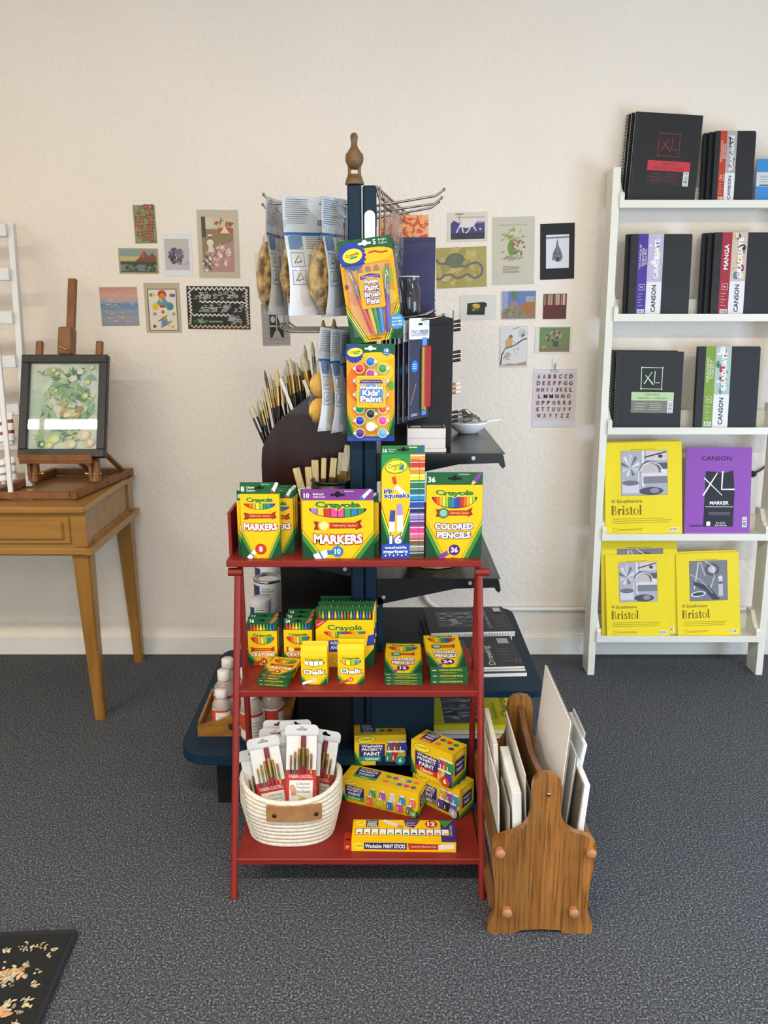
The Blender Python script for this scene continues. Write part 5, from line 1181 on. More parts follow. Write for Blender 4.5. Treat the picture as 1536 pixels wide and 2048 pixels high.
slot(P, pw * .5, ph * .955, pw * .12, C('#dfe4de')); P.line([(pw * .55, ph * .86), (pw * .66, ph * .87), (pw * .78, ph * .85), (pw * .9, ph * .855)], ph * .014, REDP)
splash(P, pw * .91, ph * .17, pw * .13, pw * .155, C('#3a9ad0'), 16)
for i, t_ in enumerate(('Paint', 'is in the', 'Brush!')): P.text(t_, pw * .91, ph * (.205 - .033 * i), h=ph * .022, w=pw * (.16, .18, .18)[i], mat=WHT, bold=.02)
P.text('5 pens', pw * .5, ph * .045, h=ph * .014, mat=INK); P.lines(pw * .38, pw * .62, ph * .02, ph * .035, 2, ph * .004, INK)
b.build('card', pens)
for i, (c, x0, x1) in enumerate((('#d8362c', .44, .14), ('#d8b41c', .50, .33), ('#1f8a3a', .55, .50), ('#2a86c8', .62, .66), ('#6a3a9a', .72, .86))):
    t = MB(M(c, .25, 0, .4)); p0 = Vector((-pw / 2 + pw * x0, -.007, ph * .075)); p1 = Vector((-pw / 2 + pw * x1, -.007, ph * .74)); 
    t.tube([p0, p0.lerp(p1, .05), p0.lerp(p1, .5), p0.lerp(p1, .56)], [.003, .0058, .0062, .005], 12)
    t.tube([p0.lerp(p1, .56), p0.lerp(p1, .64)], [.0045, .004], 10, M('#1b1b20', .4)); t.tube([p0.lerp(p1, .64), p0.lerp(p1, .80)], [.003, .0006], 8, M('#3a3030', .6))
    t.build('brush_pen', pens)
    t = MB(CAPF); t.tube([p0.lerp(p1, .56), p0.lerp(p1, .6), p0.lerp(p1, .98), p1], [.0068, .0072, .0066, .003], 12); t.build('clear_cap', pens)
t = MB(C('#e8a820')); t.prism(rounded(-pw * .19, pw * .25, ph * .33, ph * .68, .004), .0012, axis='y', o=-.0155); P = Panel(t, (-pw * .19, -.0155, ph * .33), (1, 0, 0), (0, 0, 1)); w, h = pw * .44, ph * .35
P.poly([(w * .08, h * .80), (w * .5, h * .86), (w * .92, h * .8), (w * .92, h * .9), (w * .5, h * .96), (w * .08, h * .9)], C('#4a3a9a')); P.text('Washability You Can Trust', w * .5, h * .87, h=h * .05, w=w * .7, mat=WHT)
for tt, y, hh, ww in (('Washable', .74, .1, .6), ('Paint', .575, .17, .58), ('Brush', .385, .15, .66), ('Pens', .2, .17, .52)): P.text(tt, w * .5, h * y, h=h * hh, w=w * ww, mat=WHT, bold=.03, out=(C('#2b2a8c'), .09))
t.build('label_card', pens)
t = MB(BLISTER); t.box(-pw * .44, pw * .44, -.0148, -.0005, ph * .05, ph * .77, b=.004); t.build('blister', pens)
Rm = Matrix.Rotation(R(6.5), 3, 'Y').inverted(); 
pm = AY(728, 477, 2.165); pens.rotation_euler = (R(2), R(-7.5), R(-3)); pens.location = pm - Matrix.Rotation(R(-7.5), 3, 'Y') @ Vector((0, 0, ph))

kw, kh = .124, .252
kids = empty('paint_pot_pack', (0, 0, 0), 0, 'carded pack of eighteen round paint pots hanging below the brush pens', 'paint pot pack')
b = MB(GRH); b.prism(rounded(-kw / 2, kw / 2, 0, kh, .003), .001, axis='y'); P = Panel(b, (-kw / 2, 0, 0), (1, 0, 0), (0, 0, 1))
P.rrect(0, 0, kw, kh * .87, .003, C('#e9a31c')); P.ell(kw * .52, kh * .865, kw * .48, kh * .05, C('#eebb1e'), 3); P.ell(kw * .3, kh * .6, kw * .3, kh * .2, C('#e8781c')); P.ell(kw * .7, kh * .72, kw * .28, kh * .1, C('#f0c632')); P.ell(kw * .93, kh * .58, kw * .07, kh * .05, C('#6aa83a')); P.ell(kw * .6, kh * .25, kw * .3, kh * .13, C('#efc02a'))
for s in (0, 1):
    f = (lambda x: x) if s == 0 else (lambda x: kw - x)
    for k, (a, c2, m) in enumerate(((.34, .24, INK), (.33, .23, YEL2), (.31, .21, INK), (.30, .2, GRL), (.25, .16, GRD))): P.k = 9 + k; P.poly([(f(0), 0), (f(kw * c2), 0), (f(0), kh * a)], m)
P.k = 15; P.rect(0, 0, kw, kh * .05, C('#2b49a8')); P.text('WASHABLE KIDS PAINT', kw * .5, kh * .02, h=kh * .012, w=kw * .5, mat=C('#8aa0e0'))
splash(P, kw * .16, kh * .9, kw * .17, kw * .2, C('#2a3fa0'), 18); P.ell(kw * .18, kh * .915, kw * .16, kh * .045, YEL2, 6); P.text('Crayola', kw * .18, kh * .92, h=kh * .03, w=kw * .22, mat=INK, bold=.02, rot=8); P.bar(kw * .15, kh * .9, kw * .27, kh * .908, kh * .012, C('#2f8f6a'))
slot(P, kw * .5, kh * .955, kw * .12, C('#e8eae6')); P.ell(kw * .83, kh * .925, kw * .085, kh * .042, C('#2a66b0')); P.text('18', kw * .83, kh * .935, h=kh * .034, mat=WHT, bold=.03); P.text('Colors', kw * .83, kh * .905, h=kh * .012, mat=WHT)
b.build('card', kids)
potc = {(0, 0): '#c8342c', (1, 0): '#2a6fc0', (2, 0): '#3f9a3a', (0, 1): '#e8a88a', (1, 1): '#b03a8a', (2, 1): '#c89ad0', (0, 2): '#d8c03a', (1, 2): '#e0e03a', (2, 2): '#d0a0a8', (0, 3): '#1f8a4a', (1, 3): '#8a5a2a', (2, 3): '#e05a30', (0, 4): '#2a3aa8', (1, 4): '#2a2a2c', (2, 4): '#e0529a', (0, 5): '#5a2a8a', (1, 5): '#efeeea', (2, 5): '#6ab0e0'}
for (cx, cy), c in potc.items():
    px_ = (.27, .5, .75)[cx]; zz = (.755, .63, .49, .345, .222, .09)[cy] + (.07 if cx == 1 else 0); x = -kw / 2 + kw * px_; z = kh * zz
    t = MB(M(c, .35)); t.cyl((x, -.012, z), (x, -.001, z), .0105, n=20); t.ball((x, -.012, z), .0085, .0022, .0085); po = t.build('paint_pot', kids)
    t = MB(M('#d9d5d0', .25)); t.tube([(x + .0118 * math.cos(2 * math.pi * i / 20), -.012, z + .0118 * math.sin(2 * math.pi * i / 20)) for i in range(20)], .0013, 6, closed=True); sx = -1 if cx == 0 else 1; t.box(x + sx * .013 - .004, x + sx * .013 + .004, -.0128, -.0108, z - .004, z + .004, b=.001); t.build('pot_rim', po)
t = MB(YEL2); t.prism(rounded(-kw * .285, kw * .31, kh * .362, kh * .685, .004), .0012, axis='y', o=-.0185); P = Panel(t, (-kw * .285, -.0185, kh * .362), (1, 0, 0), (0, 0, 1)); w, h = kw * .595, kh * .323
P.rrect(w * .02, h * .02, w * .98, h * .98, .003, C('#edb41e')); P.ell(w * .5, h * .45, w * .42, h * .3, C('#4a9ad0')); P.poly([(w * .08, h * .76), (w * .92, h * .76), (w * .85, h * .88), (w * .15, h * .88)], C('#3a2f86')); P.text('Washability You Can Trust', w * .5, h * .82, h=h * .06, w=w * .68, mat=WHT)
for tt, y, hh, ww in (('Washable', .64, .13, .84), ('Kids’', .47, .2, .62), ('Paint', .27, .2, .76)): P.text(tt, w * .5, h * y, h=h * hh, w=w * ww, mat=WHT, bold=.045, out=(C('#2b4a9c'), .07))
P.text('18 pots', w * .5, h * .08, h=h * .03, mat=INK); t.build('label_card', kids)
pk = AY(741, 687.5, 2.168); kids.rotation_euler = (R(1), 0, R(0)); kids.location = pk - Vector((0, 0, kh))

# ---- right-hand side: organiser, things on it, pouches
ox0, ox1 = AY(762, 800, 2.30).x, AY(903, 800, 2.30).x; oz1 = AY(880, 637, 2.30).z
org = empty('pencil_organiser', ((ox0 + ox1) / 2, 2.30, ZU + .0004), 0, 'black pencil organiser on the upper shelf, pencils poking out of its open right side', 'organiser')
ow = ox1 - ox0; oh = oz1 - ZU; od = .34
BLK = noise_mat('black_felt_board', [(.3, '#17181a'), (.7, '#232427')], nscale=220, rough=.85)
b = MB(BLK); b.box(-ow / 2, ow / 2, 0, .006, 0, oh); b.box(-ow / 2, ow / 2, od - .006, od, 0, oh); b.box(-ow / 2, -ow / 2 + .006, .006, od - .006, 0, oh); b.box(-ow / 2 + .006, ow / 2, .006, od - .006, 0, .006); b.box(-ow / 2 + .006, ow / 2, .006, od - .006, oh - .006, oh); b.build('case', org)
for k in range(1, 4): b = MB(BLK); b.box(-ow / 2 + .006, ow / 2 - .002, .006, od - .006, oh * k / 4 - .002, oh * k / 4 + .002); b.build('divider', org)
b = MB(M('#3c3d42', .3)); b.box(ow / 2 - .001, ow / 2 + .0015, .0, .004, oh * .02, oh * 1.06); b.build('edge_strip', org)
def pencil(p0, d, L, r, col, tipcol, tip):
    b = MB(M(col, .35)); d = Vector(d).normalized(); p0 = Vector(p0); b.cyl((0, 0, 0), d * (L - tip), r, n=6); b.cyl(d * (L - tip), d * L, r * 1.02, n=8, mat=M(tipcol, .45))
    return b.build('pencil', loc=p0)
for (pz, n, cc, tcol, tp, grp, lab) in ((650, 7, '#15161a', '#101114', .01, 'black pencils in the top slot', 'black pencil in the top slot of the organiser'), (711, 7, '#15161a', '#101114', .01, 'black pencils in the second slot', 'black pencil in the second slot of the organiser'), (775, 5, '#b97a3c', '#e8e4dc', .013, 'white-ended wooden pencils', 'wooden pencil with a white end in the third slot of the organiser'), (832, 9, '#131417', '#101114', .012, 'black pencils in the bottom slot', 'black pencil fanned out in the bottom slot of the organiser')):
    for i in range(n):
        fx = 921 if pz < 800 else 916 + 0 * i
        row, cl = i % 3, i // 3
        y = 2.34 + .012 * cl; q = AY(fx, pz + (row - 1) * 8.5, y)
        dz = .16 if pz < 800 else .30
        d = Vector((1, 0, dz if pz != 832 else .12 + .05 * row)).normalized(); Lp = q.x - ((ox0 + ox1) / 2) - .0
        Lp = max(.06, (q.x - ox0 - .03) / d.x * .62)
        o = pencil(q - d * Lp, d, Lp, .0042, cc, tcol, tp); tag(o, lab, 'pencil', grp)
# dark blue case, patterned orange book and a booklet standing on the organiser
a = AY(793, 560, 2.52).x; c = AY(870, 560, 2.52).x; zt_ = AY(830, 475, 2.52).z
NAVY = noise_mat('navy_card', [(.3, '#201f4a'), (.7, '#28275a')], nscale=8, rough=.55)
b = MB(NAVY); hh = zt_ - oz1; b.box(-(c - a) / 2, (c - a) / 2, 0, .05, 0, hh, b=.001)
for k in range(5): b.box(-(c - a) / 2 - .0003, (c - a) / 2 + .0003, -.0004, .0, hh * (.18 + .18 * k), hh * (.183 + .18 * k), M('#3a3a78', .5))
tag(b.build('sketchbook', loc=((a + c) / 2, 2.52, oz1 + .0008)), 'tall dark navy sketchbook standing on top of the black organiser', 'sketchbook')
a = AY(757, 450, 2.60).x; c = AY(857, 450, 2.60).x; zt_ = AY(810, 430, 2.60).z; hh = zt_ - oz1
ORG = noise_mat('orange_floral_cover', [(.45, '#dfa068'), (.5, '#dfa068'), (.54, '#c2532e')], nscale=46, detail=1, rough=.6, dist=1.6)
b = MB(ORG); b.box(-(c - a) / 2, (c - a) / 2, 0, .02, 0, hh, b=.001); tag(b.build('notebook', loc=((a + c) / 2, 2.60, oz1 + .0008)), 'orange notebook with red floral pattern standing behind the navy sketchbook', 'notebook')
b = MB(PAPER); a = AY(868, 600, 2.58).x; hh = AY(870, 580, 2.58).z - oz1; b.box(0, .012, 0, .03, 0, hh); P = Panel(b, (0, 0, 0), (1, 0, 0), (0, 0, 1)); P.lines(.003, .011, hh * .3, hh * .9, 3, .003, C('#4a5a9a')); P.rect(0, 0, .012, hh * .12, REDP)
tag(b.build('booklet', loc=(a - .006, 2.58, oz1 + .0008)), 'white booklet edge just right of the navy sketchbook', 'booklet')
# clear jar with brushes on the organiser
jc = AY(816, 600, 2.36); jz = oz1; jh = AY(816, 553, 2.36).z - jz; jr = .034
jar = empty('clear_jar', (jc.x, 2.36, jz + .0008), 0, 'clear plastic jar holding dark combs, standing in front of the navy sketchbook', 'jar')
b = MB(CLEAR); b.lathe([(.0, .001), (jr * .94, .001), (jr, .006), (jr, jh * .72), (jr * .86, jh * .82), (jr * .86, jh * .97), (jr * .9, jh)], n=28); b.build('wall', jar)
b = MB(M('#d8d8d8', .2)); b.tube([(jr * .88 * math.cos(2 * math.pi * i / 28), jr * .88 * math.sin(2 * math.pi * i / 28), jh * .99) for i in range(28)], .0016, 6, closed=True); b.build('rim', jar)
b = MB(M('#eef0f0', .5)); b.grid(lambda u, v: ((jr + .0006) * math.cos(R(180 + 40 * u)), (jr + .0006) * math.sin(R(180 + 40 * u)), jh * (.05 + .45 * v)), 6, 1); b.build('label', jar)
for i in range(5):
    b = MB(M('#202226', .3)); x = -.018 + .008 * i; b.tube([(x + .012, .0, jh * .06), (x + .004, -.008 + .004 * (i % 3), jh * .5), (x - .006, .0, jh * (1.0 + .06 * (i % 3)))], [.003, .004, .002], 6, flat=.4)
    o = b.build('comb', loc=(jc.x, 2.36, jz + .0008)); tag(o, 'dark plastic comb in the clear jar', 'comb', 'combs in the clear jar')
# bagged scissors on the upper right hooks
GRP = 'bagged scissors on the upper right hooks'
for px, py, Y, rz, H, lab in ((784, 425, 2.26, 66, .27, 'bagged scissors nearest the front, beside the brush pens'), (795, 428, 2.36, 70, .30, 'bagged scissors hanging behind the first pair')):
    r = empty('bagged_scissors', (0, 0, 0), 0, lab, 'scissors', GRP); W = .085
    b = MB(M('#9da0a6', .22, .9)); b.prism([(-.003, .03), (.004, .03), (.008, H * .55), (-.008, H * .55)], .002, axis='y', o=.004); b.prism([(-.008, .035), (-.002, .03), (.008, H * .55), (-.004, H * .55)], .002, axis='y', o=.007); b.build('blades', r)
    b = MB(M('#2a2b30', .4))
    for sx in (-1, 1): b.tube([(sx * (.014 + .011 * math.cos(2 * math.pi * i / 16)), .006, H * .68 + .024 * math.sin(2 * math.pi * i / 16)) for i in range(16)], .0035, 8, closed=True); b.tube([(sx * .003, .006, H * .54), (sx * .01, .006, H * .60)], .004, 8)
    b.build('handles', r)
    b = MB(FILM); b.grid(lambda u, v: (-W / 2 + W * u, -.002 + .002 * math.sin(17 * v + 5 * u), H * v), 8, 14); b.grid(lambda u, v: (-W / 2 + W * u, .002 + .014 * math.sin(math.pi * u) * math.sin(math.pi * v) + .002 * math.sin(13 * v), H * v), 8, 14); b.build('film', r)
    hang(r, px, py, Y, rz, H)
# pencil pouches
def pouch(H, W):
    r = empty('pencil_pouch', (0, 0, 0)); r['category'] = 'pencil pouch'
    b = MB(C('#3b3f55')); b.prism(rounded(-W / 2, W / 2, 0, H, .005), .0018, axis='y', mat=C('#3b3f55'), side=C('#b9b2a8')); P = Panel(b, (-W / 2, 0, 0), (1, 0, 0), (0, 0, 1))
    P.rrect(0, H * .795, W, H, .005, C('#e6e7ee')); P.rrect(W * .45, H * .93, W * .66, H * .95, .001, INK); P.text('PENCIL', W * .32, H * .865, h=H * .043, w=W * .44, mat=C('#4a4f60')); P.text('POUCH', W * .74, H * .865, h=H * .043, w=W * .38, mat=C('#22252f'), bold=.03); P.lines(W * .08, W * .95, H * .825, H * .84, 2, H * .0035, C('#7a7f90'), .05)
    P.star(W * .28, H * .53, W * .15, W * .18, 18, C('#2f86d8')); P.lines(W * .18, W * .38, H * .5, H * .56, 3, H * .005, WHT); P.bar(W * .08, H * .15, W * .36, H * .36, W * .02, C('#c8a878')); P.lines(W * .1, W * .5, H * .03, H * .06, 2, H * .006, C('#c9cbd6'))
    b.build('card', r)
    t = MB(M('#5f9ad8', .6)); t.box(W * .15, W * .36, -.0016, -.0002, H * .03, H * .81); t.build('ribbon', r)
    t = MB(M('#a8262a', .55)); t.box(W * .16, W * .49, -.011, -.0018, H * .10, H * .73, b=.004); t.build('red_pouch', r)
    t = MB(M('#b8964a', .4, .5)); t.box(W * .06, W * .165, -.0095, -.0018, H * .085, H * .72, b=.002); t.ball((W * .14, -.011, H * .1), .0035, .003, .008); t.build('zip', r)
    return r
HP, WP = .268, .094
PP = pouch(HP, WP); GRP = 'pencil pouches on the right-hand hook'
for i, (px, py, Y, rz, lab) in enumerate(((839, 636, 2.262, 53, 'front pencil pouch with its red case and white PENCIL POUCH header facing out'), (822, 641, 2.268, 64, 'second pencil pouch behind the front one'), (808, 644, 2.272, 71, 'third pencil pouch on the hook'), (798, 646, 2.275, 76, 'fourth pencil pouch on the hook'), (786, 648, 2.276, 80, 'fifth pencil pouch, seen on edge'), (777, 649, 2.277, 83, 'sixth pencil pouch, seen on edge'), (768, 650, 2.278, 84, 'hindmost pencil pouch beside the post'))):
    o = PP if i == 0 else copy_tree(PP); o['label'] = lab; o['group'] = GRP; hang(o, px, py, Y, rz, HP)
# three white boxes on the upper shelf
a, c = AZ(815, 908, ZU), AZ(892, 908, ZU); GRP = 'white boxes stacked on the upper shelf'
hb_ = [.010, .027, .027]; z = ZU + .0004
for i in range(3):
    b = MB(M('#cfcac8', .6)); w = c.x - a.x; b.box(-w / 2, w / 2, 0, .085, 0, hb_[i], b=.0008)
    if i == 2: P = Panel(b, (-w / 2, 0, hb_[i]), (1, 0, 0), (0, 1, 0)); P.rect(.002, .002, w - .002, .083, C('#4a4742')); P.barcode(w * .1, .02, w * .35, .05); P.rect(w * .4, .03, w * .9, .05, C('#8a857c'))
    tag(b.build('white_box', loc=((a.x + c.x) / 2 + (.002, 0, .0)[i], 2.215, z)), ('flat white box at the bottom of the stack on the upper shelf', 'white box in the middle of the stack on the upper shelf', 'white box with a printed lid, top of the stack on the upper shelf')[i], 'box', GRP); z += hb_[i] + .0004
# bowl of foil packets
bw = AZ(937, 868, ZU); bowl = MB(M('#dfe0e2', .25, 0, .3)); BY = bw.y + .02
bowl.lathe([(.0, .0), (.030, .0), (.034, .004), (.050, .016), (.060, .030), (.063, .036), (.060, .036), (.047, .020), (.030, .008), (0, .006)], n=32, sx=1.0, sy=.8)
bowl.prism([(.055, .033), (.098, .040), (.102, .046), (.06, .040)], .012, axis='y', o=-.006)
tag(bowl.build('bowl', loc=(bw.x, BY, ZU + .0004)), 'white spouted bowl of foil packets on the upper shelf', 'bowl')
pr = random.Random(11)
PK = ['#c9ccd0', '#b5b9be', '#3a3d44', '#d8d9da', '#a9adb3', '#c8b43a', '#dcdcdc', '#8f9399', '#6a4a58', '#cfd2d6']
for i in range(10):
    b = MB(M(PK[i], .25, .3)); w, h = .034, .026
    b.grid(lambda u, v: (-w / 2 + w * u, -h / 2 + h * v, .003 * math.sin(4 * u + 3 * v + i)), 5, 4); b.grid(lambda u, v: (-w / 2 + w * u, h / 2 - h * v, .0045 + .003 * math.sin(4 * u + 3 * (1 - v) + i) - .004), 5, 4)
    P = Panel(b, (-w / 2, -h / 2, .0036), (1, 0, 0), (0, 1, 0)); P.rect(w * .2, h * .3, w * .8, h * .6, M('#2c2f36' if i % 2 else '#e8e8e4', .4))
    a = pr.uniform(0, 6.28); rr_ = pr.uniform(.0, .030)
    o = b.build('foil_packet', loc=(bw.x + rr_ * math.cos(a), BY + rr_ * .8 * math.sin(a), ZU + .034 + .0035 * i)); o.rotation_euler = (pr.uniform(-.6, .9), pr.uniform(-.6, .6), pr.uniform(0, 3)); tag(o, 'foil packet heaped in the white spouted bowl', 'packet', 'foil packets in the bowl')
# wicker basket on the lower shelf
wb = AZ(872, 1139, ZL); b = MB(WICKER); 
for k in range(7):
    r_ = .072 + .0045 * k; z = .006 + .010 * k; pts = [(r_ * math.cos(2 * math.pi * i / 48) * (1 + .02 * (-1) ** (i // 2 + k)), r_ * math.sin(2 * math.pi * i / 48) * (1 + .02 * (-1) ** (i // 2 + k)), z) for i in range(48)]
    b.tube(pts, .0055, 6, closed=True, mat=WICKER if k % 2 else M('#b79d74', .7))
b.cyl((0, 0, .001), (0, 0, .005), .07, n=32)
tag(b.build('wicker_basket', loc=(wb.x, wb.y + .075, ZL + .0004)), 'round woven wicker basket on the lower shelf behind the red stand', 'basket')

# ---- left side: brush holder
YBH = 2.30
bh = empty('brush_holder', (AY(610, 900, YBH).x, YBH, ZB + .0004), 0, 'dark wooden brush holder with a curved front, bristling with long brushes', 'brush holder')
B0 = Vector(bh.location)
prof = [(523, 1000), (523, 930), (524, 899), (531, 880), (541, 862), (553, 846), (584, 820), (622, 790), (660, 762), (700, 735), (700, 1000)]
pts = [((AY(x, y, YBH) - B0).x, (AY(x, y, YBH) - B0).z) for x, y in prof]
pts = [(x, max(z, .0)) for x, z in pts]; zb = min(z for x, z in pts); pts[0] = (pts[1][0], 0.0); pts[-1] = (pts[-2][0], 0.0)
b = MB(MAHOG); b.prism(pts, .014, axis='y', o=0, side=M('#6b4a3e', .5)); b.build('front_board', bh)
b = MB(MAHOG); b.prism([(x, z * .72) for x, z in pts], .012, axis='y', o=.20); b.build('rear_board', bh)
b = MB(MAHOG); b.box(pts[1][0], pts[-1][0], .014, .20, 0, .012); b.box(pts[1][0], pts[1][0] + .01, .014, .20, .012, pts[2][1] * .85); b.build('box_bottom', bh)
BRL = [  # tip px, lower px, radius, bristle material, ferrule material, flatness kind, depth
 ((500, 810), (530, 882), .0075, PALEBR, STEEL, 2.34), ((517, 796), (535, 868), .005, PALEBR, GOLDF, 2.36), ((524, 775), (541, 858), .0045, PALEBR, GOLDF, 2.38), ((514, 803), (529, 874), .0035, PALEBR, STEEL, 2.40),
 ((529, 741), (549, 842), .0030, M('#5a4632', .6), GOLDF, 2.34), ((540, 748), (553, 838), .0036, PALEBR, GOLDF, 2.37), ((553, 738), (559, 836), .0070, BRISTLE, GOLDF, 2.35), ((546, 760), (566, 830), .0038, PALEBR, GOLDF, 2.41),
 ((568, 740), (580, 818), .0045, PALEBR, STEEL, 2.36), ((572, 720), (586, 814), .0060, PALEBR, GOLDF, 2.39), ((580, 717), (592, 810), .0060, PALEBR, GOLDF, 2.36), ((587, 722), (598, 806), .0055, PALEBR, STEEL, 2.40), ((593, 726), (604, 800), .0050, PALEBR, GOLDF, 2.37), ((599, 735), (610, 796), .0045, PALEBR, GOLDF, 2.42), ((564, 752), (572, 824), .0040, BRISTLE, GOLDF, 2.43),
 ((606, 708), (622, 790), .0105, PALEBR, GOLDF, 2.35), ((609, 690), (618, 775), .0034, PALEBR, GOLDF, 2.44), ((624, 684), (632, 770), .0045, PALEBR, STEEL, 2.38), ((626, 704), (634, 775), .0040, M('#6b4a30', .6), GOLDF, 2.42), ((646, 640), (650, 752), .0070, BRISTLE, GOLDF, 2.45), ((668, 638), (668, 742), .0070, BRISTLE, GOLDF, 2.47), ((640, 705), (646, 770), .0036, PALEBR, GOLDF, 2.36)]
DESC = ['flat grey-bristled brush leaning furthest out of the brush holder', 'pale filbert brush second from the outer end of the holder', 'pale round brush third from the outer end of the holder', 'thin brush low behind the outermost flat brush', 'fine pointed brush with a tall thin tip, left part of the holder', 'round brush right beside the fine pointed one', 'broad flat bristle brush rising near the fine pointed brush', 'short brush behind the broad flat bristle brush'] + ['brush in the dense grey cluster of the dark holder, %s from its left edge' % q for q in ('second', 'third', 'fourth', 'fifth', 'sixth', 'seventh')] + ['brush at the very left edge of the dense cluster in the dark holder', 'big round mop brush at the upper end of the holder slope', 'slim pointed brush rising directly behind the big mop brush', 'steel-collared pointed brush just right of the big mop brush', 'brown-tipped brush just right of the big mop brush', 'tall bristle brush rising above the yellow sponge bags, left of two', 'tall bristle brush rising above the yellow sponge bags, right of two', 'short brush half hidden by the yellow sponge bags']
for i, (t0, t1, r_, bm, fm, Y) in enumerate(BRL):
    tip = AY(*t0, Y); low = AY(*t1, Y); d = (tip - low).normalized(); p0 = low - d * .12; Lb = (tip - p0).length; vis = (tip - low).length
    b = MB(M('#17110e', .25, 0, .4)); brush(b, (0, 0, 0), d, Lb, max(r_ * 1.1, .0042), None, bm, fm, lb=min(.05, vis * (.34 if r_ < .01 else .40)), lf=vis * .40)
    o = b.build('paint_brush', loc=p0)
    tag(o, DESC[i], 'paint brush', 'long brushes in the dark holder')
for k, (q0, q1) in enumerate((((561, 757), (585, 820)), ((607, 760), (620, 792)))):
    a, c = AY(*q0, 2.325), AY(*q1, 2.325); b = MB(M('#d9d6cc', .6)); beam(b, (0, 0, 0), a - c, .009, .0008, up=(0, 1, 0), bev=0); tag(b.build('price_strip', loc=c), ('white paper strip between the brushes, lower on the slope', 'white paper strip under the big mop brush')[k], 'paper strip')
# cups with wide brushes in front of the holder
p = AY(663, 958, 2.24); rr_ = .056; hh = p.z - ZB - .0004; b = MB(M('#0b0b0d', .35))
b.lathe([(0, 0), (rr_ * .85, 0), (rr_ * .87, .004), (rr_ * .96, hh - .03), (rr_ * .96, hh - .004), (rr_ * .9, hh - .004), (rr_ * .82, .006), (0, .006)], n=32)
cup = b.build('black_cup', loc=(p.x, 2.24, ZB + .0004)); tag(cup, 'black cup holding wide brushes in front of the dark brush holder', 'cup')
b = MB(M('#131316', .3)); 
for z in (hh - .002, hh - .022): b.tube([(rr_ * .97 * math.cos(2 * math.pi * i / 36), rr_ * .97 * math.sin(2 * math.pi * i / 36), z) for i in range(36)], .0035, 8, closed=True)
b.build('rim', cup)
GRP = 'wide bristle brushes in the black cup'
for k, (t0, t1, w, m_) in enumerate((((592, 936), (612, 1010), .020, BRISTLE), ((616, 934), (622, 1005), .018, BRISTLE), ((630, 920), (632, 1000), .020, BRISTLE), ((648, 916), (646, 990), .014, BRISTLE), ((668, 916), (662, 985), .018, BRISTLE), ((683, 905), (676, 985), .016, PALEBR), ((697, 890), (682, 985), .020, PALEBR), ((712, 884), (690, 985), .012, PALEBR))):
    Y = 2.245 + .008 * (k % 3); tip, low = AY(*t0, Y), AY(*t1, Y); d = (tip - low).normalized(); L_ = (tip - low).length
    b = MB(BRISTLE); X = Matrix.Identity(4); u = Vector((d.z, 0, -d.x)).normalized(); v = u.cross(d)
    X = Matrix((u, v, d)).transposed().to_4x4(); b.X = X
    b.box(-w / 2, w / 2, -.004, .004, L_ * .45, L_, m_, b=.0015); b.box(-w / 2 - .001, w / 2 + .001, -.0055, .0055, L_ * .15, L_ * .46, M('#dcdcd8', .5) if k < 2 else GOLDF, b=.0015); b.box(-w * .42, w * .42, -.005, .005, -.05, L_ * .16, M('#b08a54', .5), b=.002)
    tag(b.build('wide_brush', loc=low), ('wide flat brush with a white band, outermost by the marker boxes', 'wide flat brush with a white band beside the outermost one', 'bare bristle brush next to the two white-banded ones', 'narrow bristle brush in the middle of the black cup', 'fluffy bristle brush in the middle of the black cup', 'pale brush left of the tallest white ones', 'tallest white-bristled brush in the cup', 'white-bristled brush touching the navy post')[k], 'paint brush', GRP)

# ---- left decks: cans, jar, tray of bottles
DZ = .4035
def can(name, px0, px1, Y, h, lab, silver=True):
    a, c = AY(px0, 1200, Y), AY(px1, 1200, Y); r_ = (c.x - a.x) / 2; x = (a.x + c.x) / 2
    o = empty(name, (x, Y, DZ), R(0), lab, 'can' if silver else 'jar'); b = MB(M('#dfe0e2', .4))
    b.cyl((0, 0, .004), (0, 0, h - .006), r_, n=36); b.build('body', o)
    b = MB(M('#2a4468', .4)); b.grid(lambda u, v: ((r_ + .0004) * math.cos(R(200 + 42 * u)), (r_ + .0004) * math.sin(R(200 + 42 * u)), h * (.05 + .82 * v)), 8, 1)
    g = M('#8a8f98', .5)
    for i in range(9):
        z = h * (.18 + .075 * i); w = 30 + 18 * ((i * 7) % 5) / 4
        b.grid(lambda u, v: ((r_ + .0004) * math.cos(R(250 + w * u)), (r_ + .0004) * math.sin(R(250 + w * u)), z + h * .022 * v), 6, 1, g if i != 7 else M('#3a4048', .5))
    b.build('label', o)
    if silver:
        b = MB(M('#a9abae', .22, .95)); b.lathe([(r_ * .0, h - .008), (r_ * .70, h - .008), (r_ * .72, h - .002), (r_ * .80, h - .001), (r_ * .84, h - .007), (r_ * .93, h - .006), (r_ * .97, h), (r_ * 1.02, h), (r_ * 1.03, h - .006), (r_, h - .008)], n=40); b.lathe([(r_ * 1.02, .0), (r_ * 1.03, .006), (r_, .007)], n=36); b.build('lid', o)
    else:
        b = MB(M('#d9dadc', .35)); b.lathe([(r_ * 1.05, h - .022), (r_ * 1.06, h - .002), (r_ * 1.03, h), (0, h)], n=36); b.build('lid', o)
    return o
can('paint_can', 509, 566, 2.76, .126, 'silver-lidded paint can with blue and white label behind the crayon boxes')
can('paint_can', 512, 566, 2.86 - .0, .160, 'paint can behind, only its silver rim showing above the front can')
can('plastic_jar', 500, 541, 2.60, .108, 'white-lidded plastic jar in front of the paint can', False)
LZ = .1984
tl0, tr0 = AZ(396, 1473, LZ), AZ(582, 1472, LZ); td = AZ(575, 1400, LZ).y - tl0.y; tw = (tr0 - tl0).length
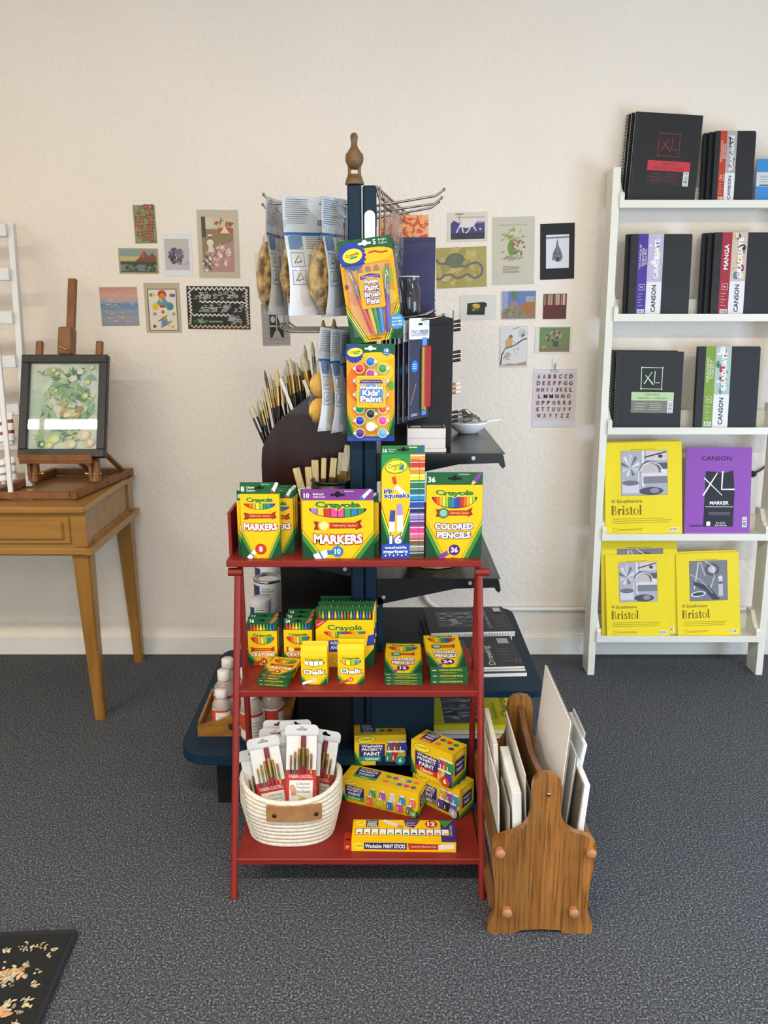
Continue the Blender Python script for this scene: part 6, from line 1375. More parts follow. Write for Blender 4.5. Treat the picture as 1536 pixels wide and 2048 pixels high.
tray = empty('wooden_tray', (tl0.x, tl0.y, LZ), math.atan2(tr0.y - tl0.y, tr0.x - tl0.x), 'amber wooden tray with a raised curved front, holding bottles on the lower deck', 'tray')
b = MB(TRAYW); b.box(0, tw, 0, td, 0, .008); b.build('bottom', tray)
for y in (0, td - .010):
    b = MB(TRAYW); b.prism([(0, .008), (tw, .008), (tw, .035), (tw * .85, .042), (tw * .7, .060), (tw * .5, .068), (tw * .3, .060), (tw * .15, .042), (0, .035)], .010, axis='y', o=y); e = b.build('end_board', tray)
    b = MB(M('#4a3010', .6)); P = Panel(b, (tw * .33, y, .02), (1, 0, 0), (0, 0, 1)); P.rrect(0, 0, tw * .34, .022, .01, M('#2a1a0a', .7)); P.ell(tw * .17, .011, tw * .1, .007, M('#9a9a94', .4)); P.ell(tw * .24, .013, tw * .06, .006, M('#b5b5ae', .4)); b.build('handle_slot', e)
for x in (0, tw - .008): b = MB(TRAYW); b.box(x, x + .008, .010, td - .010, .008, .045); b.build('side_board', tray)
def sbottle(r_, h, lc):
    o = empty('solvent_bottle', (0, 0, 0)); o['category'] = 'bottle'
    b = MB(HAZY); b.lathe([(0, .0), (r_ * .9, 0), (r_, .005), (r_, h * .60), (r_ * .92, h * .68), (r_ * .6, h * .77), (r_ * .42, h * .80), (r_ * .42, h * .86)], n=24); b.build('body', o)
    b = MB(M('#e4dedb', .35)); b.lathe([(r_ * .55, h * .82), (r_ * .57, h * .83), (r_ * .57, h * .985), (r_ * .5, h), (0, h)], n=20); b.build('cap', o)
    b = MB(M('#dedad6', .5)); b.grid(lambda u, v: ((r_ + .0006) * math.cos(R(150 + 200 * u)), (r_ + .0006) * math.sin(R(150 + 200 * u)), h * (.07 + .50 * v)), 20, 1)
    m = M(lc, .45); b.grid(lambda u, v: ((r_ + .0010) * math.cos(R(175 + 70 * u)), (r_ + .0010) * math.sin(R(175 + 70 * u)), h * (.24 + .30 * v)), 10, 1, m); b.grid(lambda u, v: ((r_ + .0010) * math.cos(R(240 + 105 * u)), (r_ + .0010) * math.sin(R(240 + 105 * u)), h * (.50 + .06 * v)), 10, 1, m)
    for i in range(5): z = h * (.14 + .06 * i); b.grid(lambda u, v: ((r_ + .0011) * math.cos(R(262 + 60 * u)), (r_ + .0011) * math.sin(R(262 + 60 * u)), z + h * .014 * v), 6, 1, M('#a09a98', .5))
    b.build('label', o)
    return o
SB = sbottle(.0245, .128, '#c4472c'); GRP = 'solvent bottles in the wooden tray'
BT = [(423, 1373, 2.185, 'front bottle in the tray row, its orange label in full view'), (434, 1357, 2.235, 'second bottle of the tray row, right behind the front one'), (442, 1341, 2.285, 'third bottle of the tray row')]
for i, (px, py, Y, lab) in enumerate(BT):
    o = SB if i == 0 else copy_tree(SB); p = AY(px, py, Y); o['label'] = lab; o['group'] = GRP; place(o, (max(p.x, tl0.x + .031), max(Y, tl0.y + .036 + .0 * i), LZ + .0085))
SL = sbottle(.034, .165, '#b8452c')
for i, (px, Y, lab) in enumerate(((450, 2.345, 'larger bottle fourth in the tray row'), (459, 2.43, 'larger bottle at the far end of the tray row'), (503, 2.23, 'larger bottle with an orange label seen between the red legs'), (545, 2.26, 'larger bottle with a blue-white label beside the orange one'), (495, 2.36, 'larger clear bottle behind the red rear leg'))):
    o = SL if i == 0 else copy_tree(SL); p = AY(px, 1400, Y); o['label'] = lab; o['group'] = GRP
    place(o, (p.x, Y, LZ + (.0085 if Y < tl0.y + td - .03 else .0006)), (0, 0, R(0 if i != 3 else 60)))

# ---- pads on the right decks
def pad(corners, z0, t, name, lab, cat, grp, cover, draw, spiral=False, page='#d9d6cf'):
    """corners px: back-left, front-left, front-right on the plane of the pad's top"""
    bl0, fl0_, fr0_ = [AZ(*p, z0 + t) for p in corners]
    ux = (fr0_ - fl0_); w = ux.length; d = (bl0 - fl0_).length; o = MB(M(page, .7)); o.box(0, w, 0, d, 0, t - .0012); o.box(-.0008, w + .0008, -.0008, d + .0008, t - .0012, t, cover); o.box(-.0005, w + .0005, -.0005, d + .0005, -.001, 0, M('#8d8578', .8))
    P = Panel(o, (0, 0, t), (1, 0, 0), (0, 1, 0)); draw(P, w, d); r = o.build(name, loc=(fl0_.x, fl0_.y, z0 + .0012), rot=(0, 0, math.atan2(ux.y, ux.x)))
    tag(r, lab, cat, grp)
    if spiral:
        b = MB(M('#c9cacc', .3, .6)); n = int(w / .0085)
        for i in range(n): x = w * (i + .5) / n; b.tube([(x + .001, .006 + .0075 * math.cos(2 * math.pi * k / 10), t / 2 + .0075 * math.sin(2 * math.pi * k / 10)) for k in range(10)], .0009, 5, closed=True)
        b.build('spiral', r)
    return r
UZ = .4034
def face_art(P, x0, y0, x1, y1, r):                      # loose portrait-like study in greys and flesh
    P.rect(x0, y0, x1, y1, C('#55585c'))
    for i in range(26): P.k += .3; P.ell(r.uniform(x0 + .1 * (x1 - x0), x1 - .1 * (x1 - x0)), r.uniform(y0 + .1 * (y1 - y0), y1 - .1 * (y1 - y0)), (x1 - x0) * .1, (y1 - y0) * r.uniform(.02, .06), C(['#8d8a8c', '#b9a8a0', '#c9b0a4', '#6d7478', '#a89894', '#3e4246'][r.randrange(6)]), r.uniform(-20, 30))
def cp(P, w, d):
    P.rect(0, 0, w, d, C('#29292c')); face_art(P, w * .12, d * .2, w * .58, d * .82, random.Random(9))
    P.text('Colored Pencil', w * .72, d * .5, h=w * .05, w=d * .8, mat=C('#b9b7b2'), rot=90); P.lines(w * .80, w * .95, d * .15, d * .6, 6, .0012, C('#8d8b88')); P.rect(w * .86, d * .75, w * .95, d * .92, C('#c9c9cc'))
def dr(P, w, d):
    P.rect(0, 0, w, d, C('#26262a')); P.rect(w * .02, d * .1, w * .42, d * .9, C('#4a4a50')); P.text('Drawing', w * .66, d * .36, h=w * .10, w=d * .62, mat=C('#c9c7c2'), rot=90); P.text('Strathmore', w * .53, d * .26, h=w * .045, w=d * .35, mat=C('#a9a7a2'), rot=90); P.lines(w * .76, w * .92, d * .1, d * .62, 5, .0012, C('#8d8b88')); P.rect(w * .82, d * .74, w * .95, d * .92, C('#a9a9b4')); P.line([(w * .93, d * .1), (w * .98, d * .1), (w * .98, d * .22), (w * .93, d * .22)], .001, C('#a9a7a2'), True)
GRP = 'black-covered pads on the upper deck'
pad(((850, 1226), (858, 1277), (1024, 1272)), UZ, .018, 'sketch_pad', 'lower spiral pad under the coloured pencil pad, wire edge showing', 'pad', GRP, C('#29292c'), lambda P, w, d: None, True)
pad(((853, 1217), (862, 1266), (1030, 1262)), UZ + .0195, .018, 'sketch_pad', 'black spiral coloured pencil pad with a face drawing, further back on the deck', 'pad', GRP, C('#29292c'), cp, True)
pad(((868, 1292), (872, 1350), (1054, 1345)), UZ, .012, 'sketch_pad', 'lowest pad of the nearer stack on the navy deck', 'pad', GRP, C('#3a342e'), lambda P, w, d: P.text('Drawing', w * .3, d * .06, h=.008, mat=C('#a9a7a2')))
pad(((868, 1284), (872, 1340), (1051, 1337)), UZ + .0135, .008, 'sketch_pad', 'middle pad of the nearer stack on the navy deck', 'pad', GRP, C('#26262a'), lambda P, w, d: None)
pad(((866, 1276), (872, 1336), (1049, 1332)), UZ + .0230, .008, 'sketch_pad', 'black Drawing pad topmost on the nearer stack of the navy deck', 'pad', GRP, C('#26262a'), dr)
def ch(P, w, d):
    P.rect(0, 0, w, d, C('#dfcf1c')); face_art(P, w * .14, d * .16, w * .62, d * .86, random.Random(4))
    rr2 = random.Random(2)
    for i in range(5): y = d * (.3 + .1 * i); P.line([(w * .15, y), (w * .3, y + rr2.uniform(-.02, .02) * d), (w * .45, y + rr2.uniform(-.05, .05) * d), (w * .61, y)], .0025, C('#26282e' if i % 2 else '#d5d6da'))
    P.text('Charcoal', w * .86, d * .6, h=w * .09, w=d * .62, mat=C('#5a4a12'), rot=90); P.text('Strathmore', w * .74, d * .45, h=w * .045, w=d * .42, mat=C('#5a4a12'), rot=90); P.lines(w * .06, w * .1, d * .1, d * .5, 2, .001, C('#5a4a12'))
GRP = 'yellow pads on the lower deck'
pad(((864, 1392), (869, 1470), (1050, 1470)), LZ, .012, 'sketch_pad', 'lower yellow pad under the charcoal pad on the bottom deck', 'pad', GRP, C('#d6c61a'), lambda P, w, d: None)
pad(((862, 1384), (867, 1461), (1046, 1459)), LZ + .0135, .014, 'sketch_pad', 'yellow Charcoal pad with a dark drawing, on the bottom deck behind the red leg', 'pad', GRP, C('#dfcf1c'), ch)
# ------------------------------------------------------------ pads and sketchbooks on the ladder shelf
CH = lambda c: C(c)
def serif_word(P, word, x, y, h, m, bgm):
    """high-contrast serif lettering drawn from stems, hairlines and bowls; returns the end x. h = cap height"""
    k0 = P.k; st, hl, sf = .13 * h, .035 * h, .028 * h; xh = .66 * h
    def stem(x, y0, y1, w=st): P.k = k0; P.rect(x, y0, x + w, y1, m)
    def ser(x, yy, w): P.k = k0; P.rect(x - w / 2, yy, x + w / 2, yy + sf, m)
    def ring(cx, cy, rx, ry, full=True):
        P.k = k0; a = (0, 360) if full else (-90, 90)
        P.ell(cx, cy, rx, ry, m, 0, 22, *a); P.k = k0 + 1; P.ell(cx + (0 if full else -.0), cy, rx - st * .75, ry - hl, bgm, 0, 22, *a)
    for c in word:
        if c == 'B':
            ring(x + .26 * h, y + .745 * h, .26 * h, .255 * h, False); ring(x + .26 * h, y + .26 * h, .32 * h, .26 * h, False)
            for yy in (0, .49 * h, h - hl): P.k = k0; P.rect(x, y + yy, x + .3 * h, y + yy + hl, m)
            P.k = k0 + 3; P.rect(x + .07 * h, y, x + .07 * h + st, y + h, m); x += .68 * h
        elif c == 'D':
            ring(x + .26 * h, y + .5 * h, .44 * h, .5 * h, False)
            for yy in (0, h - hl): P.k = k0; P.rect(x, y + yy, x + .3 * h, y + yy + hl, m)
            P.k = k0 + 3; P.rect(x + .07 * h, y, x + .07 * h + st, y + h, m); x += .78 * h
        elif c == 'r':
            stem(x + .08 * h, y, y + xh); ser(x + .15 * h, y, .32 * h); ser(x + .10 * h, y + xh - sf, .16 * h); P.k = k0; P.ell(x + .38 * h, y + xh * .87, .075 * h, .075 * h, m); P.k = k0; P.line([(x + .2 * h, y + xh * .72), (x + .28 * h, y + xh * .93), (x + .38 * h, y + xh * .96)], hl * 1.4, m); x += .46 * h
        elif c in 'il':
            t = xh if c == 'i' else 1.04 * h
            stem(x + .09 * h, y, y + t); ser(x + .155 * h, y, .32 * h); ser(x + .1 * h, y + t - sf, .18 * h)
            if c == 'i': P.k = k0; P.ell(x + .155 * h, y + .88 * h, .085 * h, .085 * h, m)
            x += .34 * h
        elif c == 's':
            P.k = k0; P.line([(x + .36 * h, y + .53 * h), (x + .3 * h, y + .62 * h), (x + .2 * h, y + .645 * h), (x + .11 * h, y + .57 * h), (x + .12 * h, y + .45 * h), (x + .28 * h, y + .31 * h), (x + .37 * h, y + .2 * h), (x + .33 * h, y + .07 * h), (x + .2 * h, y + .02 * h), (x + .1 * h, y + .06 * h), (x + .05 * h, y + .17 * h)], .085 * h, m); x += .45 * h
        elif c == 't':
            stem(x + .12 * h, y + .03 * h, y + .86 * h, st * .9); P.k = k0; P.rect(x, y + xh - hl, x + .36 * h, y + xh, m); P.k = k0; P.line([(x + .18 * h, y + .03 * h), (x + .27 * h, y + .01 * h), (x + .36 * h, y + .1 * h)], hl * 1.5, m); x += .40 * h
        elif c == 'o': ring(x + .29 * h, y + xh / 2, .27 * h, xh / 2 + .01 * h); x += .60 * h
        x += .02 * h
    P.k = k0 + 5
    return x
def book(pbl, pbr, ptop, Y, z, t, lean, cover, draw, name, lab, cat, grp=None, page='#d8d5cc', twist=0.0, soft=0, extra=None):
    a, c = AY(*pbl, Y), AY(*pbr, Y); w = c.x - a.x; Yt = Y; ln = R(lean)
    for _ in range(4):
        H = (AY((pbl[0] + pbr[0]) / 2, ptop, Yt).z - z) / math.cos(ln); Yt = Y + H * math.sin(ln)
    b = MB(M(page, .8)); b.box(-w / 2 + .0008, w / 2 - .001, .0012, t - .0012, .001, H - .001)
    if soft: b.prism(rounded(-w / 2, w / 2, 0, H, (soft, soft, 0, 0)), .0012, axis='y', mat=cover); b.prism(rounded(-w / 2, w / 2, 0, H, (soft, soft, 0, 0)), .0012, axis='y', mat=cover, o=t - .0012); b.box(-w / 2 - .0006, -w / 2 + .003, 0, t, 0, H, cover, b=.001)
    else: b.box(-w / 2, w / 2, 0, .0012, 0, H, cover); b.box(-w / 2, w / 2, t - .0012, t, 0, H, cover)
    P = Panel(b, (-w / 2, 0, 0), (1, 0, 0), (0, 0, 1)); draw(P, w, H)
    o = b.build(name, loc=((a.x + c.x) / 2, Y, z + .0006)); o.rotation_euler = (-ln, R(twist), 0); tag(o, lab, cat, grp)
    if extra: extra(o, w, H, t)
    return o, w, H
def spiral(col):
    def f(o, w, H, t):
        b = MB(M(col, .35, .5)); n = int(H / .0115)
        for i in range(n):
            z = H * (i + .5) / n; b.tube([(-w / 2 + .002 + .0085 * math.cos(2 * math.pi * k / 12), t / 2 + (t / 2 + .003) * math.sin(2 * math.pi * k / 12), z + .001 * k / 12) for k in range(12)], .0011, 5, closed=True)
        b.build('spiral', o)
    return f
def shift(o, dx, dy, dz=0, label=None, drz=0):
    c = copy_tree(o); c.location = Vector(o.location) + Vector((dx, dy, dz)); c['label'] = label; c.rotation_euler.z += drz; return c
def xl(ink, lab_c, words, lab2='#2c2a2c'):
    def d(P, w, h):
        P.rect(0, 0, w, h, M('#0e0f12', .6)); i = C(ink); cx, cy = w * .535, h * .655; s = w * .155
        for (x0, y0, x1, y1) in ((-1.1, -1, 1.1, -1.02), (-1.06, 1.0, 1.12, .98), (-1, -1.1, -1.02, 1.1), (1, -1.1, 1.02, 1.12)): P.bar(cx + x0 * s, cy + y0 * s * 1.02, cx + x1 * s, cy + y1 * s * 1.02, s * .07, i, s * .05)
        P.bar(cx - .62 * s, cy + .28 * s, cx + .18 * s, cy - .62 * s, s * .07, i, s * .12); P.bar(cx + .02 * s, cy + .62 * s, cx - .72 * s, cy - .55 * s, s * .05, i, s * .1); P.line([(cx + .3 * s, cy + .68 * s), (cx + .26 * s, cy - .42 * s), (cx + .8 * s, cy - .44 * s)], s * .08, i)
        x0, x1 = w * .24, w * .88; y1, y0, ym = h * .475, h * .205, h * .365
        P.rrect(x0, y0, x1, y1, .003, C(lab2)); P.rect(x0, ym, x1, y1, C(lab_c))
        P.text(words[0], (x0 + x1) / 2, y1 - (y1 - ym) * .3, h=h * .028, w=w * .22, mat=C('#3a3c30'), slant=.2); P.text(words[1], (x0 + x1) / 2, ym + (y1 - ym) * .25, h=h * .03, w=w * .44, mat=C('#3a3c30'), slant=.2)
        P.lines(x0 + w * .05, x0 + w * .24, y0 + h * .03, ym - h * .02, 3, .0014, C(ink)); P.lines(x0 + w * .28, x0 + w * .48, y0 + h * .03, ym - h * .02, 4, .0012, C(ink)); P.barcode(x1 - w * .09, y0, x1 - .002, ym - .001, True)
        for k in range(int(h / .0115)): P.k = 5; P.ell(w * .03, h * (k + .5) / int(h / .0115), .0016, .0012, C('#aeb0b0'), 0, 8)
    return d
def grad(col, big, lines, art, r):
    def d(P, w, h):
        q = .009; P.poly([(0, 0), (w - q, 0), (w - q * .3, q * .3), (w, q), (w, h - q), (w - q * .3, h - q * .3), (w - q, h), (0, h)], M('#0c1116', .6)); P.rect(w * .865, h * .02, w * .872, h * .98, M('#080b0f', .6))
        x0, xm, x1 = w * .125, w * .285, w * .535
        P.rect(x0, 0, xm, h, C(col)); P.rect(xm, 0, x1, h, C('#dfdfe2')); k0 = P.k
        P.rect(xm, h * .42, x1, h, C(art[0]))
        for i in range(16): P.k = k0 + 1 + .35 * i; y = r.uniform(.45, .97) * h; P.ell(r.uniform(xm + w * .05, x1 - w * .05), y, w * r.uniform(.015, .05), min(h * r.uniform(.01, .06), h - y, y - h * .42), C(art[r.randrange(len(art))]), r.choice((0, 0, 20, -25)))
        P.k = k0 + 7
        P.text('CANSON', (xm + x1) / 2, h * .215, h=w * .075, w=h * .33, mat=C('#17181c'), bold=.02, rot=90); P.text('GRADUATE', (xm + x1) / 2 + w * .02, h * .70, h=w * .08, w=h * .48, mat=WHT, bold=.03, rot=90)
        if big: P.text(big, (x0 + xm) / 2, h * .71, h=w * .072, w=h * .30, mat=WHT, bold=.02, rot=90)
        for i, t in enumerate(lines): P.text(t, x0 + (xm - x0) * (.25 + .27 * i), h * .72, h=w * .035, w=h * (.30, .22, .2)[i % 3], mat=WHT, rot=90)
        P.line([(x0 + w * .04, h * .32), (xm - w * .03, h * .32), (xm - w * .03, h * .39), (x0 + w * .04, h * .39)], .0014, WHT, True); P.text('96', (x0 + xm) / 2, h * .355, h=h * .025, mat=WHT, rot=0)
        for i in range(5): P.k = k0 + 9; P.rect(x0 + w * .03, h * (.27 - .035 * i), xm - w * (.05 + .03 * (i % 2)), h * (.273 - .035 * i), WHT)
        P.barcode(x0 + w * .025, h * .035, xm - w * .02, h * .085)
    return d
DKC = M('#0c1116', .6)
def tier_at(k): return SH[k]
rb = random.Random(21)
# --- first tier
Y, z = SH[0]
SPK = M('#3a3a3e', .35, .5)
f1, w1, H1 = book((1256, 399), (1389, 399), 227, Y + .022, z, .014, 6, M('#0e0f12', .6), xl('#8c2a34', '#c23848', ('SKETCH', 'ESQUISSE / CROQUIS')), 'sketchbook', 'front black spiral sketchbook with red XL square and red label, top ladder tier', 'sketchbook', 'spiral sketchbooks on the top ladder tier', twist=3.2, extra=spiral('#2c2c30'))
shift(f1, -.010, .019, 0, 'second spiral sketchbook behind the front one with the red label'); shift(f1, -.016, .038, 0, 'third spiral sketchbook nearest the wall on the top ladder tier')
g1, w, H = book((1424, 398), (1504, 398), 262, Y + .012, z, .018, 5, DKC, grad('#b8402a', '', ('SKETCH & NOTES', 'CROQUIS', 'BOCETOS'), ['#a9a5a8', '#4a4348', '#d8d2d2', '#7a7478', '#2c282c'], rb), 'sketchbook', 'front sketchbook with an orange-red band on the top ladder tier', 'sketchbook', 'red-banded sketchbooks on the top ladder tier', soft=.008)
shift(g1, -.014, .021, 0, 'second red-banded sketchbook, its dark spine showing'); shift(g1, -.026, .042, 0, 'third red-banded sketchbook, hindmost dark spine on the top ladder tier')
def bluepad(P, w, h):
    P.rect(0, 0, w, h, C('#3f87c8')); P.rect(0, h * .38, w, h * .70, C('#c9cdd2')); P.text('Sketch &', w * .22, h * .6, h=h * .05, mat=C('#7a7f86'), bold=.01); P.lines(w * .08, w * .3, h * .46, h * .56, 2, .003, C('#9a9fa6')); P.lines(w * .08, w * .5, h * .39, h * .42, 1, .004, C('#25272c'))
book((1511, 396), (1592, 396), 318, Y + .012, z, .010, 6, C('#3f87c8'), bluepad, 'paper_pad', 'sky blue pad with a pale grey band ending the top ladder tier', 'pad')
# --- second ladder tier
Y, z = SH[1]
g2, w, H = book((1255, 633), (1376, 633), 468, Y + .012, z, .018, 5, DKC, grad('#4a3590', '', ('TECHNIQUE', 'MIXED MEDIA', 'TECNICA MIXTA'), ['#b9b3cc', '#8f86b8', '#d9d2c0', '#6a5f9a', '#e8e4ea'], rb), 'sketchbook', 'front sketchbook with a purple band on the second ladder tier', 'sketchbook', 'purple-banded sketchbooks', soft=.008)
shift(g2, -.010, .021, 0, 'purple-banded sketchbook behind the front one, dark spine showing')
g3, w, H = book((1420, 632), (1542, 632), 465, Y + .012, z, .018, 5, DKC, grad('#a02c3c', 'MANGA', (), ['#c9b8a8', '#9a3a40', '#d8cfc0', '#6a7a8c', '#3a3034', '#c8a060'], rb), 'sketchbook', 'front sketchbook with the crimson MANGA band on the second ladder tier', 'sketchbook', 'crimson-banded sketchbooks', soft=.008)
shift(g3, -.016, .020, 0, 'second crimson-banded sketchbook, spine left of the front one'); shift(g3, -.028, .040, 0, 'third crimson-banded sketchbook, leftmost spine of its row')
# --- third ladder tier
Y, z = SH[2]
f2, w1, H1 = book((1228, 854), (1360, 854), 703, Y + .02, z, .013, 7, M('#0e0f12', .6), xl('#cfe3bc', '#b5cf9a', ('DRAWING', 'DESSIN / DIBUJO'), '#77786f'), 'sketchbook', 'front black spiral drawing book with pale green XL square, third ladder tier', 'sketchbook', 'spiral drawing books on the third ladder tier', twist=.6, extra=spiral('#2c2c30'))
shift(f2, -.014, .020, .003, 'spiral drawing book behind the green XL one, tilted', R(2))
book((1389, 852), (1512, 852), 693, Y + .014, z, .020, 6, DKC, grad('#7a9a3a', '', ('DRAWING', 'DESSIN', 'DIBUJO'), ['#a9bcb8', '#3f7a58', '#d8dfe0', '#6a8f7a', '#b03038', '#e9efe8'], rb), 'sketchbook', 'sketchbook with a leaf green band on the third ladder tier', 'sketchbook', soft=.008)
# --- lower tiers: bristol pads and the purple marker pad
def still_life(P, x0, y0, x1, y1, kind, r):
    W_, H_ = x1 - x0, y1 - y0; k0 = P.k
    P.rect(x0 - .001, y0 - .001, x1 + .001, y1 + .001, C('#4a4a4e')); P.rect(x0, y0, x1, y1, C('#a9a9b2' if kind == 0 else '#77777f'))
    X = lambda u: x0 + W_ * u; Z = lambda v: y0 + H_ * v
    if kind == 0:
        for i in range(9): P.k = k0 + 2 + .3 * i; P.poly([(X(.2), Z(.62)), (X(.2 + .2 * math.cos(i * .7)), Z(.68 + .25 * math.sin(i * .7))), (X(.2 + .2 * math.cos(i * .7 + .35)), Z(.68 + .25 * math.sin(i * .7 + .35)))], C(['#d8d8dc', '#6a6a74', '#c2c2ca'][i % 3]))
        P.k = k0 + 6; P.rect(X(.45), Z(.2), X(.5), Z(1), C('#d8d8de')); P.rect(X(.55), Z(.78), X(1), Z(1), C('#cfc4c2')); P.rect(X(.5), Z(.42), X(1), Z(.58), C('#d8d0ce')); P.rect(X(.48), Z(.26), X(1), Z(.42), C('#7a7a84')); P.rect(X(.5), Z(.58), X(1), Z(.72), C('#56565e'))
        P.ell(X(.62), Z(.5), W_ * .24, H_ * .28, C('#5c5c66'), 0, 20, 0, 180); P.ell(X(.62), Z(.5), W_ * .2, H_ * .22, C('#bdb4b4'), 0, 20, 0, 180)
        P.line([(X(.37), Z(.3)), (X(.38), Z(.5)), (X(.48), Z(.68)), (X(.65), Z(.75)), (X(.82), Z(.68)), (X(.95), Z(.5))], W_ * .02, C('#e4e4ea')); P.bar(X(.5), Z(.85), X(.98), Z(.97), W_ * .03, C('#3a3a42')); P.ell(X(.85), Z(.87), W_ * .05, H_ * .04, C('#3a3a42'))
        P.rect(X(.02), Z(.05), X(.38), Z(.28), C('#c9c9d0')); P.ell(X(.2), Z(.28), W_ * .18, H_ * .06, C('#6c6c76')); P.ell(X(.65), Z(.09), W_ * .26, H_ * .09, C('#4a4a54')); P.ell(X(.72), Z(.1), W_ * .1, H_ * .06, C('#8a8a94'))
    else:
        P.bar(X(.25), Z(.98), X(.12), Z(.3), W_ * .03, C('#c9c9cf')); P.bar(X(.3), Z(.98), X(.42), Z(.62), W_ * .04, C('#a4a4ac')); P.ell(X(.6), Z(.78), W_ * .2, H_ * .16, C('#56565e')); P.ell(X(.6), Z(.78), W_ * .11, H_ * .09, C('#b5b5bd'))
        P.line([(X(.42), Z(1)), (X(.62), Z(.86)), (X(.66), Z(.6)), (X(.52), Z(.22))], W_ * .015, C('#e8e8ee')); P.ell(X(.82), Z(.56), W_ * .06, H_ * .06, C('#d0d0d6')); P.rect(X(.76), Z(.1), X(.88), Z(.5), C('#b9b9c1')); P.ell(X(.82), Z(.44), W_ * .07, H_ * .03, C('#5a5a62'))
        P.poly([(X(.1), Z(.5)), (X(.5), Z(.36)), (X(.8), Z(.02)), (X(.6), Z(.02)), (X(.4), Z(.25)), (X(.1), Z(.4))], C('#3c3c44')); P.ell(X(.22), Z(.17), W_ * .2, H_ * .07, C('#d8d8de'), 6); P.ell(X(.22), Z(.17), W_ * .16, H_ * .045, C('#44444c'), 6); P.line([(X(0), Z(.68)), (X(.3), Z(.52)), (X(.6), Z(.18))], W_ * .012, C('#d8d8de'))
    P.k += 1
def bristol(kind):
    def d(P, w, h):
        yl, bn = C('#e6cf0e'), C('#6b4d12'); P.rect(0, 0, w, h, yl)
        P.lines(w * .33, w * .66, h * .915, h * .925, 1, .0016, C('#6b5a1a'), 0); still_life(P, w * .21, h * .43, w * .81, h * .905, kind, rb)
        P.ell(w * .105, h * .375, h * .017, h * .017, bn); P.ell(w * .105, h * .378, h * .009, h * .011, yl); P.text('Strathmore', w * .15, h * .37, h=h * .036, w=w * .33, mat=bn, align='l')
        serif_word(P, 'Bristol', w * .075, h * .225, h * .098, bn, yl)
        P.lines(w * .09, w * .88, h * .125, h * .19, 3, .0013, C('#8a7420'), .2); P.lines(w * .17, w * .5, h * .05, h * .075, 2, .0012, C('#8a7420'), .1); P.line([(w * .1, h * .045), (w * .15, h * .045), (w * .15, h * .08), (w * .1, h * .08)], .0012, C('#8a7420'), True); P.barcode(w * .83, h * .035, w * .95, h * .075)
    return d
YP = C('#e6cf0e')
Y, z = SH[3]
b1, w, H = book((1212, 1064), (1365, 1064), 884, Y + .004, z, .010, 11, YP, bristol(0), 'paper_pad', 'big yellow Bristol pad with a still-life drawing, fourth ladder tier', 'pad', 'big yellow Bristol pads', twist=-1.6)
shift(b1, -.004, .014, .002, 'yellow pad directly behind the big Bristol pad of the fourth ladder tier')
def marker(P, w, h):
    P.rect(0, 0, w, h, C('#8a4aa8')); P.text('CANSON', w * .46, h * .875, h=h * .05, w=w * .46, mat=C('#1c1626'), bold=.02)
    P.poly([(w * .28, h * .09), (w * .74, h * .09), (w * .75, h * .5), (w * .72, h * .74), (w * .6, h * .71), (w * .3, h * .73), (w * .29, h * .4)], C('#1f1c26'))
    P.bar(w * .27, h * .45, w * .48, h * .71, w * .025, WHT, w * .015); P.bar(w * .28, h * .65, w * .56, h * .45, w * .018, WHT, w * .01); P.line([(w * .56, h * .73), (w * .55, h * .52), (w * .75, h * .52)], w * .022, WHT)
    P.text('MARKER', w * .52, h * .365, h=h * .04, w=w * .29, mat=WHT, bold=.03); P.lines(w * .31, w * .74, h * .315, h * .325, 1, .0018, WHT, .02); P.lines(w * .36, w * .7, h * .22, h * .26, 3, .001, C('#9a96a4'), .1); P.text('9 x 12 in', w * .55, h * .135, h=h * .022, mat=WHT, bold=.02); P.text('22,9 x 30,5 cm', w * .55, h * .105, h=h * .02, mat=WHT, bold=.02); P.rrect(w * .33, h * .1, w * .39, h * .15, .002, WHT)
    P.text('CANSON', w * .17, h * .10, h=h * .026, w=w * .2, mat=C('#1c1626'), bold=.02); P.barcode(w * .88, h * .085, w * .95, h * .2, True)
    P.k = 3; P.rect(0, h * .012, w, h * .02, C('#d8a8d8'))
book((1370, 1058), (1500, 1058), 895, Y + .012, z, .012, 10, C('#8a4aa8'), marker, 'paper_pad', 'purple marker pad with white brushed XL on black, fourth ladder tier', 'pad')
Y, z = SH[4]
b2, w, H = book((1215, 1266), (1341, 1266), 1109, Y - .004, z, .010, 14, YP, bristol(0), 'paper_pad', 'small yellow Bristol pad standing in front on the lowest ladder tier', 'pad', twist=-1.4)
b3, w, H = book((1205, 1262), (1356, 1262), 1080, Y + .018, z, .012, 12, YP, bristol(1), 'paper_pad', 'larger yellow pad behind the small Bristol pad, lowest ladder tier', 'pad', twist=-1.2)
b4, w, H = book((1357, 1262), (1482, 1262), 1106, Y + .006, z, .010, 13, YP, bristol(1), 'paper_pad', 'yellow Bristol pad with a bowling-pin drawing, right on the lowest ladder tier', 'pad', twist=-2.0)
shift(b4, -.003, .014, .004, 'yellow pad behind the bowling-pin Bristol pad on the lowest ladder tier')
# dark cord end on the wall by the ladder
p = AY(1505, 948, WALL - .012); b = MB(M('#15171f', .6)); b.ball((0, 0, 0), .017, .011, .013, mat=None); b.tube([(.012, 0, .006), (.03, .0, .016), (.05, .004, .03), (.09, .006, .05)], .004, 8)
tag(b.build('cord_knob', loc=p), 'small dark knotted cord against the wall beside the purple pad', 'cord')
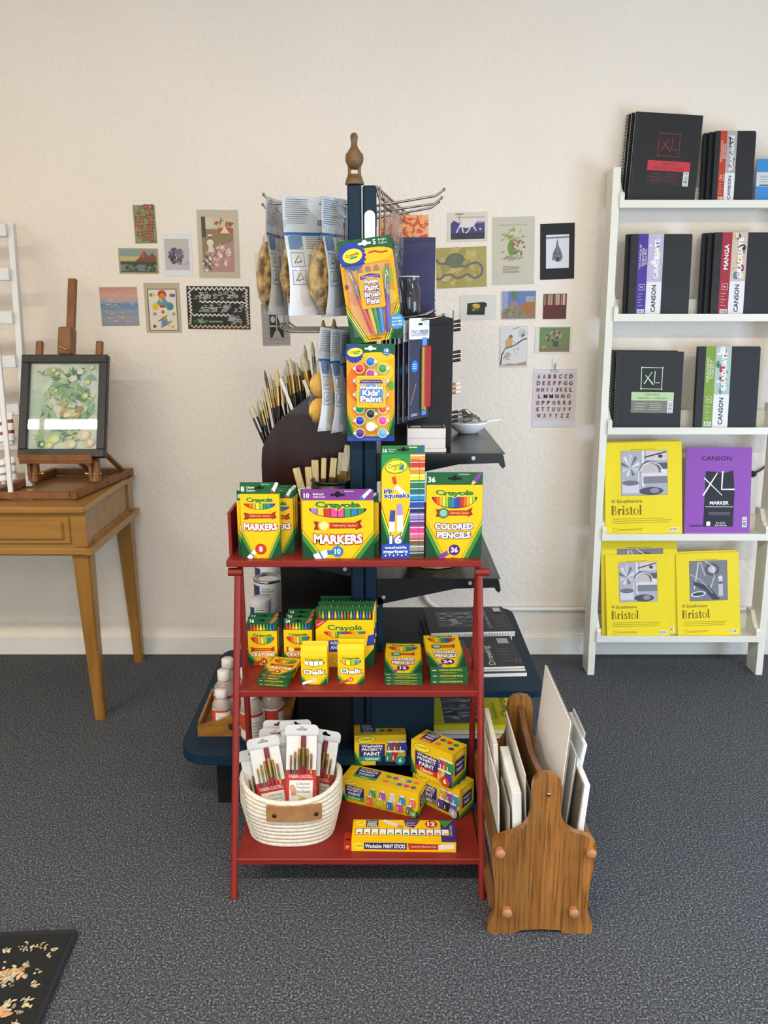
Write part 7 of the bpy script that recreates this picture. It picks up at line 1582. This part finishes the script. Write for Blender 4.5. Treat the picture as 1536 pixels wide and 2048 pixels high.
# ------------------------------------------------------------ prints and postcards on the back wall
WP_ = WALL - .0022
def print_card(tl, tr, br, bl, name, lab, base, draw, edge='#cfc8b8', cat='print', t=.0012):
    a, c, d = [AY(*p, WP_) for p in (bl, br, tl)]
    e = AY(*tr, WP_); ux = ((c - a) + (e - d)).normalized(); w = ((c - a).length + (e - d).length) / 2; h = ((d - a).length + (e - c).length) / 2
    ang = math.atan2(ux.z, ux.x); up = ((d - a) + (e - c)).normalized(); sh = up.dot(ux)
    b = MB(base if not isinstance(base, str) else C(base)); b.box(0, w, 0, t, 0, h); P = Panel(b, (0, 0, 0), (1, 0, 0), (0, 0, 1)); P.EPS = .000025; draw(P, w, h)
    cen = (a + c + d + e) / 4
    o = b.build(name); o.rotation_euler = (0, -ang, 0); off = Matrix.Rotation(-ang, 3, 'Y') @ Vector((w / 2, 0, h / 2)); o.location = (cen.x - off.x, WP_ + .0004, cen.z - off.z)
    return tag(o, lab, cat)
gr = random.Random(31)
def blot(P, cx, cy, rx, ry, cols, n, s=.3, k=None):
    k0 = P.k if k is None else k
    for i in range(n):
        P.k = k0 + .3 * i; a = gr.uniform(0, 6.28); q = math.sqrt(gr.random())
        P.ell(cx + rx * q * math.cos(a), cy + ry * q * math.sin(a), rx * s * gr.uniform(.5, 1.1), ry * s * gr.uniform(.4, 1), C(cols[gr.randrange(len(cols))]), gr.uniform(0, 90), 9)
    P.k = k0 + .3 * n + 1
def d1(P, w, h):
    P.rect(0, 0, w, h, C('#7f8a5c'))
    for i in range(40): P.k += .3; x, y = gr.uniform(.06, .94) * w, gr.uniform(.04, .96) * h; P.line([(x - w * .06, y), (x, y + h * .015), (x + w * .05, y - h * .01)], w * .03, C('#4f5a44' if i % 2 else '#a4ac80'))
    P.k = 5
    for t, x, y, s in (('A', .27, .84, .14), ('LIT', .3, .62, .15), ('TLE', .72, .84, .3), ('ZE', .75, .60, .22), ('BIT', .25, .43, .1), ('B', .25, .24, .2), ('O', .46, .28, .13), ('DE', .70, .36, .24), ('L', .48, .13, .11), ('R', .80, .12, .16)):
        P.text(t, w * x, h * y, h=h * s, w=w * (.2 + .11 * (len(t) - 1)), mat=C('#c0604e'), bold=.03, out=(C('#33402e'), .06))
print_card((264, 410), (308, 410), (315, 486), (272, 487), 'art_print', 'olive green print of hand-drawn red lettering, topmost on the left of the wall', '#7f8a5c', d1)
def d2(P, w, h):
    P.rect(0, 0, w, h, C('#a79a70')); x0, x1, y0, y1 = .04 * w, .96 * w, .06 * h, .94 * h; P.rect(x0, y0, x1, y1, C('#b3a878')); P.rect(x0, h * .66, x1, y1, C('#7f978c')); P.rect(x0, h * .56, x1, h * .68, C('#c0ac78'))
    P.poly([(.38 * w, .45 * h), (.52 * w, .62 * h), (.60 * w, .85 * h), (.66 * w, .89 * h), (.75 * w, .7 * h), (.86 * w, .82 * h), (x1, .66 * h), (x1, .42 * h)], C('#7c4a34')); P.poly([(.56 * w, .72 * h), (.62 * w, .88 * h), (.68 * w, .7 * h), (.6 * w, .6 * h)], C('#a8583c'))
    P.rect(x0, .36 * h, x1, .48 * h, C('#3f4a34')); P.rect(x0, y0, x1, .36 * h, C('#6e7c74')); blot(P, .34 * w, .24 * h, .16 * w, .14 * h, ['#333f2c', '#46523a'], 20); blot(P, .8 * w, .25 * h, .14 * w, .16 * h, ['#2f3a2a', '#414c34'], 20)
    P.rect(x0, y0, x1, .10 * h, C('#3a402c'))
print_card((235, 496), (315, 497), (318, 548), (240, 547), 'postcard', 'vintage postcard of a red mountain over a lake', '#a79a70', d2)
def d3(P, w, h):
    P.rect(0, 0, w, h, C('#dcdcdf')); P.rect(w * .06, h * .15, w * .9, h * .88, C('#bdb4b0')); blot(P, w * .45, h * .48, w * .25, h * .2, ['#54485a', '#6f6272', '#85788a', '#463c4c'], 60, .28); blot(P, w * .78, h * .3, w * .1, h * .06, ['#a08fb0', '#b3a6bf'], 10)
print_card((323, 467), (383, 468), (386, 552), (329, 553), 'postcard', 'white-bordered card with a soft purple-grey animal study, left wall group', '#dcdcdf', d3)
def d4(P, w, h):
    P.rect(0, 0, w, h, C('#bfb19a')); x0, x1, y0, y1 = .1 * w, .87 * w, .09 * h, .9 * h
    P.rect(x0, y0, x1, y1, C('#8f7a56')); P.rect(x0, .72 * h, x1, y1, C('#c9b98c')); blot(P, .62 * w, .8 * h, .24 * w, .05 * h, ['#5a4a70', '#6f5f80', '#b0503a'], 20); P.rect(.5 * w, .66 * h, x1, .74 * h, C('#b5553c')); P.poly([(.55 * w, .66 * h), (.66 * w, .76 * h), (.78 * w, .66 * h)], C('#d8ccb8')); P.ell(.28 * w, .8 * h, .13 * w, .08 * h, C('#c8c2b0')); P.rect(x0, .6 * h, .2 * w, y1, C('#4a4a3a'))
    P.poly([(x0, y0), (x1, y0), (x1, .55 * h), (.62 * w, .5 * h), (.3 * w, .3 * h), (x0, .32 * h)], C('#b0857a')); blot(P, .5 * w, .32 * h, .3 * w, .16 * h, ['#d4b8b4', '#c48e8a', '#e0d4c8', '#a06a64'], 60, .2); blot(P, .2 * w, .22 * h, .1 * w, .12 * h, ['#4f5a3e', '#d8d4c4', '#6a7350'], 30, .3)
    P.ell(.3 * w, .52 * h, .08 * w, .05 * h, C('#e0d8c8')); P.ell(.3 * w, .6 * h, .03 * w, .02 * h, C('#8a5a44')); P.ell(.3 * w, .63 * h, .06 * w, .012 * h, C('#ece6d8')); P.poly([(.24 * w, .38 * h), (.37 * w, .38 * h), (.34 * w, .55 * h), (.27 * w, .55 * h)], C('#d8d0c0'))
print_card((392, 419), (475, 420), (481, 556), (400, 556), 'art_print', 'tall beige-bordered print of a figure in a garden with red roofs', '#bfb19a', d4)
def d5(P, w, h):
    for i in range(12): P.k = 2; P.rect(0, h * i / 12, w, h * (i + 1) / 12, C(['#8f8f90', '#8a94a0', '#9a948e', '#7f8fa0', '#8a93a0', '#6f87a4', '#6a83a4', '#9a9aa4', '#b39a98', '#c99a88', '#c88f7c', '#bf8a78'][i]))
    P.k = 4
    for i in range(60): P.k += .3; y = gr.uniform(.05, .95); P.ell(gr.uniform(.1, .9) * w, y * h, w * gr.uniform(.03, .1), h * gr.uniform(.008, .02), C((['#a8a49c', '#7f93a8', '#c0a594', '#6a84a0'] if y < .6 else ['#c49a8a', '#b8a0a0', '#d0a590'])[gr.randrange(3)]), gr.uniform(-15, 15), 9)
print_card((197, 574), (273, 574), (279, 651), (205, 652), 'art_print', 'square abstract print of hazy pink over blue bands, lowest row far left', '#a99a98', d5)
def d6(P, w, h):
    P.rect(0, 0, w, h, C('#b5aa8c')); P.rect(w * .09, h * .04, w * .91, h * .88, C('#55502f')); P.rect(w * .115, h * .055, w * .885, h * .865, C('#d9d0bc'))
    P.poly([(.5 * w, .78 * h), (.28 * w, .54 * h), (.72 * w, .54 * h)], C('#5f8aa8')); P.poly([(.5 * w, .78 * h), (.39 * w, .66 * h), (.5 * w, .6 * h)], C('#d0a83c')); P.ell(.5 * w, .77 * h, .12 * w, .085 * h, C('#b8382c')); P.ell(.5 * w, .74 * h, .08 * w, .05 * h, C('#c8803a')); P.ell(.3 * w, .53 * h, .1 * w, .075 * h, C('#d8b830')); P.ell(.7 * w, .53 * h, .11 * w, .08 * h, C('#4a8f70')); P.ell(.72 * w, .52 * h, .06 * w, .05 * h, C('#3f78a8')); P.rect(.42 * w, .505 * h, .58 * w, .55 * h, C('#b8382c'))
    for x, y, c in ((.2, .76, '#4a8a4a'), (.26, .76, '#c8c03a'), (.76, .75, '#b8382c'), (.82, .75, '#3f6aa8'), (.5, .42, '#c8502c'), (.27, .38, '#a87a9a'), (.8, .38, '#a8a07a'), (.24, .13, '#b8382c'), (.76, .12, '#d8b04a')): P.ell(w * x, h * y, w * .05, h * .035, C(c))
    P.poly([(.3 * w, .22 * h), (.66 * w, .38 * h), (.5 * w, .26 * h)], C('#b8382c')); P.poly([(.42 * w, .09 * h), (.78 * w, .24 * h), (.6 * w, .22 * h)], C('#b04a3a')); P.poly([(.42 * w, .10 * h), (.46 * w, .34 * h), (.54 * w, .18 * h)], C('#4f90b0')); P.poly([(.48 * w, .34 * h), (.68 * w, .1 * h), (.6 * w, .3 * h)], C('#7aa84a')); P.ell(.53 * w, .225 * h, .05 * w, .04 * h, C('#4a88b8'))
print_card((285, 565), (357, 566), (365, 665), (295, 666), 'art_print', 'tan print of coloured circles, triangle and star shapes', '#b5aa8c', d6)
def d7(P, w, h):
    P.rect(0, 0, w, h, C('#24221e')); wm = C('#d9d4c8'); om = C('#d0a878')
    def zig(x0, y0, x1, y1, n, amp, m, t):
        P.k = 3; d = Vector((x1 - x0, y1 - y0)); p = Vector((-d.y, d.x)).normalized() * amp; N = n * 4
        P.line([tuple(Vector((x0, y0)) + d * i / N + p * math.sin(2 * math.pi * i / 4)) for i in range(N + 1)], t, m)
    t = h * .03
    zig(.03 * w, .94 * h, .97 * w, .94 * h, 13, h * .035, wm, t); zig(.04 * w, .9 * h, .06 * w, .3 * h, 7, h * .03, wm, t); zig(.95 * w, .9 * h, .95 * w, .45 * h, 6, h * .035, wm, t); zig(.06 * w, .33 * h, .7 * w, .33 * h, 9, h * .025, wm, t); zig(.2 * w, .64 * h, .93 * w, .63 * h, 10, h * .02, wm, t)
    zig(.04 * w, .06 * h, .97 * w, .06 * h, 13, h * .03, om, t); zig(.97 * w, .1 * h, .95 * w, .5 * h, 6, h * .03, om, t); zig(.03 * w, .1 * h, .05 * w, .3 * h, 3, h * .025, om, t)
    lt = C('#a9a49a')
    for x0, x1, y0, y1 in ((.1, .88, .69, .88), (.12, .92, .4, .58), (.64, .92, .12, .34)):
        for i in range(34 if x1 - x0 > .5 else 16):
            x, y = gr.uniform(x0, x1 - .08) * w, gr.uniform(y0, y1 - .06) * h; a, c = gr.uniform(.03, .08) * w, gr.uniform(.03, .08) * h; P.k += .2
            P.line([(x, y), (x + a, y), (x + a, min(y + c, y1 * h)), (x + a * .4, min(y + c, y1 * h))], h * .02, lt)
    P.k += 1; P.ell(.91 * w, .77 * h, .03 * w, .03 * h, C('#c05a50')); blot(P, .22 * w, .2 * h, .13 * w, .05 * h, ['#5f9a68', '#7fae7c'], 16); P.rect(.34 * w, .16 * h, .56 * w, .2 * h, C('#6f8f70'))
print_card((372, 572), (498, 573), (501, 659), (377, 658), 'art_print', 'black print covered in white maze lines and squiggles', '#24221e', d7)
def d8(P, w, h):
    P.rect(0, 0, w, h, C('#d9d0bb')); P.ell(.3 * w, .6 * h, .2 * w, .2 * h, C('#b9bac0'), 40); P.poly([(.05 * w, .36 * h), (.5 * w, .38 * h), (.45 * w, .15 * h), (.1 * w, .18 * h)], C('#aeb06a')); P.ell(.55 * w, .55 * h, .2 * w, .16 * h, C('#c8b878')); P.ell(.8 * w, .13 * h, .09 * w, .05 * h, C('#a3a95e')); P.line([(.03 * w, .14 * h), (.4 * w, .12 * h), (.97 * w, .1 * h)], .002, C('#8f9092')); P.ell(.7 * w, .3 * h, .1 * w, .1 * h, C('#c9cbd0'))
print_card((512, 507), (582, 505), (584, 596), (513, 598), 'art_print', 'pale watercolour print of grey and green shapes behind the thinnest sponge bag', '#d9d0bb', d8)
def d9(P, w, h):
    P.rect(0, 0, w, h, C('#8a8178'))
    for i in range(18): P.k = 3; P.rect(0, h * i / 18, w, h * (i + .7) / 18, C('#98908a' if i % 2 else '#a09890'))
    P.k = 4; P.rect(.2 * w, .12 * h, .84 * w, .84 * h, C('#8d857e')); P.rect(.28 * w, .2 * h, .78 * w, .74 * h, C('#1e1b19')); P.rect(.51 * w, .2 * h, .55 * w, .74 * h, C('#a8a19a')); P.rect(.28 * w, .45 * h, .78 * w, .49 * h, C('#a8a19a')); P.poly([(.56 * w, .73 * h), (.77 * w, .73 * h), (.77 * w, .5 * h), (.66 * w, .52 * h)], C('#b5aea6')); P.ell(.4 * w, .63 * h, .08 * w, .08 * h, C('#a89f98')); P.poly([(.36 * w, .2 * h), (.7 * w, .2 * h), (.6 * w, .36 * h), (.45 * w, .34 * h)], C('#9a928a')); P.rect(.15 * w, .06 * h, .88 * w, .1 * h, C('#9d958e'))
print_card((523, 608), (578, 607), (580, 691), (525, 692), 'art_print', 'grey photograph print of a four-paned window with torn curtain', '#8a8178', d9)
def d10(P, w, h):
    P.rect(0, 0, w, h, C('#d3cbbb')); x0, x1 = .08 * w, .93 * w; P.rect(x0, .08 * h, x1, .30 * h, C('#3b3840')); P.poly([(x0, .3 * h), (x1, .3 * h), (x1, .66 * h), (.6 * w, .6 * h), (.3 * w, .62 * h), (.16 * w, .72 * h), (x0, .62 * h)], C('#4b4478')); P.rect(.3 * w, .62 * h, .9 * w, .68 * h, C('#8a8fae'))
    b_ = C('#ddd2cc'); P.poly([(.28 * w, .5 * h), (.36 * w, .74 * h), (.58 * w, .72 * h), (.72 * w, .84 * h), (.76 * w, .76 * h), (.66 * w, .52 * h), (.5 * w, .46 * h)], b_)
    for a, c in (((.3, .52), (.22, .3)), ((.36, .5), (.4, .3)), ((.58, .5), (.5, .32)), ((.64, .54), (.72, .36)), ((.5, .32), (.44, .3))): P.bar(a[0] * w, a[1] * h, c[0] * w, c[1] * h, .03 * w, b_)
    P.bar(.22 * w, .83 * h, .92 * w, .82 * h, .02 * h, C('#a06a6a')); P.bar(.3 * w, .7 * h, .3 * w, .94 * h, .012 * w, C('#8a5a5a')); P.rect(.2 * w, .92 * h, .4 * w, .95 * h, C('#8a4a44')); P.ell(.82 * w, .42 * h, .03 * w, .03 * h, b_)
print_card((894, 425), (975, 423), (975, 482), (896, 484), 'postcard', 'postcard of a pale four-legged animal on purple ground', '#d3cbbb', d10)
def d11(P, w, h):
    P.rect(0, 0, w, h, C('#a89a58')); blot(P, .5 * w, .5 * h, .42 * w, .4 * h, ['#b3a562', '#9c8f4e', '#beb076', '#a6944c'], 60, .3)
    def crv(cx, cy, r_, a0, a1, n=14): return [(cx * w + r_ * math.cos(R(a0 + (a1 - a0) * i / n)) * h, cy * h + r_ * math.sin(R(a0 + (a1 - a0) * i / n)) * h) for i in range(n + 1)]
    pth = [(.0, .72), (.08, .6), (.18, .62), (.3, .56), (.45, .54), (.6, .52), (.68, .58)]; g = C('#6a6a70')
    P.line([(x * w, y * h) for x, y in pth] + crv(.77, .42, .19, 110, -110) + [(x * w, y * h) for x, y in ((.62, .34), (.5, .26), (.4, .24), (.28, .34), (.16, .32), (.06, .22), (0, .26))], .06 * h, g)
    P.ell(.38 * w, .64 * h, .2 * w, .22 * h, C('#5d6454'), 0, 24, 10, 190)
    P.ell(.38 * w, .66 * h, .16 * w, .17 * h, C('#6d7462'))
    for i in range(6): P.bar((.27 + .045 * i) * w, .58 * h, (.28 + .045 * i) * w, .78 * h, .006 * w, C('#4f5648'))
print_card((870, 497), (971, 492), (975, 573), (875, 577), 'art_print', 'ochre print of a winding dark snake-like ribbon beside the navy sketchbook', '#a89a58', d11)
def d12(P, w, h):
    P.rect(0, 0, w, h, C('#c3bda8')); P.lines(.15 * w, .82 * w, .87 * h, .89 * h, 1, .002, C('#8a8574'), .02); gc = ['#7d8a4c', '#9aa068', '#b59a84', '#8a6f5c', '#6f7f3f', '#d0c6b4']
    blot(P, .52 * w, .74 * h, .2 * w, .08 * h, ['#8a9a58', '#a9b080', '#c9c8a8'], 30, .3); P.ell(.46 * w, .55 * h, .1 * w, .12 * h, C('#6f8a3c')); blot(P, .62 * w, .55 * h, .14 * w, .12 * h, ['#a58a74', '#8a6a58', '#cfc4b0', '#6a7a4a'], 40, .25); P.ell(.52 * w, .66 * h, .06 * w, .03 * h, C('#a98468')); blot(P, .48 * w, .4 * h, .24 * w, .03 * h, ['#9a7a64', '#8a8a54', '#b59a84'], 24, .3)
    for x, y in ((.26, .74), (.24, .66), (.26, .48), (.74, .7)): P.bar((x - .04) * w, y * h, (x + .05) * w, (y + .02) * h, .02 * h, C('#7a7a54'), .004 * h)
    P.lines(.25 * w, .7 * w, .17 * h, .28 * h, 6, .0016, C('#77725f'), .25)
print_card((985, 435), (1071, 432), (1067, 568), (985, 570), 'art_print', 'tall cream print of a leafy figure with small caption, right wall group', '#c3bda8', d12)
def d13(P, w, h):
    P.rect(0, 0, w, h, M('#151418', .7)); x0, x1, y0, y1 = .17 * w, .84 * w, .2 * h, .8 * h; P.rect(x0, y0, x1, y1, C('#d5d6dc')); k = C('#3a3a40'); g = C('#8a8a92')
    P.bar(x0, .745 * h, x1, .75 * h, .03 * h, g); P.bar(x0, .752 * h, x1, .755 * h, .008 * h, k); P.poly([(.5 * w, .73 * h), (.46 * w, .58 * h), (.38 * w, .5 * h), (.34 * w, .34 * h), (.44 * w, .36 * h), (.52 * w, .31 * h), (.62 * w, .33 * h), (.66 * w, .4 * h), (.6 * w, .53 * h), (.53 * w, .6 * h)], C('#77777f'))
    for a, c in (((.5, .72), (.4, .36)), ((.5, .7), (.6, .36)), ((.46, .55), (.5, .34)), ((.38, .46), (.62, .46)), ((.36, .4), (.64, .38))): P.bar(a[0] * w, a[1] * h, c[0] * w, c[1] * h, .014 * w, k)
    P.ell(.5 * w, .36 * h, .08 * w, .04 * h, k); P.poly([(.4 * w, .33 * h), (.44 * w, .4 * h), (.47 * w, .34 * h)], g); P.poly([(.55 * w, .33 * h), (.59 * w, .39 * h), (.63 * w, .33 * h)], g)
print_card((1082, 448), (1151, 445), (1147, 557), (1079, 560), 'art_print', 'bat hanging upside down drawn on white, in a black mount', '#2b2a30', d13)
def d14(P, w, h):
    P.rect(0, 0, w, h, C('#d6d1c6')); P.poly([(.19 * w, .22 * h), (.21 * w, .68 * h), (.66 * w, .72 * h), (.74 * w, .66 * h), (.74 * w, .52 * h), (.7 * w, .52 * h), (.68 * w, .2 * h)], C('#2a2a20')); blot(P, .42 * w, .48 * h, .16 * w, .14 * h, ['#4a4a2c', '#6a642c', '#33321f'], 26, .3); P.ell(.46 * w, .56 * h, .1 * w, .1 * h, C('#c0a02c')); P.ell(.42 * w, .6 * h, .07 * w, .05 * h, C('#d0b444')); P.ell(.38 * w, .42 * h, .05 * w, .05 * h, C('#8a8434'))
print_card((919, 591), (992, 589), (993, 639), (920, 641), 'art_print', 'small white sheet with a black and yellow painted smear', '#d6d1c6', d14)
def d15(P, w, h):
    P.rect(0, 0, w, h, C('#d8d4cc')); x0, x1, y0, y1 = .02 * w, .98 * w, .03 * h, .97 * h; P.rect(x0, y0, x1, y1, C('#8a7a68')); P.rect(x0, .5 * h, x1, y1, C('#6878a8')); P.rect(.3 * w, .7 * h, .44 * w, y1, C('#5c7a4c')); P.rect(x0, .3 * h, .2 * w, y1, C('#8f9ab4')); P.poly([(.56 * w, .5 * h), (x1, .72 * h), (x1, .14 * h), (.64 * w, .2 * h)], C('#a06c3c')); P.rect(.7 * w, .6 * h, .95 * w, .8 * h, C('#94a494')); P.rect(.28 * w, .46 * h, .46 * w, .6 * h, C('#a8806a')); blot(P, .35 * w, .24 * h, .28 * w, .18 * h, ['#95887c', '#8a8a58', '#7c6c5c'], 30, .25)
print_card((1002, 581), (1073, 580), (1072, 639), (1002, 640), 'postcard', 'postcard of blue and brown colour blocks, right wall group', '#d8d4cc', d15)
def d16(P, w, h):
    P.rrect(0, 0, w, h, .004, C('#5c2c26')); P.rect(.03 * w, .55 * h, .97 * w, .98 * h, C('#7a5440'))
    for i in range(13): P.k = 5; x = (.05 + .072 * i) * w; P.rect(x, .53 * h, x + w * (.02 + .02 * (i % 3)), .98 * h, C(['#c9ac8c', '#3f2420', '#a98468', '#d8c0a0'][i % 4]))
    P.k = 7; P.rect(.02 * w, .5 * h, .98 * w, .56 * h, C('#5c2c26'))
print_card((1087, 588), (1134, 587), (1132, 638), (1086, 638), 'postcard', 'small square brown card with a row of bare tree trunks', '#5c2c26', d16)
def d17(P, w, h):
    P.rect(0, 0, w, h, C('#cfc8ba')); P.rect(.05 * w, .05 * h, .97 * w, .98 * h, C('#d5d4d0')); k = C('#4a352c')
    P.line([(.05 * w, .06 * h), (.08 * w, .3 * h), (.2 * w, .46 * h), (.55 * w, .54 * h), (.8 * w, .66 * h), (.97 * w, .7 * h)], .03 * h, k)
    for i in range(14): a = i * .35; P.k = 5; P.line([(.85 * w, .75 * h), ((.8 + .16 * math.cos(a)) * w, (.82 + .12 * math.sin(a)) * h)], .004 * w + .0008, C('#77726e'))
    P.bar(.45 * w, .92 * h, .7 * w, .97 * h, .02 * h, C('#8a8a88')); t = C('#c3a26c'); P.poly([(.2 * w, .5 * h), (.2 * w, .64 * h), (.32 * w, .74 * h), (.46 * w, .7 * h), (.46 * w, .54 * h), (.34 * w, .5 * h)], t); P.ell(.4 * w, .75 * h, .07 * w, .04 * h, C('#8f6a44')); P.line([(.45 * w, .66 * h), (.6 * w, .56 * h), (.7 * w, .55 * h)], .03 * w, t); P.line([(.24 * w, .52 * h), (.16 * w, .38 * h)], .03 * w, t); P.line([(.45 * w, .52 * h), (.56 * w, .36 * h), (.6 * w, .34 * h)], .02 * w, t)
    P.ell(.3 * w, .31 * h, .11 * w, .06 * h, C('#c9a09a')); blot(P, .25 * w, .22 * h, .12 * w, .06 * h, ['#a08a80', '#c0a8a0', '#8a8078'], 12, .3); P.ell(.66 * w, .45 * h, .04 * w, .03 * h, C('#a9a4a4')); P.poly([(.05 * w, .05 * h), (.97 * w, .05 * h), (.97 * w, .15 * h), (.6 * w, .09 * h), (.3 * w, .1 * h)], C('#b08a74'))
print_card((999, 652), (1056, 652), (1054, 734), (999, 736), 'postcard', 'postcard of a yellowish monkey on a curving branch', '#cfc8ba', d17)
def d18(P, w, h):
    P.rect(0, 0, w, h, C('#d9d2c4')); x0, x1, y0, y1 = .12 * w, .95 * w, .06 * h, .96 * h; P.rect(x0, y0, x1, y1, C('#6f8450')); P.rect(x0, y0, x1, .32 * h, C('#7a7458')); blot(P, .52 * w, .64 * h, .22 * w, .2 * h, ['#3c4a30', '#b08a80', '#4a5a3a', '#c09a90', '#2f3a28'], 60, .2); P.rect(.5 * w, .26 * h, .64 * w, .46 * h, C('#3f5244')); blot(P, .24 * w, .24 * h, .08 * w, .04 * h, ['#b5a04a', '#c0ae58'], 6, .6); blot(P, .8 * w, .25 * h, .1 * w, .04 * h, ['#a88868', '#8a7458'], 8, .4)
print_card((1071, 652), (1143, 653), (1143, 706), (1069, 708), 'postcard', 'green card with a dark bouquet shape, right wall group', '#d9d2c4', d18)
def d19(P, w, h):
    P.rect(0, 0, w, h, C('#c9c3c6')); P.rect(.015 * w, .012 * h, .985 * w, .985 * h, C('#d6d0d2')); P.rect(.03 * w, .12 * h, .97 * w, .94 * h, C('#d3c4c2'))
    rows = ['AABBCCD', 'DEEFFGG', 'HHIIJKKL', 'LMMNNO', 'OPPQRRS', 'STTUUVV', 'WXYYZZ']; k = C('#4a3034'); g = C('#9a8086')
    for j, r_ in enumerate(rows):
        y = h * (.875 - .112 * j); n = len(r_); wi = .86 if n > 6 else .80
        for i, c in enumerate(r_):
            x = w * (.5 - wi / 2 + wi * (i + .5) / n); ww = w * (.085 if c in 'MW' else .075 if c in 'NOQGD' else .014 if c == 'I' else .06); P.k = 6 + i % 2; P.text(c, x - w * .016, y - h * .007, h=h * .07, w=ww, mat=g, bold=.03); P.k = 9; P.text(c, x, y, h=h * .07, w=ww, mat=k, bold=.02)
print_card((1067, 739), (1154, 737), (1150, 855), (1063, 854), 'art_print', 'pink alphabet card of shadowed capital letters hanging from a clip', '#c9c3c6', d19, t=.003)
p = AY(1110, 738, WALL - .004)
clip = empty('wall_clip', (p.x, WALL, p.z), 0, 'clear adhesive clip holding the alphabet card', 'clip')
b = MB(M('#d9d6ce', .25)); b.prism(rounded(-.011, .011, .012, .045, .005), .003, axis='y', o=-.0034); b.build('adhesive_pad', clip)
b = MB(STEEL); b.tube([(0, -.005, .022), (0, -.008, .006), (.001, -.008, -.004)], .0022, 8); b.box(-.014, .014, -.009, -.0055, -.008, -.003, b=.001); b.build('spring_jaw', clip)
